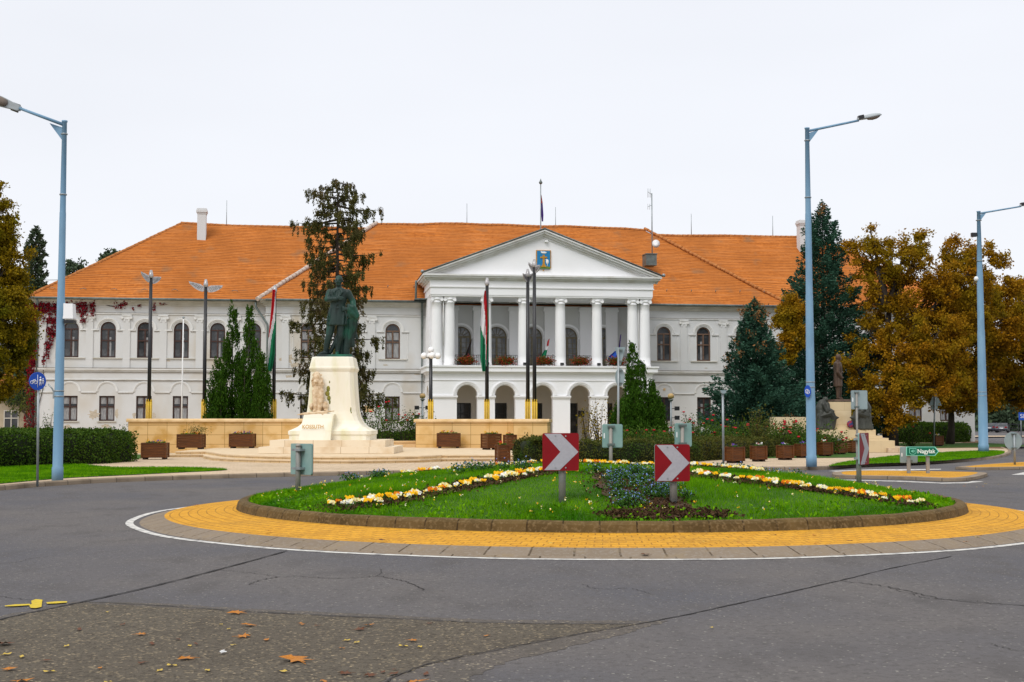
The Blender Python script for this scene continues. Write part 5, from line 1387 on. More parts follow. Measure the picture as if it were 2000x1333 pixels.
# ------------------------------------------------------------------ hedges
def hedge(name, label, pts, w, h, mat, dens=620, size=.075, seed=1, round_=.25, cat='hedge', z=PV, group=None):
    """clipped hedge along a front line pts (world xy), going back w"""
    g = np.random.default_rng(seed); P = [Vector((p[0], p[1], 0)) for p in pts]; Q = offset(P, w)
    t = thing(name, label, cat, (P[0].x, P[0].y, z), 0, group); o = P[0]
    mb = MB(); rg = []
    for a, b in zip(P, Q):
        d = b - a; nrm = lambda s, zz: (a.x + d.x * s - o.x, a.y + d.y * s - o.y, zz)
        rg.append([nrm(.04, 0), nrm(.03, h * .75), nrm(.09, h * .93), nrm(.5, h * .95), nrm(.91, h * .93), nrm(.97, h * .75), nrm(.96, 0)])
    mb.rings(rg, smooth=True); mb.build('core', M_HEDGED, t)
    L = [0]
    for a, b in zip(P[:-1], P[1:]): L.append(L[-1] + (b - a).length)
    tot = L[-1]; area = tot * (h * 1.6 + w) ; N = int(dens * area)
    s = g.uniform(0, tot, N); u = g.uniform(0, 2 * h + w, N)
    k = np.clip(np.searchsorted(L, s) - 1, 0, len(P) - 2); f = (s - np.array(L)[k]) / (np.array(L)[k + 1] - np.array(L)[k])
    PA = np.array([(p.x, p.y) for p in P]); QA = np.array([(p.x, p.y) for p in Q])
    a = PA[k] * (1 - f)[:, None] + PA[k + 1] * f[:, None]; b = QA[k] * (1 - f)[:, None] + QA[k + 1] * f[:, None]
    tt = np.clip((u - h) / w, 0, 1); zz = np.where(u < h, u, np.where(u > h + w, 2 * h + w - u, h))
    edge = np.minimum(np.abs(u - h), np.abs(u - h - w)); rd = np.clip(1 - edge / round_, 0, 1) ** 2 * round_ * .35
    xy = a * (1 - tt)[:, None] + b * tt[:, None]
    bump = .05 * np.sin(s * 2.3 + zz * 3) + .04 * np.sin(s * 5.1 + tt * 6)
    zz = zz + np.where((u >= h) & (u <= h + w), bump, 0) - rd * .5 + g.normal(0, .035, N)
    cxy = (a + b) / 2; dxy = unit(xy - cxy); xy = xy + dxy * (np.where(u < h, bump, 0) - rd + g.normal(0, .03, N))[:, None]
    V = np.column_stack([xy[:, 0] - o.x, xy[:, 1] - o.y, np.clip(zz, .02, None)])
    # ends
    for e, (A_, B_) in enumerate(((P[0], Q[0]), (P[-1], Q[-1]))):
        m = int(dens * w * h); q = g.uniform(0, 1, m); z_ = g.uniform(0, h, m); X = np.array([A_.x, A_.y]) * (1 - q)[:, None] + np.array([B_.x, B_.y]) * q[:, None] + g.normal(0, .04, (m, 2))
        V = np.vstack([V, np.column_stack([X[:, 0] - o.x, X[:, 1] - o.y, z_])])
    # sprigs sticking out of the top
    m = int(tot * 22); s2 = g.integers(0, N, m); W = V[s2].copy(); W = W[W[:, 2] > h * .8]; W = np.repeat(W, 6, 0); W[:, 2] += g.uniform(0, .16, len(W)); V = np.vstack([V, W])
    link('foliage', np_mesh('foliage', leaf_quads(V, size, .65, None, 1, g), 4, mat), t)
    return t
hedge('hedge', 'dark green clipped hedge along the left lawn', [G(x, y, PV)[:2] for x, y in ((-420, 925), (-200, 920), (0, 914), (120, 909), (210, 905.5), (268, 901))], 6.5, 1.16, M_HEDGE, seed=3, dens=520, size=.085, round_=.5)
hedge('hedge', 'rounded bronze-green bush at the right end of the stone wall', [G(x, y, PV)[:2] for x, y in ((1006, 905), (1030, 908), (1058, 907))], 1.4, .88, M_HEDGEB, seed=4, dens=900, size=.07, round_=.5, cat='bush')
hedge('hedge', 'long low bronzed hedge behind the row of wooden planters', [G(x, y, PV)[:2] for x, y in ((1128, 904), (1220, 905.5), (1320, 905), (1400, 899), (1500, 893.5), (1600, 885.5), (1672, 880))], 2.2, .78, M_HEDGEB, seed=5, dens=700, size=.07)
hedge('hedge', 'dark clipped hedge at the far right beneath the oaks', [G(x, y, PV)[:2] for x, y in ((1752, 864.5), (1800, 865), (1850, 865), (1885, 864), (1898, 862.5))], 6, 1.35, M_HEDGE, seed=6, dens=330, size=.11, round_=.6)
hedge('hedge', 'low green shrubbery in the gap right of the monument', [(A(736, 870, 71).x, 71), (A(815, 870, 71).x, 71)], 2.0, .95, M_HEDGE, seed=7, dens=500, size=.09, z=.12)

# ------------------------------------------------------------------ roses and loose shrubs
def loose(name, label, base, h, w, mat, n_st=9, n_leaf=420, size=.085, flowers=0, fmat=None, fs=.07, seed=1, group=None, cat='shrub', top_heavy=.3):
    g = np.random.default_rng(seed); t = thing(name, label, cat, base, 0, group); mb = MB(); P = []; F = []
    for k in range(n_st):
        a = g.uniform(0, 6.28); rr = w * g.uniform(.1, .5); H = h * g.uniform(.6, 1.0)
        c = Vector((rr * math.cos(a), rr * math.sin(a), H)); m_ = Vector((c.x * .35, c.y * .35, H * .6)); B = bez(Vector((c.x * .12, c.y * .12, 0)), m_, c, 6)
        mb.tube(B, [.018, .015, .013, .011, .009, .007, .005], 4)
        q = g.uniform(top_heavy, 1.02, n_leaf // n_st); P += [B[min(int(x * 6), 6)].lerp(B[min(int(x * 6) + 1, 6)], (x * 6) % 1) + Vector(g.normal(0, .10 + .04 * w, 3)) for x in q]
        if k < flowers: F.append(c + Vector((0, 0, .04)))
    mb.build('stems', M_BARK, t)
    P = np.array([tuple(p) for p in P]); P = P[P[:, 2] > .02]
    link('foliage', np_mesh('foliage', leaf_quads(P, size, .65, None, 1, g), 4, mat), t)
    if F:
        for c in F:
            fb = MB(); fb.lathe([(fs * .2, -fs * .5), (fs * .8, -fs * .4), (fs * 1.15, .0), (fs * .95, fs * .5), (fs * .4, fs * .7), (.003, fs * .55)], c=c, n=8); fb.build('rose', fmat or M_ROSE, t)
    return t
ROSES = [(1232, 832, 62), (1262, 838, 61), (1288, 842, 61), (1310, 836, 63), (1338, 828, 62), (1356, 806, 66), (1384, 830, 62), (1400, 808, 64), (1424, 826, 62), (1446, 815, 63), (1462, 832, 61), (1482, 822, 63), (1504, 835, 62), (1520, 825, 63), (1532, 815, 62), (1546, 826, 62), (1572, 822, 64), (1590, 838, 62), (1622, 845, 62), (1566, 840, 60)]
WHERE = ['before the thuja clump', 'right of the thuja clump', 'left of the right chevron board', 'above the right chevron board', 'behind the square sign back', 'below the ground floor window', 'under the second window right of the portico', 'left of the blue spruce foot', 'at the blue spruce foot', 'before the blue spruce foot', 'over the first planters', 'over the second planter', 'over the third planter', 'before the beige stone wall', 'tall before the beige stone wall', 'right part of the beige stone wall', 'just left of the right lamp post', 'just right of the right lamp post', 'below the seated bronze figure', 'low beside the right lamp post']
for k, (x, y, Y_) in enumerate(ROSES):
    b_ = A(x, 870, Y_); b_.z = .13; h_ = A(x, y, Y_).z - .13
    loose('rose_bush', 'rose bush with dark red blooms ' + WHERE[k], b_, max(h_, .5), 1.5, M_HEDGE, n_st=10, n_leaf=520, size=.10, flowers=3 + k % 2, seed=100 + k, group='red rose bushes behind the long hedge', cat='rose bush', fs=.065)
for k, (x, y, Y_, lb) in enumerate(((737, 800, 69, 'rose bush at the monument foot, left of the wall plaque'), (760, 788, 70, 'tall leafy rose bush beneath the wall plaque'), (790, 812, 70, 'rose bush with red blooms below the last window left of the portico'), (812, 806, 70.5, 'rose bush nearest the left end of the right stone wall'))):
    b_ = A(x, 875, Y_); b_.z = .13
    loose('rose_bush', lb, b_, A(x, y - 4, Y_).z - .13, 1.7, M_HEDGE, n_st=12, n_leaf=700, size=.10, flowers=(2, 3, 5, 3)[k], seed=140 + k, group='rose bushes right of the monument', cat='rose bush', fs=.06)
for (x, y, Y_, w, lb, sd_, m_, nl) in ((1172, 772, 60, 1.6, 'slender sapling with yellow-green leaves before the portico arches', 150, M_GOLDL, 420), (1148, 800, 60, 1.0, 'thin leafy shoot left of the yellow-green sapling', 151, M_GOLDL, 300), (1480, 795, 59, 1.7, 'round yellow-green shrub before the lower blue spruce', 152, M_HEDGEB, 1500), (1350, 812, 75, 1.2, 'low rose shrub under the first window right of the portico', 153, M_HEDGE, 380),
                                      (97, 800, 80, 1.2, 'leafy sapling against the left wing of the town hall', 154, M_HEDGE, 260), (245, 836, 68, 1.5, 'small green bush behind the left end of the stone wall', 155, M_HEDGE, 500), (1780, 832, 84, 2.6, 'dark rose shrub under the oak beside the far hedge', 156, M_HEDGE, 900), (1395, 848, 59, 1.6, 'low green shrub left of the blue spruce over the hedge', 157, M_HEDGE, 700), (1180, 850, 57, 1.7, 'low yellowing shrub behind the hedge, below the portico', 158, M_GOLDL, 500),
                                      (570, 842, 69, 1.6, 'low dark shrub at the left side of the monument', 159, M_HEDGE, 500), (625, 790, 73, 2.6, 'loose dark shrub behind the left side of the pedestal', 160, M_DKSP, 900)):
    b_ = A(x, 875, Y_); b_.z = .13
    loose('shrub', lb, b_, A(x, y, Y_).z - .13, w, m_, n_st=14, n_leaf=nl, size=.10, seed=sd_, flowers=3 if sd_ == 156 else 0, top_heavy=.15)
for k, (x, y) in enumerate(((1238, 850), (1300, 852), (1420, 850), (1500, 848), (1570, 846))):
    b_ = A(x, 870, 58.5 + .6 * k); b_.z = .13
    loose('shrub', 'low green filler shrub in the rose bed, ' + ('before the thuja clump', 'beneath the right square sign back', 'behind the thin sign pole', 'behind the second planter', 'left of the right lamp post')[k], b_, A(x, y - 14, 58.5).z - .13, 2.4, M_HEDGE, n_st=16, n_leaf=1500, size=.09, seed=170 + k, top_heavy=.1, group='green shrubs in the rose bed')
# red creeper on the left corner
vine = thing('climbing_vine', 'crimson creeper climbing the left corner of the town hall', 'creeper', T(WL, WY, 0.1), TA)
g = np.random.default_rng(8); P = []
def vin(s, z, w, h, n_, y=WY - .12, dep=.10):
    q = np.column_stack([g.uniform(-w / 2, w / 2, n_) + s - WL, y - WY + g.normal(0, dep, n_), z + g.uniform(-h / 2, h / 2, n_)]); P.append(q)
def Fz(px, py): return T_of(px, py, WY)
for (px, py, w, h, n_) in ((84, 600, 1.0, .8, 300), (100, 612, 1.5, 1.5, 560), (112, 640, .8, 1.4, 330), (98, 660, .5, 1.6, 220), (92, 685, .35, 1.2, 120), (86, 705, .2, .6, 40), (120, 600, 1.3, 1.0, 300),
                           (150, 598, 1.4, 1.0, 360), (165, 612, .5, 1.4, 170), (181, 606, .35, 1.0, 110), (170, 592, 1.2, .5, 180), (235, 596, .8, .5, 90), (243, 592, .5, .3, 50), (300, 600, .3, .6, 50), (320, 594, .5, .2, 30), (273, 597, .2, .3, 20), (260, 604, .1, .2, 10)):
    s, z = Fz(px, py); vin(s, z, w, h, n_)
s0 = WL
for z in np.arange(.5, 9.8, .22): vin(s0 - .25, z, .5 + .5 * math.sin(z * 1.1) ** 2, .3, 60, WY + .1, .25)
P = np.concatenate(P); P[:, 2] -= .1
link('leaves', np_mesh('leaves', leaf_quads(P, .15, .8, None, 1, g), 4, M_REDV), vine)
mb = MB()
for (pts) in (((60, 860), (84, 760), (86, 690), (96, 600)), ((86, 705), (98, 660), (112, 640), (120, 590)), ((120, 590), (180, 592), (240, 592), (330, 596)), ((200, 594), (215, 598), (225, 600))):
    mb.tube([Vector((Fz(x, y)[0] - WL, -.06, Fz(x, y)[1] - .1)) for x, y in pts], .025, 4)
mb.build('stems', M_BARK, vine)

# ------------------------------------------------------------------ bedding flowers on the roundabout
def pansy_mesh(name, mats, seed, nfl=9, r=.11):
    g = np.random.default_rng(seed); V, mi = [], []
    P = g.normal(size=(60, 3)) * (r * .7, r * .7, .025) + (0, 0, .045); q = leaf_quads(P, .06, .6, None, 1, g); V.append(q); mi += [0] * 60
    for k in range(nfl):
        a = g.uniform(0, 6.28); rr = r * math.sqrt(g.uniform(0, 1)); c = np.array([rr * math.cos(a), rr * math.sin(a), .10 + g.uniform(-.02, .04)])
        fc = unit(np.array([g.normal(0, .5), -1 + g.normal(0, .4), .5])); s1 = unit(np.cross(fc, [0, 0, 1])); s2 = np.cross(s1, fc)
        for j in range(5):
            b = 2 * math.pi * j / 5 + .3; d = s1 * math.cos(b) + s2 * math.sin(b); n_ = -s1 * math.sin(b) + s2 * math.cos(b)
            o = c + d * .018; w = .028
            V.append(np.array([[c, o + n_ * w * .8 + d * .012, o + d * .034, o - n_ * w * .8 + d * .012]]) + fc * .004 * j); mi.append(1 + (k % (len(mats) - 1)))
    return np_mesh(name, np.concatenate(V), 4, mats, mi)
KINDS = {'yellow': [pansy_mesh('pansies', [M_PLEAF, M_YEL], 61 + k) for k in range(2)], 'white': [pansy_mesh('pansies', [M_PLEAF, M_WHP, M_WHP, M_CREAM], 65 + k) for k in range(2)],
         'cream and yellow': [pansy_mesh('pansies', [M_PLEAF, M_CREAM, M_CREAM, M_YEL], 67 + k) for k in range(2)], 'orange': [pansy_mesh('pansies', [M_PLEAF, M_ORP, M_YEL, M_ORP], 69 + k) for k in range(2)]}
r_ = random.Random(5)
def plant_row(bed, label_end, n_, w, grp, s=1.0):
    B = smooth_line(bed, 24)
    for k in range(n_):
        q = B[min(max(int((k + .5 + r_.uniform(-.9, .9)) / n_ * len(B)), 0), len(B) - 1)]
        x, y = q.x + r_.uniform(-w, w), q.y + r_.uniform(-w, w); kd = r_.choice(list(KINDS) + ['white', 'cream and yellow', 'yellow'])
        o = link('pansy_plant', r_.choice(KINDS[kd]), None, (x, y, domez(x, y) + .02)); sc_ = s * r_.uniform(.38, .66); o.scale = (sc_,) * 3; o.rotation_euler = (0, 0, r_.uniform(-.6, .6))
        tag(o, f'clump of {kd} pansies {label_end}', 'pansies', f'{kd} pansies in the {grp}')
plant_row(BED1, 'in the left flower bed of the roundabout', 86, .18, 'left bed')
plant_row(BED2, 'in the right flower bed of the roundabout', 64, .17, 'right bed')
plant_row(BED3, 'along the back crest of the roundabout bed', 96, .22, 'back bed')
def forget(seed):
    g = np.random.default_rng(seed); P = g.normal(size=(170, 3)) * (.09, .09, .05) + (0, 0, .09); P[:, 2] = np.abs(P[:, 2])
    F = g.normal(size=(34, 3)) * (.10, .10, .04) + (0, 0, .15); V = np.concatenate([leaf_quads(P, .055, .5, None, 1, g), leaf_quads(F, .024, .95, None, 1, g)]); return np_mesh('forget_me_not', V, 4, [M_PLEAF, M_BLF], [0] * 170 + [1] * 34)
FM = [forget(s) for s in (81, 82, 83)]
for (px, py, n_, sx_, sy_, lb) in ((1215, 928, 8, .5, .3, 'at the top of the blue bed'), (1232, 945, 9, .45, .5, 'in the upper part of the blue bed'), (1250, 968, 8, .4, .5, 'in the lower part of the blue bed'), (1290, 965, 5, .35, .5, 'on the right side of the blue bed'), (1215, 985, 5, .3, .4, 'on the lower left of the blue bed'), (1530, 920, 8, .9, .3, 'on the far right rim of the bed'), (690, 940, 6, .6, .25, 'left of the back flower row'), (940, 922, 7, .8, .2, 'behind the left flower row')):
    for k in range(n_):
        p = D(px, py) if 560 < px < 1500 else (crest(1490, 27.0) if px > 1000 else D(690, 940)); x, y = p.x + r_.uniform(-sx_, sx_), p.y + r_.uniform(-sy_, sy_)
        o = link('forget_me_not_plant', r_.choice(FM), None, (x, y, domez(x, y) + .01)); o.scale = (r_.uniform(.6, 1.0),) * 3; o.rotation_euler = (0, 0, r_.uniform(0, 6))
        tag(o, 'forget-me-not with tiny blue blooms ' + lb, 'forget-me-not', 'forget-me-nots ' + lb)
# crumbs of soil spilling over the bed edges
g = np.random.default_rng(96); P = []
for bed, w_, n_ in ((BED1, .42, 5200), (BED2, .38, 4200), (BED3, .34, 3000), (BEDB, .50, 3000), (mbs, .22, 1900)):
    B = np.array([(p.x, p.y) for p in smooth_line(bed, 20)]); q = B[g.integers(0, len(B), n_)] + g.normal(0, w_ * .52, (n_, 2)); q = q[np.hypot(q[:, 0] - IC.x, q[:, 1] - IC.y) < DR]; P.append(np.column_stack([q, domev(q[:, 0], q[:, 1]) + g.uniform(.02, .055, len(q))]))
P = np.concatenate(P)
tag(link('soil_crumbs', np_mesh('soil_crumbs', leaf_quads(P, .05, .8, None, 1, g), 4, pmat('soil_crumb', (.035, .020, .010), (.095, .055, .028), 1, .95, island=True))), 'loose brown soil crumbs over the flower beds of the roundabout', 'soil', kind='stuff')
# small daisies and dandelions sprinkled in the turf: nobody could count them
g = np.random.default_rng(91); N = 420; a = g.uniform(0, 6.28, N); rr = DR * .97 * np.sqrt(g.uniform(0, 1, N)); x, y = IC.x + rr * np.cos(a), IC.y + rr * np.sin(a)
k = (x < 1.5) | (g.uniform(0, 1, N) < .45); x, y = x[k], y[k]
P = np.repeat(np.column_stack([x, y, domev(x, y) + .085]), 5, 0) + g.normal(0, .012, (len(x) * 5, 3))
me = np_mesh('turf_daisies', leaf_quads(P, .026, .9, None, 1, g), 4, [M_YEL, M_CREAM], g.integers(0, 2, len(P)))
tag(link('turf_daisies', me), 'tiny pale and yellow blooms sprinkled through the roundabout turf', 'wild flowers', kind='stuff')
g = np.random.default_rng(92); N = 1500; a = g.uniform(-math.pi, 0, N); rr = DR * g.uniform(.86, 1.0, N)
x, y = IC.x + rr * np.cos(a), IC.y + rr * np.sin(a); P = np.column_stack([x, y, domev(x, y) + g.uniform(.01, .07, N)])
tag(link('turf_weeds', np_mesh('turf_weeds', leaf_quads(P, .07, .55, None, 1, g), 4, M_GRASS)), 'broad-leaved weeds at the front edge of the turf', 'weeds', kind='stuff')

# ------------------------------------------------------------------ fallen leaves
def leaf_mesh(mat, kind, seed):
    r2 = random.Random(seed); mb = MB(); n_ = 14 if kind == 'maple' else 10; P = []
    for k in range(n_):
        a = 2 * math.pi * k / n_
        rr = (1 if k % 2 else .48) * r2.uniform(.8, 1.1) if kind == 'maple' else r2.uniform(.8, 1)
        P.append((rr * math.cos(a) * .5 * (1 if kind == 'maple' else 1), rr * math.sin(a) * .5 * (1 if kind == 'maple' else .5), .12 * r2.uniform(0, 1) * (k % 3 == 0) + .03))
    for k in range(n_): mb.face([(0, 0, .06), P[k], P[(k + 1) % n_]], smooth=True)
    mb.tube([(0, 0, .03), (-.3, .05, .02), (-.62, .12, .01)], .012, 4)
    return mb.mesh('fallen_leaf', mat)
LM = {('maple', 'orange'): leaf_mesh(M_ORLEAF, 'maple', 1), ('maple', 'brown'): leaf_mesh(M_BRLEAF, 'maple', 2), ('small', 'yellow'): leaf_mesh(M_YLLEAF, 'small', 3), ('small', 'orange'): leaf_mesh(M_ORLEAF, 'small', 4), ('small', 'brown'): leaf_mesh(M_BRLEAF, 'small', 5)}
BIG = [(577, 1289, .30, 'orange', 'the largest, flat on the rough asphalt'), (462, 1197, .20, 'orange', 'on the asphalt joint'), (486, 1221, .16, 'orange', 'below the asphalt joint'), (476, 1243, .17, 'orange', 'in the middle of the rough patch'), (363, 1286, .18, 'orange', 'left of the white paper scrap'), (720, 1221, .13, 'orange', 'beside a dark crumpled leaf'), (703, 1229, .13, 'brown', 'dark, beside an orange one'), (275, 1239, .13, 'orange', 'on the left half of the rough patch'),
       (8, 1258, .20, 'brown', 'at the left edge of the rough patch'), (18, 1307, .13, 'orange', 'in the lower left corner'), (42, 1331, .20, 'orange', 'at the bottom left edge of the view'), (810, 1332, .18, 'orange', 'at the bottom middle edge of the view'), (722, 1319, .12, 'brown', 'near the bottom, right of the largest one'), (806, 1251, .11, 'orange', 'right part of the rough patch'), (674, 1315, .13, 'brown', 'dark, below the largest one'),
       (1105, 1040, .17, 'orange', 'against the kerb below the left chevron board'), (908, 1039, .14, 'brown', 'against the kerb, left of the chevron board'), (930, 1036, .14, 'orange', 'small against the kerb'), (1368, 1036, .13, 'orange', 'against the kerb below the right chevron board'), (1326, 1046, .12, 'orange', 'on the yellow paving before the right chevron board'), (1260, 1083, .16, 'brown', 'on the grey edging stones'), (746, 1055, .13, 'brown', 'on the yellow paving at the left'), (524, 1038, .16, 'orange', 'on the yellow paving, far left'), (885, 1040, .10, 'brown', 'curled on the yellow paving'), (1511, 1046, .12, 'brown', 'dark on the yellow paving at the right'), (1660, 1057, .11, 'brown', 'on the right of the yellow paving'), (1890, 985, .14, 'brown', 'on the apron near the right end'), (1828, 1012, .12, 'brown', 'beside the kerb at the right end'), (768, 1035, .1, 'orange', 'below the kerb'), (383, 987, .14, 'orange', 'on the far left apron')]
for (px, py, s, c, lb) in BIG:
    zz = .014 if py > 1095 else (.045 if py > 1075 else .13)
    p = G(px, py, zz); o = link('fallen_leaf', LM[('maple', c)], None, p); o.scale = (s * .85, s * .85, s * .7); o.rotation_euler = (r_.uniform(-.1, .1), r_.uniform(-.1, .1), r_.uniform(0, 6))
    tag(o, f'{c} fallen maple leaf, {lb}', 'fallen leaf', 'fallen maple leaves')
SM = [(209, 1196), (155, 1230), (297, 1258), (340, 1300), (432, 1220), (447, 1229), (348, 1249), (383, 1258), (455, 1260), (591, 1220), (620, 1222), (678, 1251), (697, 1255), (820, 1264), (92, 1290), (42, 1283), (95, 1312), (405, 1310), (335, 1300), (312, 1310), (277, 1295), (839, 1218), (787, 1262), (588, 1218), (240, 1220), (14, 1278), (210, 1332), (770, 1308), (748, 1313), (770, 1316), (832, 1317), (950, 1242), (632, 1331), (668, 1266), (370, 1262), (1390, 1226), (520, 1250), (556, 1312), (130, 1262), (195, 1305)]
for k, (px, py) in enumerate(SM):
    c = r_.choice(['yellow', 'yellow', 'orange', 'brown']); p = G(px, py, .012); o = link('fallen_leaf', LM[('small', c)], None, p); s = r_.uniform(.05, .09); o.scale = (s, s, s); o.rotation_euler = (0, 0, r_.uniform(0, 6))
    tag(o, f'small {c} leaf scattered on the road', 'fallen leaf', f'small {c} leaves on the road')
for k in range(24):
    px, py = r_.uniform(1000, 1960), r_.choice([r_.uniform(944, 952), r_.uniform(1045, 1065)]); px = px if py > 1000 else r_.uniform(1700, 1960)
    c = r_.choice(['yellow', 'orange']); p = G(px, py, .135 if py > 1000 else .012); o = link('fallen_leaf', LM[('small', c)], None, p); s = r_.uniform(.05, .10); o.scale = (s, s, s); o.rotation_euler = (0, 0, r_.uniform(0, 6))
    tag(o, f'small {c} leaf lying on the paving at the right', 'fallen leaf', f'small {c} leaves on the paving')
mb = MB()
for k in range(9):
    a = k * .7; mb.face([(.05 * math.cos(a), .05 * math.sin(a), .005 + .01 * (k % 3)), (.05 * math.cos(a + 2), .05 * math.sin(a + 2), .02), (.02, .01, .05 - .004 * k), (-.03, .02, .03)])
ps_ = mb.build('paper_scrap', M_WPURE, None, G(436, 1276, .012)); ps_.scale = (.55, .55, .55)
tag(ps_, 'small crumpled scrap of white paper on the rough asphalt', 'paper scrap')

# ================================================================== MONUMENTS
def vcyl(mb, a, b, ra, rb, n=10):
    """closed tapered capsule"""
    a, b = Vector(a), Vector(b); d = (b - a); L = d.length; d = d / max(L, 1e-6)
    ref = Vector((0, 0, 1)) if abs(d.z) < .9 else Vector((1, 0, 0)); u = d.cross(ref).normalized(); v = d.cross(u)
    rg = []
    for k in range(4): t = math.pi / 2 * (1 - k / 4); rg.append((a - d * ra * math.sin(t), max(ra * math.cos(t), .001)))
    rg.append((a, ra)); rg.append((b, rb))
    for k in range(1, 5): t = math.pi / 2 * k / 4; rg.append((b + d * rb * math.sin(t), max(rb * math.cos(t), .001)))
    mb.rings([[c + (u * math.cos(2 * math.pi * j / n) + v * math.sin(2 * math.pi * j / n)) * r for j in range(n)] for c, r in rg])
def chain(mb, pts, rad):
    for i in range(len(pts) - 1): vcyl(mb, pts[i], pts[i + 1], rad[i], rad[i + 1])
def loftz(mb, secs, n=24):
    """secs: (x, y, z, rx, ry) horizontal ellipses"""
    mb.rings([[(x + rx * math.cos(2 * math.pi * k / n), y + ry * math.sin(2 * math.pi * k / n), z) for k in range(n)] for x, y, z, rx, ry in secs])
def fuse(mb, name, mat, parent, voxel, smooth=3, loc=None):
    """melt overlapping volumes into one continuous sculpted surface"""
    me = mb.mesh('tmp', mat); bm = bmesh.new(); bm.from_mesh(me); bmesh.ops.recalc_face_normals(bm, faces=bm.faces); bm.to_mesh(me); bm.free()
    o = bpy.data.objects.new('tmp', me); COL.objects.link(o)
    r = o.modifiers.new('r', 'REMESH'); r.mode = 'VOXEL'; r.voxel_size = voxel; r.use_smooth_shade = True
    s = o.modifiers.new('s', 'SMOOTH'); s.factor = .5; s.iterations = smooth
    dg = bpy.context.evaluated_depsgraph_get(); dg.update()
    m2 = bpy.data.meshes.new_from_object(o.evaluated_get(dg)); m2.name = name
    bpy.data.objects.remove(o)
    m2.materials.clear(); m2.materials.append(mat)
    for p in m2.polygons: p.use_smooth = True
    return link(name, m2, parent, loc)

# --- terrace with two rounded steps
TZ = .36
def tpoly(off, z):
    px = [(322, 893.5), (396, 893), (399, 896), (415, 899.5), (450, 902), (520, 904), (600, 905.3), (680, 905.8), (760, 905), (820, 903.8), (858, 902), (862, 901.5), (975, 901.2), (1015, 901)]
    P = [G(x, y, PV) for x, y in px]
    return [(p.x, p.y + off) for p in P]
def slab(name, poly, z0, z1, mat, nose):
    mb = MB(); L = 0; n_ = len(poly)
    for i in range(n_):
        a, b = poly[i], poly[(i + 1) % n_]; l = math.hypot(a[0] - b[0], a[1] - b[1])
        mb.face([(a[0], a[1], z0), (b[0], b[1], z0), (b[0], b[1], z1 - .05), (a[0], a[1], z1 - .05)], [(L, z0), (L + l, z0), (L + l, z1), (L, z1)], 0); L += l
    cx = sum(p[0] for p in poly) / n_; cy = sum(p[1] for p in poly) / n_
    def ex(p, e): d = math.hypot(p[0] - cx, p[1] - cy); return (p[0] + (p[0] - cx) / d * e, p[1] - e)
    Q = [(p[0], p[1] - .04) if p[1] < 62 else p for p in poly]
    for i in range(n_):
        a, b, c, d = poly[i], poly[(i + 1) % n_], Q[(i + 1) % n_], Q[i]
        mb.face([(d[0], d[1], z1 - .05), (c[0], c[1], z1 - .05), (c[0], c[1], z1), (d[0], d[1], z1)], None, 1); mb.face([(a[0], a[1], z1 - .05), (b[0], b[1], z1 - .05), (c[0], c[1], z1 - .05), (d[0], d[1], z1 - .05)], None, 1)
    me = mb.mesh(name, [mat, nose]); bm = bmesh.new(); bm.from_mesh(me)
    vs = [bm.verts.new((p[0], p[1], z1)) for p in Q]; f = bm.faces.new(vs); f.material_index = 1; bmesh.ops.triangulate(bm, faces=[f]); bmesh.ops.recalc_face_normals(bm, faces=bm.faces); bm.to_mesh(me); bm.free()
    return tag(link(name, me), kind='structure')
p1 = tpoly(0, 0); slab('terrace_step', p1 + [(p1[-1][0], 70.5), (p1[0][0], 70.5)], PV - .01, .24, M_TERR, M_NOSE)
p2 = [(min(max(p[0], p1[0][0] + .35), p1[-1][0] - .1) + (.3 if 2 <= i <= 4 else 0), p[1] + .42) for i, p in enumerate(p1)]; slab('terrace', p2 + [(p1[-1][0] - .1, 70.3), (p1[0][0] + .35, 70.3)], .22, TZ, M_TERR, M_NOSE)

# --- retaining walls behind the monument
def stone_wall(name, label, P, h, w=.6, z=TZ, cap=.16):
    t = thing(name, label, 'wall', (P[0][0], P[0][1], z)); o = Vector((P[0][0], P[0][1], z)); mb = MB(); mc = MB(); L = 0
    V = [Vector((p[0], p[1], 0)) for p in P]; Q = offset(V, w); C0 = offset(V, -.09); C1 = offset(V, w + .09)
    e0 = (V[0] - V[1]).normalized() * .09; e1 = (V[-1] - V[-2]).normalized() * .09
    for i in range(len(V) - 1):
        l = (V[i + 1] - V[i]).length; s = lambda v, zz: (v.x - o.x, v.y - o.y, zz)
        mb.face([s(V[i], -.3), s(V[i + 1], -.3), s(V[i + 1], h), s(V[i], h)], [(L, 0.0), (L + l, 0.0), (L + l, h + .3), (L, h + .3)])
        mb.face([s(Q[i], -.3), s(Q[i + 1], -.3), s(Q[i + 1], h), s(Q[i], h)], [(L, 0), (L + l, 0), (L + l, h + .3), (L, h + .3)]); L += l
    for k in (0, -1): mb.face([s(V[k], -.3), s(Q[k], -.3), s(Q[k], h), s(V[k], h)], [(0, 0), (w, 0), (w, h + .3), (0, h + .3)])
    rg = []
    for i in range(len(V)):
        ee = e0 if i == 0 else (e1 if i == len(V) - 1 else Vector((0, 0, 0)))
        rg.append([s(C0[i] + ee, h - .002), s(C0[i] + ee, h + cap * .45), s(C0[i].lerp(C1[i], .10) + ee, h + cap * .8), s(C0[i].lerp(C1[i], .16) + ee, h + cap), s(C0[i].lerp(C1[i], .84) + ee, h + cap), s(C1[i] + ee, h + cap * .45), s(C1[i] + ee, h - .002)])
    mc.rings(rg, smooth=False)
    mb.build('stone_blocks', M_STONE, t); mc.build('coping', M_CAP, t)
    return t
def wxy(px, Y): p = A(px, 850, Y); return (p.x, Y)
WH = 1.26
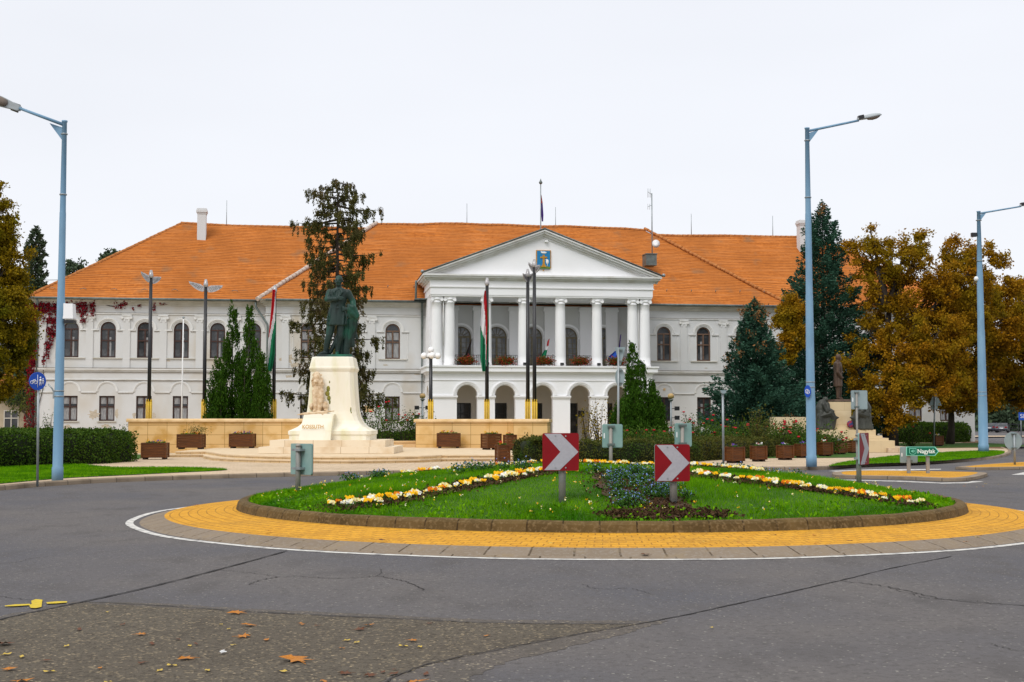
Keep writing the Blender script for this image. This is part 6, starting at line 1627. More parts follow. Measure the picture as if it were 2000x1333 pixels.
stone_wall('stone_wall', 'long honey-coloured block wall left of the monument', [wxy(250, 66.2), wxy(300, 66.4), wxy(420, 66.8), wxy(596, 67.2)], WH + .02)
stone_wall('stone_wall', 'honey-coloured block wall right of the monument, in front of the portico', [wxy(812, 67.2), wxy(900, 66.8), wxy(1003, 66.4)], WH)
stone_wall('stone_pier', 'honey-coloured end pier of the right block wall, behind the round bush', [wxy(1003, 65.0), wxy(1069, 64.8)], WH, w=1.6)
mb = MB(); a, b = wxy(598, 68), wxy(812, 68.0); mb.box(a[0], b[0], 68, 68.6, PV, .60); mb.box(a[0], b[0], 67.95, 68.65, .60, .68)
tag(mb.build('low_wall', [M_CAP]), 'low beige kerb wall in the gap between the two block walls', 'low wall')

# --- main monument
MY = 56.6; mcx = A(652, 860, MY).x
mon = thing('monument_pedestal', 'pale limestone pedestal with carved lion, sword and gold lettering', 'monument', (mcx, MY, TZ), 0)
def sq_rings(rows, n=9, ch=.16):
    """rows: (z, halfwidth x, halfwidth y); chamfered rectangle rings"""
    out = []
    for z, hx, hy in rows:
        c = ch
        out.append([(-hx + c, -hy, z), (hx - c, -hy, z), (hx, -hy + c, z), (hx, hy - c, z), (hx - c, hy, z), (-hx + c, hy, z), (-hx, hy - c, z), (-hx, -hy + c, z)])
    return out
mb = MB(); mb.box(-2.72, 2.72, -2.3, 2.3, 0, .27); mb.build('base_step', M_STEP, mon)
mb = MB(); mb.box(-2.34, 2.34, -1.95, 1.95, .27, .54); mb.build('base_step', M_STEP, mon)
def zc(cropy): y = 690 + cropy / 6.667; return EYE - (y - 824) * 56.0 / PF - TZ
mb = MB()
rows = [(.54, 1.66, 1.45), (zc(1062), 1.66, 1.45), (zc(1058), 1.70, 1.49), (zc(1012), 1.70, 1.49), (zc(1005), 1.64, 1.44), (zc(985), 1.50, 1.34), (zc(960), 1.35, 1.22), (zc(925), 1.23, 1.13), (zc(880), 1.13, 1.05), (zc(820), 1.055, 1.0), (zc(760), 1.015, .96), (zc(680), .985, .935), (zc(600), .965, .915), (zc(420), .925, .885), (zc(245), .895, .855)]
mb.rings(sq_rings(rows), smooth=False); mb.build('shaft', M_LIME, mon)
mb = MB(); mb.rings(sq_rings([(zc(246), .90, .86), (zc(225), .93, .89), (zc(205), .955, .915), (zc(190), .95, .91), (zc(178), .93, .89), (zc(60), .85, .81), (zc(50), .82, .78)]), smooth=False); mb.build('capstone', M_LIME, mon)
# front slab carrying lion and lettering
sl = lambda cx_: (cx_ / 6.667 + 580 - 652) * 55.0 / PF
FY = -1.72
mb = MB()
xa0, xa1, xb0, xb1 = sl(100), sl(512), sl(150), sl(545); za, zb_ = .54, zc(795)
mb.rings([[(xa0, FY - .10, za), (xa1, FY - .10, za), (xa1, -.9, za), (xa0, -.9, za)], [(xa0 + .05, FY - .02, zc(1000)), (xa1 + .02, FY - .02, zc(1000)), (xa1 + .02, -.9, zc(1000)), (xa0 + .05, -.9, zc(1000))],
          [(xb0 - .02, FY + .18, zc(850)), (xb1 - .05, FY + .18, zc(850)), (xb1 - .05, -.8, zc(850)), (xb0 - .02, -.8, zc(850))], [(xb0, FY + .22, zb_), (xb1, FY + .22, zb_), (xb1, -.8, zb_), (xb0, -.8, zb_)]], smooth=False)
slab_ = mb.build('front_slab', M_LIME, mon)
def text_mesh(s, size, mat, name='lettering', depth=.006, xs=1.0, bold=0.0):
    cu = bpy.data.curves.new('txt', 'FONT'); cu.body = s; cu.size = size; cu.extrude = depth; cu.align_x = 'CENTER'; cu.align_y = 'CENTER'; cu.offset = bold
    o = bpy.data.objects.new('txt', cu); COL.objects.link(o)
    dg = bpy.context.evaluated_depsgraph_get(); dg.update(); me = bpy.data.meshes.new_from_object(o.evaluated_get(dg)); me.name = name
    bpy.data.objects.remove(o); me.transform(Matrix.Diagonal((xs, 1, 1, 1))); me.materials.clear(); me.materials.append(mat); return me
tm = text_mesh('KOSSUTH', .215, pmat('gilt_letters', (.50, .27, .02), rough=.5), xs=.92, bold=.002, depth=.003)
o = link('lettering', tm, slab_, ((sl(283)), FY - .07, zc(960))); o.rotation_euler = (R(90) - R(6), 0, 0)
# lion, seated, facing the viewer
lk = lambda cx_, cy_, d=0: (sl(cx_), -1.12 + d, zc(cy_)); k_ = 55.0 / PF / 6.667
mb = MB()
for (x, y, d, r) in ((300, 330, -.05, 56), (296, 296, -.02, 50), (300, 372, -.10, 44), (312, 400, 0, 66), (312, 455, .02, 66), (262, 350, .06, 34), (345, 350, .06, 36), (258, 400, .04, 34), (362, 410, .06, 34), (310, 500, -.02, 58)): mb.ball(lk(x, y, d), r * k_, 14, 10)
mb.ball(lk(292, 378, -.26), 26 * k_, 10, 8, sc=(1, 1.1, .9)); mb.ball(lk(291, 360, -.25), 15 * k_, 8, 6, sc=(1.2, 1.6, .8))
mb.ball(lk(272, 320, -.18), 12 * k_, 8, 6); mb.ball(lk(314, 320, -.18), 12 * k_, 8, 6)
mb.ball(lk(246, 292, .02), 15 * k_, 8, 6); mb.ball(lk(352, 292, .04), 15 * k_, 8, 6)
chain(mb, [lk(310, 470, 0), lk(312, 570, .05), lk(330, 680, .2)], [66 * k_, 74 * k_, 80 * k_])
chain(mb, [lk(275, 500, -.08), lk(280, 600, -.14), lk(290, 730, -.20)], [40 * k_, 32 * k_, 26 * k_])
chain(mb, [lk(350, 500, -.04), lk(352, 610, -.10), lk(342, 740, -.16)], [44 * k_, 36 * k_, 28 * k_])
mb.ball(lk(282, 757, -.27), 27 * k_, 10, 7, sc=(1, 1.5, .75)); mb.ball(lk(334, 765, -.24), 30 * k_, 10, 7, sc=(1.1, 1.5, .75))
mb.ball(lk(402, 690, .10), 56 * k_, 12, 9, sc=(.9, 1.3, 1.15)); mb.ball(lk(420, 745, -.02), 26 * k_, 10, 7, sc=(1.2, 1.6, .7)); mb.ball(lk(232, 700, .12), 40 * k_, 12, 9, sc=(.9, 1.3, 1.2))
g = np.random.default_rng(4)
for k in range(46):   # mane locks
    a = g.uniform(-2.7, 2.7); rr = g.uniform(48, 72); x, y = 304 + rr * math.sin(a), 375 - rr * math.cos(a) * 1.25
    vcyl(mb, lk(x, y, g.uniform(-.12, .02)), lk(x + g.uniform(-8, 8), y + g.uniform(22, 46), g.uniform(-.10, .04)), 9 * k_, 4 * k_, 6)
fuse(mb, 'lion', M_LION, mon, .015, 1)
mb = MB(); vcyl(mb, lk(60, 806, -.36), lk(150, 792, -.36), 5 * k_, 17 * k_, 8); vcyl(mb, lk(150, 792, -.36), lk(450, 765, -.34), 17 * k_, 15 * k_, 8); vcyl(mb, lk(450, 765, -.34), lk(540, 757, -.33), 9 * k_, 9 * k_, 8); vcyl(mb, lk(455, 738, -.34), lk(450, 800, -.34), 8 * k_, 8 * k_, 8); vcyl(mb, lk(392, 770, -.38), lk(396, 822, -.38), 9 * k_, 5 * k_, 8)
mb.box(sl(150), sl(440), -1.50, -1.1, zc(815), zc(778))
fuse(mb, 'carved_sword', M_LION, mon, .02, 1)
# moss-dark strip beside the lion
mb = MB()
for (x, y, w, h) in ((455, 380, 12, 30), (440, 470, 40, 70), (430, 530, 50, 60), (450, 590, 40, 60), (462, 640, 20, 50), (735, 740, 14, 60), (742, 780, 16, 30)):
    yy = -(.895 + (y - 245) * .00021) * .955
    mb.ball((sl(x) * 1.02, yy + .0, zc(y)), 1.0, 10, 6, sc=(w * k_ * .6, .02, h * k_ * .6))
mb.build('moss_stain', pmat('moss', (.10, .13, .03), (.30, .26, .05), 9, .95), mon)

# --- bronze statue of a standing man
SY = MY; s_ = 56.6 / PF / 7.018
sx0 = A(610 + 350 / 7.018, 690, SY).x; sz0 = A(660, 520 + 1240 / 7.018, SY).z
st = thing('bronze_statue', 'dark green bronze statue of a bearded man in a frock coat, hand on chest', 'statue', (sx0, SY, TZ + zc(50)), 0)
Q = lambda x, y, d=0: ((x - 350) * s_, d * s_, (1243 - y) * s_)
mb = MB()
for (x, y, d, rx, ry, rz) in ((356, 168, 4, 52, 60, 58), (354, 200, -4, 46, 54, 52)): mb.ball(Q(x, y, d), 1, 16, 12, sc=(rx * s_, ry * s_, rz * s_))
mb.ball(Q(352, 238, -26), 1, 12, 8, sc=(32 * s_, 30 * s_, 30 * s_))              # beard
vcyl(mb, Q(350, 178, -52), Q(349, 200, -66), 8 * s_, 11 * s_, 8)                  # nose
vcyl(mb, Q(322, 170, -48), Q(342, 172, -56), 7 * s_, 6 * s_, 6); vcyl(mb, Q(360, 172, -56), Q(382, 170, -46), 6 * s_, 7 * s_, 6)   # brows
vcyl(mb, Q(334, 214, -56), Q(368, 214, -56), 8 * s_, 8 * s_, 6)                   # moustache
for x in (302, 410): mb.ball(Q(x, 190, 4), 1, 8, 6, sc=(8 * s_, 14 * s_, 20 * s_))
vcyl(mb, Q(358, 240, 5), Q(360, 300, 5), 34 * s_, 38 * s_)
loftz(mb, [(*Q(362, 282, 5), 44 * s_, 40 * s_), (*Q(361, 300, 4), 92 * s_, 55 * s_), (*Q(358, 330, 2), 132 * s_, 66 * s_), (*Q(354, 380, 0), 128 * s_, 74 * s_), (*Q(350, 450, 0), 116 * s_, 76 * s_), (*Q(345, 520, 0), 106 * s_, 70 * s_), (*Q(340, 580, 0), 112 * s_, 74 * s_),
           (*Q(337, 650, 0), 128 * s_, 82 * s_), (*Q(336, 720, 0), 142 * s_, 90 * s_), (*Q(338, 802, 0), 151 * s_, 95 * s_)], 28)
chain(mb, [Q(345, 310, -60), Q(338, 420, -80), Q(330, 600, -78), Q(322, 795, -94)], [6 * s_] * 4)      # front edge of the coat
chain(mb, [Q(340, 300, -50), Q(300, 350, -72), Q(322, 420, -80)], [12 * s_, 16 * s_, 6 * s_]); chain(mb, [Q(380, 300, -50), Q(410, 350, -70), Q(365, 430, -82)], [12 * s_, 16 * s_, 6 * s_])
mb.ball(Q(358, 305, -52), 1, 8, 6, sc=(26 * s_, 14 * s_, 14 * s_))
for y in (470, 520, 570): mb.ball(Q(352, y, -80), 7 * s_, 8, 6)
chain(mb, [Q(232, 345, 0), Q(205, 445, -30), Q(320, 446, -86)], [48 * s_, 42 * s_, 32 * s_])            # right arm across the chest
vcyl(mb, Q(310, 446, -84), Q(328, 444, -88), 38 * s_, 38 * s_)
mb.ball(Q(362, 432, -92), 1, 10, 8, sc=(34 * s_, 16 * s_, 26 * s_))
for (y0, y1, x1) in ((415, 412, 418), (428, 428, 436), (441, 444, 434), (453, 460, 422)): chain(mb, [Q(378, y0, -96), Q(400, (y0 + y1) / 2, -98), Q(x1, y1, -90)], [9.5 * s_, 8.5 * s_, 7 * s_])
chain(mb, [Q(348, 420, -94), Q(366, 402, -96), Q(384, 390, -92)], [10 * s_, 9 * s_, 7 * s_])
chain(mb, [Q(482, 350, 0), Q(548, 470, 14), Q(560, 540, -20), Q(480, 588, -80)], [48 * s_, 44 * s_, 40 * s_, 28 * s_])   # left arm
mb.ball(Q(458, 585, -92), 1, 10, 8, sc=(26 * s_, 22 * s_, 26 * s_))
for k in range(4): chain(mb, [Q(446, 570 + 12 * k, -106), Q(428, 568 + 13 * k, -112), Q(420, 576 + 14 * k, -98)], [9 * s_, 8 * s_, 7 * s_])
chain(mb, [Q(450, 560, -98), Q(430, 552, -104), Q(414, 548, -98)], [9 * s_, 8 * s_, 6 * s_])
for (p, r) in (([Q(500, 535, -60), Q(560, 560, -50), Q(610, 660, -30)], [30, 46, 40]), ([Q(500, 570, -80), Q(545, 640, -70), Q(600, 690, -40)], [26, 36, 34]), ([Q(500, 620, -60), Q(520, 680, -50), Q(560, 700, -20)], [30, 34, 30]),
               ([Q(590, 680, -20), Q(590, 760, 0), Q(575, 900, 20), Q(610, 975, 30)], [40, 34, 28, 22]), ([Q(530, 700, -20), Q(530, 850, 0), Q(505, 1000, 20), Q(500, 1085, 30)], [44, 46, 44, 36]), ([Q(480, 780, 20), Q(470, 950, 35), Q(455, 1190, 40)], [40, 46, 52]),
               ([Q(560, 720, 0), Q(545, 900, 10), Q(560, 1080, 20)], [24, 26, 26]), ([Q(430, 830, 50), Q(400, 1000, 60), Q(380, 1190, 60)], [40, 44, 48]), ([Q(360, 900, 60), Q(300, 1050, 50), Q(240, 1170, 40)], [30, 34, 30]), ([Q(500, 540, -90), Q(530, 600, -100), Q(575, 640, -80)], [12, 12, 10]), ([Q(600, 700, -40), Q(560, 640, -86)], [9, 9])):
    chain(mb, p, [q * s_ for q in r])
chain(mb, [Q(258, 790, 0), Q(232, 940, -16), Q(198, 1060, -4), Q(186, 1150, 0)], [62 * s_, 50 * s_, 42 * s_, 36 * s_]); chain(mb, [Q(190, 1180, 0), Q(150, 1188, -28), Q(112, 1196, -52)], [32 * s_, 28 * s_, 20 * s_])
chain(mb, [Q(392, 790, 0), Q(386, 950, -20), Q(356, 1080, -4), Q(348, 1150, 0)], [60 * s_, 50 * s_, 40 * s_, 36 * s_]); chain(mb, [Q(346, 1180, 0), Q(346, 1190, -40), Q(342, 1198, -78)], [32 * s_, 30 * s_, 22 * s_])
for (x0, y0, x1, y1) in ((215, 560, 205, 790), (255, 600, 250, 795), (290, 620, 285, 795), (420, 620, 430, 795), (460, 600, 468, 790), (380, 600, 380, 795)): vcyl(mb, Q(x0 + 20, y0, -62), Q(x1, y1, -80), 5 * s_, 12 * s_, 6)
fuse(mb, 'figure', M_BRONZE, st, .020, 2)
mb = MB(); mb.box(*(Q(72, 0)[0], Q(555, 0)[0]), -115 * s_, 115 * s_, .0, 40 * s_, taper=.02); mb.build('plinth', M_BRONZE, st)

# --- right-hand monument: pedestal, steps, standing bronze man and two seated bronze groups
RY = 70.0; r0 = A(1640, 800, RY)
def RP(px, py, d=0): p = A(px, py, RY + d); return p
mon2 = thing('monument_pedestal', 'beige stone pedestal with stepped base beneath the brown bronze man, by the blue spruces', 'monument', (r0.x, RY, PV))
def bx2(name, x0, x1, yt, yb_, y0, y1, mat, par=mon2):
    a, b = A(x0, yt, RY + y0), A(x1, yb_, RY + y0); mb = MB(); mb.box(a.x - r0.x, b.x - r0.x, y0, y1, max(b.z - PV, 0), a.z - PV); return mb.build(name, mat, par)
bx2('pedestal_block', 1619, 1663, 785.5, 850, -1.0, 1.0, M_BEIGE); bx2('ledge', 1624, 1671, 832, 860, -1.35, 1.2, M_BEIGE); bx2('ledge', 1588, 1672, 840, 876, -1.8, 1.6, M_BEIGE)
bx2('ledge', 1673, 1711, 839.5, 876, -1.6, 1.8, M_BEIGE); bx2('ledge', 1673, 1724, 851.5, 880, -2.0, 2.0, M_BEIGE); bx2('ledge', 1673, 1736, 856, 882, -2.4, 2.2, M_BEIGE); bx2('ledge', 1673, 1748, 861, 884, -2.8, 2.4, M_BEIGE)
mb = MB(); a = RP(1735, 866, -3.2); b = RP(1820, 880, -3.2); mb.box(a.x - r0.x, b.x - r0.x, -3.2, 3, 0, .22); mb.build('platform', M_PAVE, mon2)
bw = thing('stone_wall', 'low beige stone wall behind the roses, left of the seated bronze figure', 'wall', (RP(1505, 850).x, RY, PV))
mb = MB(); a, b = A(1505, 815, RY - .6), A(1592, 815, RY - .6); mb.box(0, b.x - a.x, -.6, .2, 0, a.z - PV); q = A(1497, 838, RY - .7); mb.box(q.x - a.x, .4, -.7, .25, 0, q.z - PV); mb.build('stone_blocks', M_BEIGE, bw)
kk = RY / PF / 5.332
N2 = lambda x, y, d=0: ((x - 410) * kk, d * kk, (612 - y) * kk)
st2 = thing('bronze_statue', 'brown bronze statue of a standing man in profile, facing right', 'statue', (A(1560 + 410 / 5.332, 785, RY).x, RY, A(1640, 670 + 612 / 5.332, RY).z), 0)
mb = MB(); mb.ball(N2(418, 150, 0), 1, 14, 10, sc=(30 * kk, 26 * kk, 34 * kk)); mb.ball(N2(432, 172, 0), 1, 10, 8, sc=(18 * kk, 18 * kk, 18 * kk)); vcyl(mb, N2(446, 152), N2(450, 162), 4 * kk, 5 * kk, 6); vcyl(mb, N2(412, 180), N2(410, 205), 18 * kk, 20 * kk)
loftz(mb, [(*N2(412, 195), 24 * kk, 30 * kk), (*N2(410, 212), 38 * kk, 62 * kk), (*N2(412, 250), 44 * kk, 70 * kk), (*N2(414, 310), 42 * kk, 60 * kk), (*N2(412, 370), 42 * kk, 58 * kk), (*N2(412, 456), 45 * kk, 66 * kk)], 20)
chain(mb, [N2(398, 225, -62), N2(394, 310, -72), N2(435, 365, -60)], [22 * kk, 19 * kk, 14 * kk]); mb.ball(N2(445, 366, -52), 14 * kk, 8, 6, sc=(1.3, .7, .9))
chain(mb, [N2(410, 225, 62), N2(420, 310, 70), N2(440, 370, 50)], [22 * kk, 18 * kk, 14 * kk])
chain(mb, [N2(405, 440, -25), N2(404, 520, -25), N2(402, 575, -25), N2(425, 582, -25)], [28 * kk, 20 * kk, 16 * kk, 12 * kk]); chain(mb, [N2(432, 440, 25), N2(436, 520, 25), N2(434, 575, 25), N2(458, 582, 25)], [26 * kk, 20 * kk, 15 * kk, 12 * kk])
chain(mb, [N2(385, 230, -40), N2(380, 340, -52), N2(380, 452, -56)], [8 * kk, 10 * kk, 12 * kk])
fuse(mb, 'figure', M_BROWNB, st2, .022, 2)
mb = MB(); mb.box(N2(335, 0)[0], N2(508, 0)[0], -.75, .75, 0, 22 * kk, taper=.05); mb.build('plinth', M_BROWNB, st2)
def seated(name, label, cx_, flip, zpx, seed):
    """draped seated woman, seen from the side; local units = photo-crop pixels * kk"""
    S = lambda x, y, d=0: ((x - 290) * kk * flip, d * kk, (908 - y) * kk)
    p = A(cx_, zpx, RY - 1.5); t = thing(name, label, 'statue', (p.x, RY - 1.3, p.z))
    mb = MB(); mb.ball(S(292, 598), 1, 12, 9, sc=(24 * kk, 24 * kk, 28 * kk)); mb.ball(S(283, 592, 5), 1, 10, 8, sc=(22 * kk, 22 * kk, 20 * kk)); vcyl(mb, S(285, 620), S(275, 640), 16 * kk, 22 * kk)
    chain(mb, [S(255, 645), S(235, 690), S(240, 760)], [48 * kk, 52 * kk, 50 * kk]); chain(mb, [S(300, 650, -30), S(305, 700, -50), S(350, 720, -60)], [26 * kk, 22 * kk, 16 * kk]); chain(mb, [S(260, 650, -45), S(290, 720, -60), S(330, 730, -50)], [22 * kk, 20 * kk, 14 * kk])
    chain(mb, [S(240, 770, -20), S(330, 740, -40), S(360, 790, -40), S(350, 880, -30)], [50 * kk, 40 * kk, 34 * kk, 28 * kk]); chain(mb, [S(240, 780, 20), S(320, 750, 40), S(350, 830, 40), S(330, 890, 30)], [50 * kk, 42 * kk, 36 * kk, 34 * kk])
    chain(mb, [S(360, 770, -40), S(395, 785, -40), S(408, 783, -40)], [18 * kk, 14 * kk, 8 * kk]); g = np.random.default_rng(seed)
    for k in range(11): x0 = 195 + 13 * k; vcyl(mb, S(230 + 8 * k, 720 + 3 * k, -50 + g.uniform(-6, 6)), S(x0 + g.uniform(-8, 8), 895, -58 + g.uniform(-8, 8)), 9 * kk, 16 * kk, 6)
    chain(mb, [S(225, 800), S(230, 890)], [42 * kk, 44 * kk]); mb.box(*sorted((S(200, 0)[0], S(350, 0)[0])), -50 * kk, 50 * kk, 0, 90 * kk)
    return fuse(mb, 'figure', M_GREYB, t, .02, 1)
seated('seated_statue', 'grey bronze seated woman with bowed head, left of the beige pedestal', 1615, 1, 840, 2)
seated('seated_statue', 'grey bronze seated figure half hidden by the sign, right of the beige pedestal', 1684, -1, 840, 3)
mb = MB(); p = A(1661, 829, RY - 1.45); mb.lathe([(.02, -.18), (.17, -.16), (.19, 0), (.15, .16), (.02, .18)], n=14, M=Matrix.Translation((0, 0, 0)) @ Matrix.Rotation(R(90), 4, 'X') @ Matrix.Diagonal((1, 1, .3, 1)))
tag(mb.build('wreath', pmat('wreath_mix', (.25, .03, .05), (.03, .05, .16), 9, .8, thr=(.45, .55)), None, p), 'small dark wreath leaning on the ledge of the beige pedestal', 'wreath')

# ================================================================== STREET FURNITURE
def lamp(name, label, base, ztop, r0, r1, arm, head_l, zbend=.0, tilt=0.0, extra=None, head_sc=1.0, head_flip=False):
    t = thing(name, label, 'street lamp', base); H = ztop - base[2]; mb = MB(); b0 = base
    prof = [(r0 * 1.12, 0), (r0 * 1.12, .35), (r0, .38), (r0 * .97, H * .20), (r0 * .93, H * .207), (r0 * .78, H * .5), (r0 * .73, H * .505), (r0 * .64, H * .74), (r0 * .60, H * .745), (r1, H - .05), (r1 * 1.25, H - .04), (r1 * 1.25, H)]
    mb.lathe(prof, n=12); post = mb.build('post', M_BLUEP, t)
    mb = MB()
    for z in (H * .23, H * .245, H * .79, H * .96): rr = r0 * (1 - .45 * z / H) + .012; mb.lathe([(rr * .9, z), (rr, z + .005), (rr, z + .035), (rr * .9, z + .04)], n=14)
    mb.build('clamp_band', M_ZINC, post)
    mb = MB(); a = Vector((0, 0, H - .12)); b = Vector(arm) + Vector((0, 0, H - .12)); mb.tube([a, a.lerp(b, .5), b], [.045, .042, .038], 10)
    d = (b - a).normalized(); mb.prism([(0, -.55), (0, -.15), (.40 * (1 if arm[0] > 0 else -1), -.02)], -.012, .012, M=Matrix.Translation((0, 0, H - .05)))
    mb.build('arm', M_BLUEP, t)
    # cobra head: housing above, bowl below
    ux = Vector((d.x, d.y, d.z)).normalized(); M_ = Matrix.Translation(b) @ Vector((1, 0, 0)).rotation_difference(ux).to_matrix().to_4x4()
    s = head_sc; secs = [(-.05, .06, .06), (.05, .09, .085), (.18, .10, .10), (.34, .125, .115), (.52, .145, .12), (.68, .14, .10), (.80, .10, .07), (.86, .03, .02)]
    mb = MB(); n_ = 16; rg = []
    for x, w, h in secs: rg.append([M_ @ Vector((x * s, w * s * math.cos(2 * math.pi * k / n_), (h * s * max(math.sin(2 * math.pi * k / n_), -.25)) + .03)) for k in range(n_)])
    mb.rings(rg); hd = mb.build('lamp_head', M_LAMPH, t)
    mb = MB(); rg = []
    for x, w, h in [(.30, .02, .01), (.34, .10, .05), (.50, .125, .085), (.66, .12, .07), (.76, .08, .03), (.79, .02, .01)]: rg.append([M_ @ Vector((x * s, w * s * math.cos(2 * math.pi * k / n_), -h * s * abs(math.sin(2 * math.pi * k / n_)) if math.sin(2 * math.pi * k / n_) < 0 else .01)) for k in range(n_)])
    mb.rings(rg); mb.build('lens', pmat('lamp_bowl', (.20, .16, .13), (.13, .11, .10), 6, .25), hd)
    mb = MB(); mb.box(.0, .20 * s, -.10 * s, .10 * s, .02, .16 * s, M=M_); mb.build('control_box', M_BLACK, hd)
    return t
b1 = G(112, 946, PV * 0 + .02); zt1 = A(124, 236, b1.y).z; ar = A(45, 211, b1.y) - A(124, 238, b1.y)
l1 = lamp('street_lamp', 'pale blue street lamp at the left kerb with a white camera box on it', (b1.x, b1.y, .1), zt1, .132, .062, (ar.x, -.35, ar.z), 1)
def atz(base, px, py): p = A(px, py, base.y); return p.z - .1, p.x - base.x
z_, x_ = atz(b1, 138, 608); mb = MB(); mb.box(.10, .37, -.14, .16, z_ - .21, z_ + .19, taper=.03); mb.box(.08, .14, -.06, .06, z_ - .2, z_ + .2); mb.build('camera_box', M_WPURE, l1)
mb = MB(); mb.box(.12, .38, -.12, .12, z_ - .33, z_ - .24); mb.build('floodlight', M_BLACK, l1)
z_, x_ = atz(b1, 105, 770); mb = MB(); mb.tube([(-.10, 0, z_ - .02), (-.18, -.02, z_ + .14), (-.28, -.04, z_ + .26)], .02, 6); mb.box(-.16, -.09, -.03, .03, z_ - .12, z_ + .10); mb.build('bracket', M_ZINC, l1)
b2 = G(1585, 912, PV); zt2 = A(1583, 250, b2.y).z; ar = A(1684, 233, b2.y) - A(1583, 254, b2.y)
l2 = lamp('street_lamp', 'tallest pale blue street lamp, on the pavement before the blue spruces', (b2.x, b2.y, PV), zt2, .165, .072, (ar.x, 0, ar.z), 1, head_sc=.95)
z_ = A(1580, 765, b2.y).z - PV
M_Z = Matrix.Translation((-.14, -.20, z_)) @ Matrix.Rotation(R(-25), 4, 'Z') @ Matrix.Rotation(R(90), 4, 'X'); mb = MB(); mb.lathe([(.2, -.012), (.2, .012)], n=28, M=M_Z @ Matrix.Diagonal((.55, 1.05, 1, 1))); ps = mb.build('path_sign', M_SBLUE, l2)
mb = MB()
for dx, dz in ((-.03, .0), (.02, -.02)): mb.tube([M_Z @ Vector((dx * .9 + .045 * math.cos(a), dz + .07 * math.sin(a), .016)) for a in np.linspace(0, 6.283, 11)], .010, 4)
mb.build('bicycle_symbol', M_WPURE, ps)
b3 = G(1921, 883, PV); zt3 = A(1909, 413, b3.y).z; ar = A(1992, 402, b3.y) - A(1909, 416, b3.y)
l3 = lamp('street_lamp', 'pale blue street lamp on the grass at the far right corner', (b3.x, b3.y, PV), zt3, .24, .085, (ar.x, 0, ar.z), 1, head_sc=1.1)
z_ = A(1902, 459, b3.y).z - PV; mb = MB(); mb.box(-.40, -.14, -.1, .1, z_ - .1, z_ + .1); mb.box(-.2, .0, -.02, .02, z_ - .02, z_ + .02); mb.build('camera', M_BLACK, l3)
z_ = A(1902, 545, b3.y).z - PV; mb = MB(); mb.ball((-.18, 0, z_), .13, 10, 8); mb.build('dome_camera', M_WPURE, l3)

# tall black poles with gilt sockets
def gilt_pole(label, px, ptip, Y, wings=None, globes=False, cat='flagpole', name='ornamental_pole', grp='black poles with gilt sockets'):
    p = A(px, 850, Y); zt = A(px, ptip, Y).z - .3; t = thing(name, label, cat, (p.x, Y, .3), 0, grp); zb_ = A(px, 783, Y).z - .3
    mb = MB()
    for k in range(6):
        a = 2 * math.pi * k / 6 + .5; c = (.11 * math.cos(a), .11 * math.sin(a)); mb.tube([(c[0], c[1], 0), (c[0], c[1], zb_ - .05)], .055, 6)
        mb.tube([(c[0], c[1], zb_ - .06), (c[0] * 1.25, c[1] * 1.25, zb_ + .08)], [.05, .012], 5)
    mb.lathe([(.10, 0), (.10, zb_ - .05)], n=10); mb.build('gilt_socket', M_GOLD, t)
    top = zt - .32 if not globes else zt - .15; mb = MB(); mb.tube([(0, 0, .2), (0, 0, top)], [.105, .085], 12); mb.build('pole', M_BLACK, t)
    if not globes:
        mb = MB(); mb.lathe([(.05, top - .04), (.11, top + .02), (.125, top + .12), (.06, top + .40), (.005, zt + .06)], n=10); mb.build('spearhead', M_SILV, t)
    if wings:
        rz, span, lift = wings
        for sg in (-1, 1):
            W = MB(); L = span
            # a wing: leading edge rises outwards, five long feathers hang from it
            Mw = Matrix.Rotation(rz, 4, 'Z')
            out = [(0.08, .05), (.30 * L, .16), (.62 * L, .20), (1.0 * L, .24), (.93 * L, .10), (.84 * L, .04), (.74 * L, -.03), (.62 * L, -.10), (.48 * L, -.16), (.34 * L, -.20), (.18 * L, -.22), (.08, -.16)]
            tip = 1 if sg > 0 else 1
            pts = [(sg * x, top - .05 + z + lift * (x / L) * (1 if sg < 0 else -1)) for x, z in out]
            if sg < 0: pts = pts[::-1]
            W.prism(pts, -.02, .02, M=Mw); wg = W.build('wing', M_SILV, t)
            F = MB()
            for k in range(7):
                a0 = (.12 + .05 * k) * L * 1.0; x0, z0_ = .14 + .09 * k * L, .06 + .018 * k; x1, z1_ = min(.30 * L + .105 * k * L, .95 * L), -.15 + .042 * k
                ln = [Vector((sg * x0, -.028, top - .05 + z0_ + lift * (x0 / L) * (1 if sg < 0 else -1))), Vector((sg * x1, -.028, top - .05 + z1_ + lift * (x1 / L) * (1 if sg < 0 else -1)))]
                F.tube([Mw @ v for v in ln], .009, 4)
            F.build('feather_lines', M_SILVD, wg)
    if globes:
        pts = [(0, 0, .26)] + [(.36 * math.cos(a), .36 * math.sin(a), -.04) for a in (0.2, 1.77, 3.34, 4.9)]
        mb = MB()
        for (x, y, z) in pts[1:]: mb.tube([(0, 0, top - .1), (x * .8, y * .8, top - .12), (x, y, top + z - .12)], .02, 6)
        mb.build('arms', M_BLACK, t)
        for (x, y, z) in pts: mb = MB(); mb.ball((x, y, top + z + .02), .165, 18, 12); mb.build('globe', M_OPAL, t)
    return t
gilt_pole('leftmost winged black pole, before the third window', 290, 531, 68.2, (R(38), .55, .10))
gilt_pole('winged black pole with widest silver wings, left of the thujas', 398, 549, 70.2, (R(8), .88, .10))
gilt_pole('black pole with spearhead carrying the tricolour, right of the thujas', 534, 560, 71.5)
gilt_pole('short black pole with five white globe lamps', 841, 689, 68.8, globes=True, cat='lamp', name='globe_lamp', grp=None)
gilt_pole('black pole with spearhead and hanging tricolour before the portico', 951, 546, 69.2)
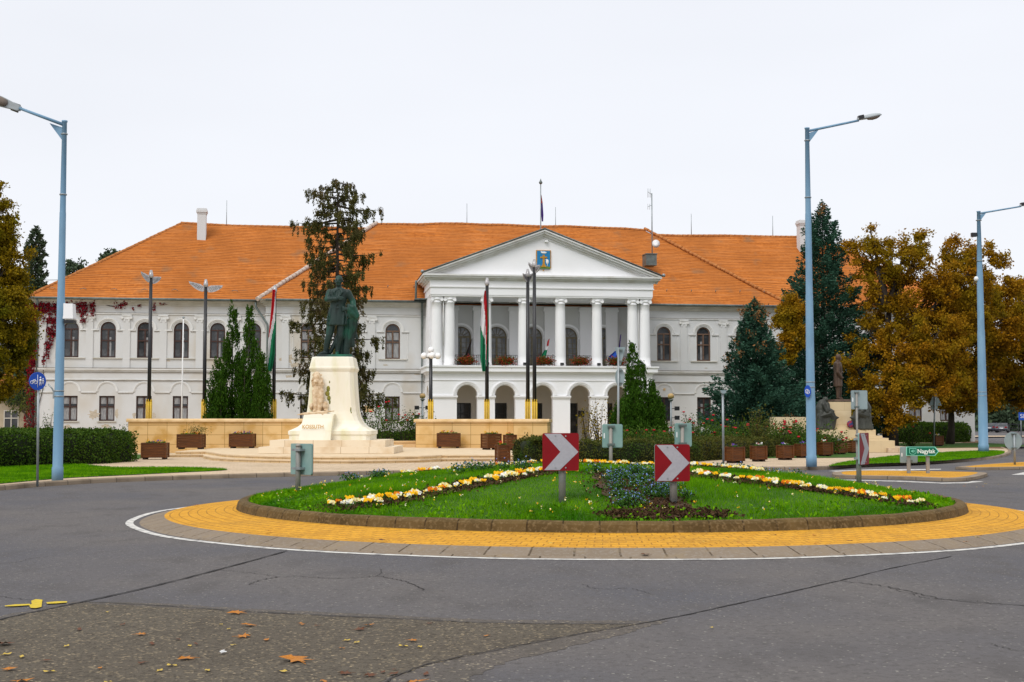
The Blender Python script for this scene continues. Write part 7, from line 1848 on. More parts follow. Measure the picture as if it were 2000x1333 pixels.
gilt_pole('winged black pole before the portico, shorter of the close pair', 1031, 529, 68.0, (R(62), .55, -.06))
gilt_pole('tallest winged black pole, right one of the close pair', 1044, 510, 67.2, (R(-58), .55, .12))
fp = thing('flagpole', 'thin bare white flagpole before the left wing windows', 'flagpole', (A(354, 850, 84).x, 84, .1)); mb = MB(); H_ = A(354, 622, 84).z; mb.tube([(0, 0, 0), (0.03, 0, H_ - .1)], [.055, .035], 8); mb.build('pole', M_WPURE, fp); mb = MB(); mb.ball((0.03, 0, H_ - .06), .08, 10, 6); mb.build('finial', M_ZINC, fp)

# flags: limp cloth hanging beside its pole
def hang_flag(name, label, px_l, outline, Y, bands, seed, cat='flag', ny=40, nx=14, fold=.10):
    """outline: list of (py, px_left, px_right, split1, split2) rows in the photo, cloth at distance Y; splits 0..1 across"""
    rows = []; g = np.random.default_rng(seed); mb = MB()
    o = A(outline[0][1], outline[0][0], Y); n0 = len(outline)
    for i in range(ny + 1):
        f = i / ny * (n0 - 1); k = min(int(f), n0 - 2); f -= k; a, b = outline[k], outline[k + 1]
        v = [a[j] + (b[j] - a[j]) * f for j in range(5)]
        row = []
        for j in range(nx + 1):
            u_ = j / nx; p = A(v[1] + (v[2] - v[1]) * u_, v[0], Y); row.append(Vector((p.x - o.x, fold * math.sin(u_ * 9.5 + i * .10 + seed) * (.4 + .6 * i / ny) + .03 * math.sin(u_ * 21 + i * .3), p.z - o.z)))
        rows.append((row, v[3], v[4]))
    for i in range(ny):
        (ra_, s1, s2), (rb_, t1, t2) = rows[i], rows[i + 1]
        for j in range(nx):
            c = (j + .5) / nx; m_ = 0 if c < (s1 + t1) / 2 else (1 if c < (s2 + t2) / 2 else 2)
            mb.face([ra_[j], ra_[j + 1], rb_[j + 1], rb_[j]], None, m_, True)
    oo = mb.build(name, bands, None, o, fix=False); return tag(oo, label, cat)
hang_flag('flag', 'red white and green tricolour hanging limp on the left black pole', 0, [(566, 532, 538, 1.0, 1.0), (598, 530, 538, .75, 1.0), (625, 528, 538, .35, .92), (650, 526, 538, .10, .55), (665, 524, 537, 0, .45), (690, 523, 537, 0, .25), (726, 521, 531, 0, .0)], 71.3, [M_FR, M_FW, M_FG], 3)
hang_flag('flag', 'large red white and green tricolour hanging before the portico', 0, [(568, 946.5, 949, -.1, -.1), (592, 942.5, 951, -.1, .3), (613, 940, 952, -.1, .6), (638, 938, 952, .05, .75), (652, 938, 951, .35, .8), (664, 938, 951, .7, .88), (700, 938, 950, .85, .95), (726, 942, 948, 1.1, 1.1)], 69.0, [M_FG, M_FW, M_FR], 5)
hang_flag('flag', 'green and red fold of the large tricolour beside its pole', 0, [(600, 950, 954, .3, .3), (640, 949, 955, .5, .5), (690, 948, 954, .1, .3), (716, 949, 952, .1, .4)], 69.05, [M_FR, M_FW, M_FG], 6)
# roof flagpole
s_f, z_f = T_of(1056, 358, 3.0); _, zb_f = T_of(1056, 452, 3.0); pf = T(s_f, 3.0, 0)
fp = thing('flagpole', 'flagpole rising behind the pediment with a dark green ball finial', 'flagpole', (pf.x, pf.y, 13.6)); mb = MB(); mb.tube([(0, 0, 0), (0, 0, z_f - 13.6)], [.05, .04], 8); mb.build('pole', M_ZINC, fp); mb = MB(); mb.lathe([(.03, 0), (.12, .06), (.14, .16), (.07, .26), (.04, .34), (.005, .45)], c=(0, 0, z_f - 13.6 - .1), n=10); mb.build('finial', M_GUTTER, fp)
hang_flag('flag', 'small red and violet flag on the rooftop flagpole', 0, [(381, 1056.5, 1057.5, 1, 1), (397, 1056.5, 1060, 1, 1), (398, 1056.5, 1060, 0, 1), (420, 1057, 1061.5, 0, 1), (433, 1058, 1061, -.1, 1)], pf.y, [M_FR, M_FP, M_FP], 7, fold=.05)
# small flags leaning over the balcony
def balc_flag(label, p0, p1, mats, cloth):
    y_ = PY + .15
    def BP_(px, py, d=0): s, z = T_of(px, py, y_ + d); return T(s, y_ + d, z)
    a, b = BP_(*p0), BP_(*p1); t = thing('balcony_flag', label, 'flag', a, 0, None); mb = MB(); mb.tube([(0, 0, 0), b - a], .018, 6); mb.build('staff', M_WOODD, t)
    mb = MB(); n_ = len(cloth)
    for i in range(n_ - 1):
        (xa, xb, ya), (xc, xd, yc) = cloth[i][:3], cloth[i + 1][:3]; m_ = cloth[i][3]
        for j in range(4):
            u0, u1 = j / 4, (j + 1) / 4; q = [BP_(xa + (xb - xa) * u0, ya, .08 * math.sin(6 * u0)), BP_(xa + (xb - xa) * u1, ya, .08 * math.sin(6 * u1)), BP_(xc + (xd - xc) * u1, yc, .08 * math.sin(6 * u1)), BP_(xc + (xd - xc) * u0, yc, .08 * math.sin(6 * u0))]
            mb.face([v - a for v in q], None, m_, True)
    mb.build('cloth', mats, t, fix=False); return t
balc_flag('black mourning flag leaning over the balcony at the left', (909, 702), (921, 662), [M_FK], [(920, 921.5, 664, 0), (914, 919, 680, 0), (909, 917.5, 692, 0), (905, 912, 702, 0)])
balc_flag('small tricolour leaning over the middle of the balcony', (1063, 704), (1073, 662), [M_FR, M_FW, M_FG], [(1071.5, 1073.5, 663, 0), (1069, 1072.5, 668, 0), (1067.5, 1071.5, 676, 1), (1063.5, 1069, 684, 2), (1057, 1067, 695, 2), (1056, 1064, 701, 2)])
balc_flag('blue flag draped over the right end of the balcony', (1204, 706), (1213, 653), [M_FP, M_FB], [(1211.5, 1213.5, 654, 0), (1209.5, 1212, 668, 0), (1208, 1211, 680, 1), (1192, 1208, 694, 1), (1187, 1206, 700, 1), (1190, 1203, 707, 1)])

# small lantern posts with floodlights
def lantern(label, px, ytop, Y):
    p = A(px, 860, Y); t = thing('lantern_post', label, 'lantern', (p.x, Y, .1), 0, 'lantern posts before the facade'); H_ = A(px, ytop, Y).z - .1
    mb = MB(); mb.tube([(0, 0, 0), (0, 0, H_ - .45)], [.07, .05], 8); mb.build('post', M_ZINC, t); mb = MB(); mb.ball((0, 0, H_ - .22), .2, 12, 8, sc=(1, 1, .85)); mb.build('lamp', M_AMBER, t)
    mb = MB(); mb.lathe([(.05, -.1), (.14, .0), (.14, .05)], c=(0, 0, H_ - .45), n=10); mb.build('collar', M_GUTTER, t)
    sd_ = 1 if px > 1000 else -1
    for z_, x_ in ((H_ - .95, .35 * sd_), (H_ - 1.5, .35 * sd_), (H_ - .95, -.32 * sd_)):
        mb = MB(); mb.box(x_ - .14, x_ + .14, -.14, .10, z_ - .12, z_ + .12); mb.tube([(0, 0, z_), (x_, 0, z_)], .02, 5); mb.build('floodlight', M_BLACK, t)
lantern('small amber lantern post with floodlights left of the portico', 825, 767, 84)
lantern('small amber lantern post with floodlights right of the portico', 1311, 767, 80)

# ------------------------------------------------------------------ planters
def planter_mesh(w, d, h):
    mb = MB(); n_ = 5; hh = (h - .08) / n_
    for k in range(n_): mb.box(-w / 2, w / 2, -d / 2, d / 2, .08 + k * hh + .004, .08 + (k + 1) * hh - .004, bottom=True)
    for sx in (-1, 1):
        for sy in (-1, 1): mb.box(sx * w / 2 - .03, sx * w / 2 + .03, sy * d / 2 - .03, sy * d / 2 + .03, .07, h + .005)
    mb.box(-w / 2 - .03, w / 2 + .03, -d / 2 - .03, -d / 2 + .04, h, h + .03); mb.box(-w / 2 - .03, w / 2 + .03, d / 2 - .04, d / 2 + .03, h, h + .03)
    mb.box(-w / 2 - .03, -w / 2 + .04, -d / 2 + .04, d / 2 - .04, h, h + .03); mb.box(w / 2 - .04, w / 2 + .03, -d / 2 + .04, d / 2 - .04, h, h + .03)
    return mb.mesh('crate', M_WOOD)
def feet_mesh(w, d):
    mb = MB()
    for sx in (-1, 1): mb.box(sx * (w / 2 - .1) - .06, sx * (w / 2 - .1) + .06, -d / 2 + .02, d / 2 - .02, 0, .085)
    mb.box(-w / 2 + .02, w / 2 - .02, -d / 2 + .05, d / 2 - .05, .07, .1); return mb.mesh('foot', M_WOODD)
def planter(label, pxl, pxr, ptop, pbot, z, grp, rz=0.0, cols=('yellow', 'violet'), tall=False, ratio=.8):
    p = G((pxl + pxr) / 2, pbot, z); s = p.y / PF; W = (pxr - pxl) * s; h = (pbot - ptop) * s * .97; w = W / (abs(math.cos(rz)) + ratio * abs(math.sin(rz))); d = w * ratio
    t = thing('wooden_planter', label, 'planter', (p.x, p.y + d / 2, z), rz, grp); link('crate', planter_mesh(w, d, h), t); link('foot', feet_mesh(w, d), t)
    mb = MB(); mb.box(-w / 2 + .04, w / 2 - .04, -d / 2 + .04, d / 2 - .04, h - .08, h - .02); mb.build('soil', M_SOIL, t)
    g = np.random.default_rng(int(pxl)); N = 260; P = np.column_stack([g.uniform(-w / 2 + .08, w / 2 - .08, N), g.uniform(-d / 2 + .06, d / 2 - .06, N), h + g.uniform(-.02, .07, N)])
    link('foliage', np_mesh('foliage', leaf_quads(P, .07, .6, None, 1, g), 4, M_PLEAF), t)
    CM_ = {'yellow': M_YEL, 'violet': M_PUR, 'white': M_WHP, 'orange': M_ORP, 'red': M_ROSE}; V = []; mi = []
    for k in range(int(11 * w)): 
        c = np.array([g.uniform(-w / 2 + .1, w / 2 - .1), g.uniform(-d / 2 + .06, d / 2 - .06), h + g.uniform(.06, .12)]); V.append(leaf_quads(c + g.normal(0, .028, (9, 3)), .055, .9, None, 1, g)); mi += [k % len(cols)] * 9
    link('pansies', np_mesh('pansies', np.concatenate(V), 4, [CM_[c] for c in cols], mi), t)
    if tall:
        P = g.normal(size=(500, 3)) * (.24, .14, .13) + (w * .22, 0, h + .20); P = P[P[:, 2] > h - .03]; link('small_shrub', np_mesh('small_shrub', leaf_quads(P, .07, .4, None, 1, g), 4, M_HEDGEB), t)
    return t
PG = 'wooden planters along the long hedge'
planter('wooden planter with yellow pansies at the right end of the left hedge', 273, 323, 866, 898, PV, 'wooden planters around the monument', R(6))
planter('wooden planter with a small shrub against the left stone wall', 346, 392, 849, 878, TZ, 'wooden planters around the monument', 0, ('orange', 'yellow'), tall=True)
planter('wooden planter with violet pansies against the left stone wall', 448, 492, 848, 876, TZ, 'wooden planters around the monument', 0, ('violet', 'orange'))
planter('wooden planter with red and yellow pansies against the right stone wall', 854, 897, 847, 876, TZ, 'wooden planters around the monument', 0, ('yellow', 'red'))
planter('wide wooden planter with yellow pansies before the right stone wall', 940, 978, 848, 879, TZ, 'wooden planters around the monument', R(32), ('yellow', 'yellow'))
planter('wooden planter partly behind another, beside the end pier', 984, 1008, 850, 880, TZ, 'wooden planters around the monument', R(28), ('yellow', 'red'))
planter('tall narrow wooden planter beside the rounded bush, standing lowest', 968, 995, 870, 907, PV, 'wooden planters around the monument', R(20), ('yellow', 'red'))
for (a, b, c, d, rz, cl, lb) in ((1419, 1455, 874, 905, 30, ('violet', 'yellow'), 'first wooden planter of the hedge row, beside the thin sign pole'), (1469, 1498, 872, 902, 22, ('white', 'red'), 'second wooden planter of the hedge row from the left'), (1520, 1551, 871, 899, 30, ('violet', 'white'), 'third wooden planter of the hedge row from the left'), (1556, 1588, 868, 895, 25, ('violet', 'violet'), 'wooden planter partly hidden behind the right lamp post'),
                                 (1600, 1627, 865, 892, 25, ('red', 'white'), 'wooden planter just right of the lamp post'), (1629, 1655, 863, 888, 30, ('violet', 'white'), 'second wooden planter right of the lamp post'), (1657, 1683, 862, 886, 25, ('yellow', 'yellow'), 'wooden planter behind the square sign pole'), (1689, 1706, 861, 883, 30, ('yellow', 'red'), 'wooden planter peeking out behind the turned chevron board'), (1710, 1733, 858, 880, 18, ('violet', 'yellow'), 'wooden planter right of the turned chevron board'), (1826, 1843, 852, 872, 10, ('white', 'yellow'), 'lone wooden planter at the far right hedge')):
    planter(lb, a, b, c, d, PV, PG, R(rz), cl)

# ------------------------------------------------------------------ signs
def rounded(w, h, r, n=5):
    P = []
    for cx_, cz_, a0 in ((w / 2 - r, h / 2 - r, 0), (-w / 2 + r, h / 2 - r, 90), (-w / 2 + r, -h / 2 + r, 180), (w / 2 - r, -h / 2 + r, 270)):
        for k in range(n + 1): a = R(a0 + 90 * k / n); P.append((cx_ + r * math.cos(a), cz_ + r * math.sin(a)))
    return P
def sign_post(t, r, h, mat=M_ZINC, x=0, y=.0, n=10, z0=-.05):
    mb = MB(); mb.tube([(x, y, z0), (x, y, h)], r, n); mb.lathe([(r * 1.15, h - .01), (r * 1.15, h + .02), (r * .4, h + .04)], c=(x, y, 0), n=n); return mb.build('post', mat, t)
M_POST = pmat('weathered_post', (.22, .23, .22), (.33, .29, .25), 4, .6, .2, 30, metallic=.2)
def chevron(label, base, zc_, w, h, rz, shift=0.0, pr=.055):
    t = thing('chevron_sign', label, 'road sign', base, rz, 'chevron boards on the roundabout'); zc_ -= base[2]
    sign_post(t, pr, zc_ + h * .42, M_POST, y=.09)
    mb = MB(); P = rounded(w, h, .03); mb.prism([(p[0] + shift, p[1] + zc_) for p in P], -.01, -.002); bd = mb.build('board', [M_RED], t)
    mb = MB(); mb.prism([(p[0] * .998 + shift, p[1] * .998 + zc_) for p in P], -.002, .03); mb.build('back_plate', M_BACKG, t)
    C = [(.045, .01), (.50, .01), (.995, .5), (.475, .99), (.045, .99), (.495, .5)]
    mb = MB(); mb.prism([((x - .5) * w * .985 + shift, (.5 - y) * h * .985 + zc_) for x, y in C], -.014, -.0095); mb.build('white_chevron', M_WHITE, bd)
    for x in (-.14, .14):
        for z in (-.42, .42): mb = MB(); mb.lathe([(.012, 0), (.012, .008)], n=8, M=Matrix.Translation((x * w + shift, -.013, z * h + zc_)) @ Matrix.Rotation(R(90), 4, 'X')); mb.build('bolt', M_ZINC, bd)
    mb = MB()
    for z in (-.3, .3): mb.box(-.12, .12, .02, .15, zc_ + z * h - .02, zc_ + z * h + .02)
    mb.build('clamp', M_ZINC, t)
    return t
pb = D(1098, 984); Yc_ = pb.y; c = A(1095, 883, Yc_); chevron('left red and white chevron board facing the camera', pb, c.z, 71 * pxh(Yc_), 73 * pxh(Yc_), R(-3), c.x - pb.x)
pb = D(1318, 989); Yc_ = pb.y; c = A(1313, 904.5, Yc_); chevron('right red and white chevron board facing the camera', pb, c.z, 69 * pxh(Yc_), 72 * pxh(Yc_), R(4), c.x - pb.x)
pb = D(590, 960); Yc_ = pb.y; c = A(588, 897, Yc_); chevron('chevron board seen edge-on from behind at the left of the roundabout', pb, c.z, .60, 60 * pxh(Yc_), R(136), 0, .045)
pb = D(1687, 935); Yc_ = pb.y; c = A(1692, 877, Yc_); chevron('narrow turned chevron board on the right of the roundabout', pb, c.z, .62, 62 * pxh(Yc_), R(60), .05, .05)
def back_panel(label, base, cx_, cy_, w, h, rz, pr=.04, grp=None, Y=None, post_dx=0.0, mat=M_BACKG, name='road_sign'):
    t = thing(name, label, 'road sign', base, rz, grp); c = A(cx_, cy_, base[1]); zc_ = c.z - base[2]; s = pxh(base[1]); sh = (c.x - base[0]) / max(math.cos(rz), .3)
    mb = MB(); mb.tube([(0, 0, -.05), (0, 0, zc_ + h * s * .42)], pr, 10); mb.build('post', M_POST, t)
    mb = MB(); mb.prism([(p[0] + sh, p[1] + zc_) for p in rounded(w * s, h * s, .04)], pr + .015, pr + .035); mb.prism([(p[0] + sh, p[1] + zc_) for p in rounded(w * s * .95, h * s * .95, .04)], pr + .005, pr + .015); b = mb.build('panel', mat, t)
    mb = MB()
    for z in (-.36, .40): mb.box(-.07, .09, -pr - .01, pr + .02, zc_ + z * h * s - .025, zc_ + z * h * s + .025)
    mb.build('clamp', M_GUTTER, t)
    mb = MB(); mb.box(sh - .43 * w * s, sh - .37 * w * s, pr - .001, pr + .006, zc_ - .1 * h * s, zc_ + .12 * h * s); mb.build('sticker', M_WPURE, b)
    return t
p = Vector((A(1193, 900, 30.2).x, 30.2, .3)); back_panel('square grey-green sign seen from behind, left of the right chevron board', p, 1196.5, 852, 40, 46, R(0), grp='square sign backs on the roundabout')
p = Vector((A(1333, 900, 30.0).x, 30.0, .3)); back_panel('square grey-green sign seen from behind, above the right chevron board', p, 1337, 850, 36, 46, R(18), grp='square sign backs on the roundabout')
# twin sign on a slim pole: triangle and disc seen from behind
p = G(1207, 908, 0.05); Y_ = p.y; t = thing('road_sign', 'slim pole with an inverted triangle and a disc seen from behind', 'road sign', (p.x, Y_, .05)); zt_ = A(1211, 680, Y_).z - .05
mb = MB(); mb.tube([(0, 0, 0), (.04, 0, zt_)], [.045, .04], 10); mb.build('post', M_ZINC, t)
def TP(px, py): q = A(px, py, Y_); return (q.x - p.x, q.z - .05)
mb = MB(); mb.prism([TP(1201, 679), TP(1222, 678), TP(1213, 713), TP(1210.5, 713)], .055, .08); mb.build('triangle_plate', M_BACK, t)
mb = MB(); c = TP(1211, 737); mb.prism([(c[0] + 9.2 * pxh(Y_) * math.cos(a), c[1] + 17.5 * pxh(Y_) * math.sin(a)) for a in np.linspace(0, 6.283, 29)[:-1]], .055, .08); mb.build('disc_plate', M_BACK, t)
mb = MB()
for py in (684, 706, 724, 749): c = TP(1212, py); mb.box(c[0] - .03, c[0] + .07, -.05, .06, c[1] - .025, c[1] + .025)
mb.build('clamp', M_GUTTER, t)
p = G(1413, 914, PV); t = thing('sign_pole', 'thin pole with a sign seen edge-on beside the first planter', 'road sign', p); mb = MB(); z_ = A(1413, 764, p.y).z - PV; mb.tube([(0, 0, 0), (0, 0, z_)], .038, 10); mb.build('post', M_ZINC, t)
mb = MB(); mb.prism([(-.11, z_ + .02), (.12, z_ + .02), (.06, z_ - .09), (-.04, z_ - .09)], -.12, .12); mb.build('plate', M_BACK, t)
p = G(1675, 909, PV); back_panel('square grey sign seen from behind before the brown oak, on the pavement', p, 1679, 781.5, 32, 37, 0, mat=M_BACK)
# small triangle on a pole further back
p = G(1824, 872, PV); Y_ = p.y; t = thing('road_sign', 'triangular sign with a small plate seen from behind under the oaks', 'road sign', p)
def TP2(px, py): q = A(px, py, Y_); return (q.x - p.x, q.z - PV)
mb = MB(); mb.tube([(0, 0, 0), (TP2(1826, 768)[0], 0, TP2(1826, 768)[1])], .05, 8); mb.build('post', M_ZINC, t)
mb = MB(); mb.prism([TP2(1814.5, 792.5), TP2(1840, 792.5), TP2(1829, 768), TP2(1825.5, 768)], .06, .09); mb.build('triangle_plate', M_BACK, t); mb = MB(); mb.prism([TP2(1820, 800), TP2(1832, 800), TP2(1832, 793), TP2(1820, 793)], .06, .085); mb.build('small_plate', M_BACK, t)
# round sign back at the right edge
p = G(1982, 908, .1); Y_ = p.y; t = thing('road_sign', 'round grey sign seen from behind at the right edge', 'road sign', p); c = A(1980, 862, Y_); rr_ = 17.6 * pxh(Y_)
mb = MB(); mb.tube([(0, 0, 0), (0, 0, c.z + rr_ * .85 - .1)], .04, 10); mb.build('post', M_ZINC, t)
mb = MB(); mb.prism([(c.x - p.x + rr_ * math.cos(a), c.z - .1 + rr_ * math.sin(a)) for a in np.linspace(0, 6.283, 33)[:-1]], .05, .075); mb.build('disc_plate', M_BACK, t)
mb = MB(); mb.box(-.09, .09, -.05, .05, c.z - .1 - rr_ * .8, c.z - .1 - rr_ * .7); mb.box(-.09, .09, -.05, .05, c.z - .1 + rr_ * .75, c.z - .1 + rr_ * .85); mb.build('clamp', M_GUTTER, t)
# blue cycle and footpath sign at the left
p = G(73, 951, .04); Y_ = p.y; t = thing('path_sign', 'round blue cycle and footpath sign on a thin pole at the left', 'road sign', (p.x, Y_, .04), 0); c = A(75, 745, Y_); zz = c.z - .04; sx_ = c.x - p.x
mb = MB(); mb.tube([(0, 0, 0), (sx_, 0, zz + .15)], .030, 10); mb.build('post', M_ZINC, t)
rz_ = R(50); Mx = Matrix.Translation((sx_, -.05, zz)) @ Matrix.Rotation(rz_, 4, 'Z')
r_s = .225; Mx = Matrix.Translation((sx_, -.06, zz)) @ Matrix.Rotation(R(48), 4, 'Z')
mb = MB(); mb.prism([(r_s * math.cos(a), r_s * math.sin(a)) for a in np.linspace(0, 6.283, 41)[:-1]], -.01, .01, M=Mx); dc = mb.build('disc', M_SBLUE, t)
mb = MB()
def ringp(cx_, cz_, r, w): mb.tube([Mx @ Vector((cx_ + r * math.cos(a), -.014, cz_ + r * math.sin(a))) for a in np.linspace(0, 6.283, 15)], w, 4)
ringp(-.155, -.03, .038, .007); ringp(-.055, -.03, .038, .007)
for a, b in (((-.155, -.03), (-.12, .03)), ((-.12, .03), (-.07, .03)), ((-.07, .03), (-.10, -.03)), ((-.10, -.03), (-.12, .03)), ((-.055, -.03), (-.075, .05)), ((-.10, -.03), (-.155, -.03))): mb.tube([Mx @ Vector((a[0], -.014, a[1])), Mx @ Vector((b[0], -.014, b[1]))], .006, 4)
mb.build('bicycle_symbol', M_WPURE, dc)
mb = MB(); mb.tube([Mx @ Vector((-.005, -.014, .16)), Mx @ Vector((-.005, -.014, -.16))], .007, 4); mb.build('divider_line', M_WPURE, dc)
mb = MB()
for (x0, sc_) in ((.07, 1.0), (.14, .7)):
    V3 = lambda x, z: Mx @ Vector((x0 + x * sc_, -.014, z * sc_)); mb.tube([V3(0, .055), V3(0, -.02)], .018 * sc_, 6); mb.tube([V3(-.01, -.02), V3(-.022, -.11)], .009 * sc_, 4); mb.tube([V3(.01, -.02), V3(.022, -.11)], .009 * sc_, 4); mb.ball(V3(0, .09), .022 * sc_, 8, 6); mb.tube([V3(-.015, .05), V3(-.04, -.01)], .007 * sc_, 4); mb.tube([V3(.015, .05), V3(.04, -.01)], .007 * sc_, 4)
mb.build('pedestrian_symbol', M_WPURE, dc)
# green direction sign
p = G(1776, 925.5, .09); Y_ = p.y; t = thing('direction_sign', 'green arrow-shaped direction sign reading 43 Nagylak on two posts', 'direction sign', p); s = pxh(Y_)
def TP3(px, py): q = A(px, py, Y_); return (q.x - p.x, q.z - .09)
for px in (1776.5, 1814):
    mb = MB(); a = TP3(px, 925); b = TP3(px, 884); mb.box(a[0] - .045, a[0] + .045, .04, .13, -.04, b[1]); mb.build('post', M_POST, t)
out = [TP3(1770, 873), TP3(1826, 873), TP3(1833.5, 881.7), TP3(1826, 890.5), TP3(1770, 890.5)]
mb = MB(); mb.prism(out, -.02, .03); bd = mb.build('board', M_SMINT, t)
cxs = sum(q[0] for q in out) / 5; 
def shr(P, e): return [TP3(*q) for q in P]
mb = MB(); mb.prism([TP3(1770.9, 873.9), TP3(1824.6, 873.9), TP3(1831.6, 881.7), TP3(1824.6, 889.6), TP3(1770.9, 889.6)], -.024, -.018); mb.build('green_field', M_SGREEN, bd)
mb = MB(); mb.prism([TP3(1775.5, 876), TP3(1789, 876), TP3(1789, 885), TP3(1785, 888), TP3(1779.5, 888), TP3(1775.5, 885)], -.028, -.022); sh = mb.build('shield_outline', M_SMINT, bd)
mb = MB(); mb.prism([TP3(1776.3, 876.8), TP3(1788.2, 876.8), TP3(1788.2, 884.6), TP3(1784.7, 887.2), TP3(1779.8, 887.2), TP3(1776.3, 884.6)], -.031, -.026); mb.build('shield_field', M_SGREEN, sh)
M_TXT = pmat('sign_text_white', (.75, .85, .80), rough=.4)
c = TP3(1782.3, 881.8); o = link('lettering', text_mesh('43', .105, M_SMINT, depth=.001, bold=.002), bd, (c[0], -.034, c[1])); o.rotation_euler = (R(90), 0, 0)
c = TP3(1808.5, 882.0); o = link('lettering', text_mesh('Nagylak', .175, M_TXT, depth=.001, xs=.96, bold=.003), bd, (c[0], -.026, c[1])); o.rotation_euler = (R(90), 0, 0)
p = Vector((A(1776, 925, Y_ + .45).x, Y_ + .45, .09)); back_panel('square grey sign seen from behind the green direction sign', p, 1776, 889, 34, 31.5, 0, mat=M_BACK)
# blue sign far right, partly cut by the frame edge
Y_ = 118; p = A(1995, 850, Y_); p.z = .0; t = thing('street_sign', 'blue sign with white letters cut by the right edge, far back', 'road sign', p); a, b = A(1989.5, 806, Y_), A(2013, 821, Y_)
mb = MB(); mb.box(a.x - p.x, b.x - p.x, -.03, .03, b.z, a.z); bd = mb.build('board', M_SBLUE, t); mb = MB(); mb.tube([(0, .05, 0), (0, .05, a.z)], .05, 8); mb.tube([(.8, .05, 0), (.8, .05, a.z)], .05, 8); mb.build('post', M_ZINC, t)
o = link('lettering', text_mesh('SI', .5, M_WPURE, depth=.002), bd, ((a.x - p.x) + .28, -.036, (a.z + b.z) / 2)); o.rotation_euler = (R(90), 0, 0)
# fence and street edge beyond the side street
ft = thing('road_fence', 'dark low railing beyond the side street, far right', 'fence', (A(1885, 840, 214).x, 214, 0)); mb = MB(); L_ = (A(2040, 840, 214).x - A(1885, 840, 214).x)
for k in range(int(L_ / 1.4) + 1): mb.box(k * 1.4, k * 1.4 + .1, -.05, .05, 0, 1.3)
mb.box(0, L_, -.03, .03, 1.2, 1.3); mb.box(0, L_, -.03, .03, .5, .58); mb.build('rails', M_DARK, ft)

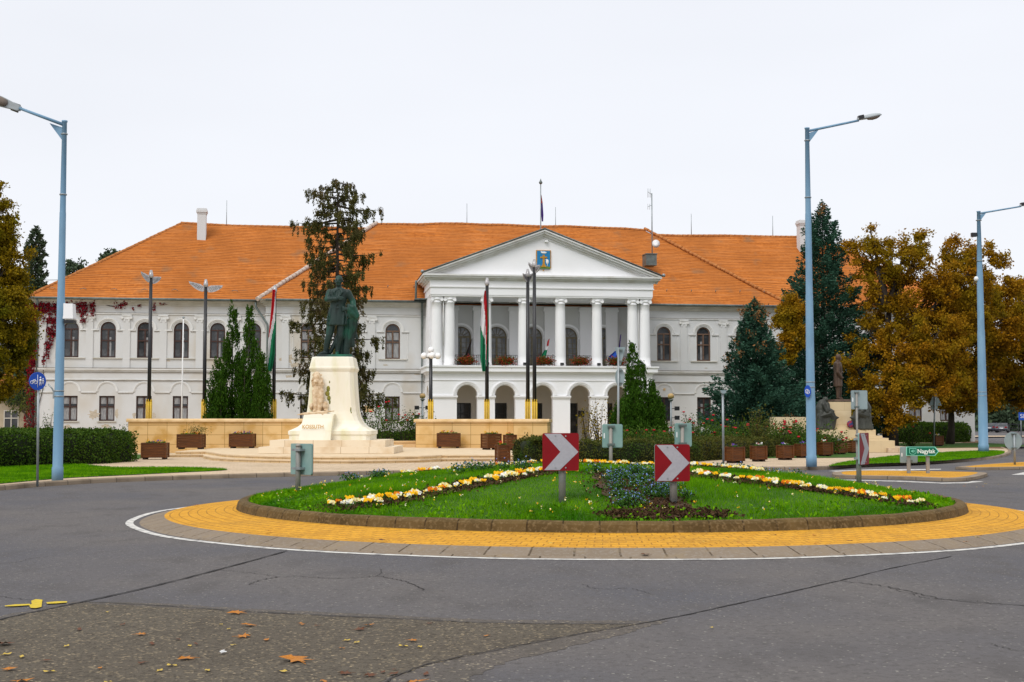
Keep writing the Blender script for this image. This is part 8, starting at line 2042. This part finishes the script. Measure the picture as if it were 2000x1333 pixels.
# ------------------------------------------------------------------ two cars parked far away
def car(label, px, Y, mat, rz, grp='cars parked beyond the side street'):
    p = A(px, 844, Y); t = thing('parked_car', label, 'car', (p.x, Y, 0), rz, grp)
    # local: length along x (front +x), width along y
    prof = [(-2.1, .35), (-2.15, .60), (-2.05, .95), (-1.55, 1.0), (-1.0, 1.42), (.35, 1.45), (1.05, 1.0), (1.95, .86), (2.12, .60), (2.1, .35)]
    rg = []
    for y, sc_ in ((-.86, .96), (-.80, 1.0), (0, 1.01), (.80, 1.0), (.86, .96)):
        rg.append([(x * (1 if z < 1.05 else 1), y * (1 if z < 1.05 else .84), .35 + (z - .35) * sc_) for x, z in prof])
    mb = MB(); mb.rings(rg, smooth=False); mb.build('body', mat, t)
    mb = MB()
    for sg in (-1, 1): mb.face([(-1.45, sg * .80, 1.02), (.85, sg * .80, 1.02), (.25, sg * .735, 1.36), (-.95, sg * .735, 1.36)])
    mb.face([(-1.62, -.66, 1.02), (-1.62, .66, 1.02), (-1.10, .6, 1.39), (-1.10, -.6, 1.39)]); mb.face([(1.12, -.66, 1.02), (1.12, .66, 1.02), (.48, .6, 1.41), (.48, -.6, 1.41)])
    mb.build('windows', M_GLASS, t)
    for x in (-1.3, 1.3):
        for sg in (-1, 1):
            mb = MB(); Mw = Matrix.Translation((x, sg * .78, .32)) @ Matrix.Rotation(R(90), 4, 'X'); mb.lathe([(.20, -.1), (.31, -.1), (.32, 0), (.31, .1), (.20, .1)], n=18, M=Mw); w_ = mb.build('wheel', M_BLACK, t); mb = MB(); mb.lathe([(.02, -.11), (.19, -.105), (.19, .105), (.02, .11)], n=14, M=Mw); mb.build('rim', M_ZINC, w_)
    for sg in (-1, 1): mb = MB(); mb.box(-2.16, -2.0, sg * .62 - .17, sg * .62 + .17, .72, .92); mb.build('tail_light', M_RED, t)
    mb = MB(); mb.box(-2.17, -2.1, -.26, .26, .62, .74); mb.build('number_plate', M_WPURE, t)
    return t
M_CAR1 = pmat('dark_blue_car_paint', (.03, .035, .055), rough=.25, spec=.6); M_CAR2 = pmat('dark_grey_car_paint', (.045, .045, .06), rough=.25, spec=.6)
car('dark blue car parked farther left beyond the side street', 1938, 212, M_CAR1, R(60)); car('dark grey car seen from behind, parked at the right beyond the side street', 1958, 203, M_CAR2, R(66))

# ------------------------------------------------------------------ outbuilding at the far left, overhead wires
ob = thing('outbuilding', 'beige single-storey building with a small window behind the left trees', 'house', (A(-60, 850, 112).x, 112, 0)); M_OB = pmat('beige_render', (.42, .36, .26), (.34, .29, .21), 1, .9)
mb = MB(); w_ = A(62, 850, 112).x - A(-60, 850, 112).x; mb.box(0, w_, 0, 8, 0, 3.6); mb.build('wall', M_OB, ob)
mb = MB(); mb.prism([(-.4, 3.6), (w_ + .4, 3.6), (w_ / 2 + 1, 5.6), (w_ / 2 - 1, 5.6)], -.4, 8.4); mb.build('roof', M_RIDGE, ob)
q = A(22, 830, 112); mb = MB(); x_ = q.x - A(-60, 850, 112).x
for dx in (-.62, -.04, .54): mb.box(x_ + dx, x_ + dx + .08, -.06, .02, .5, 2.6)
for z in (.5, 1.9, 2.52): mb.box(x_ - .54, x_ + .54, -.055, .02, z, z + .08)
w_o = mb.build('window', M_TRIMG, ob); mb = MB(); mb.face([(x_ - .6, -.01, .5), (x_ + .6, -.01, .5), (x_ + .6, -.01, 2.6), (x_ - .6, -.01, 2.6)]); mb.build('pane', M_GLASS, w_o)
for k, (y0, y1) in enumerate(((538, 543), (550, 554))):
    a, b = A(-200, y0 - 14, 118), A(180, y1 + 2, 118); mb = MB(); mb.tube([a.lerp(b, t_) - Vector((0, 0, .5 * math.sin(math.pi * t_))) - a for t_ in np.linspace(0, 1, 12)], .025, 4)
    tag(mb.build('overhead_wire', M_GUTTER, None, a), ('upper' if k == 0 else 'lower') + ' overhead wire behind the left end of the roof', 'wire')
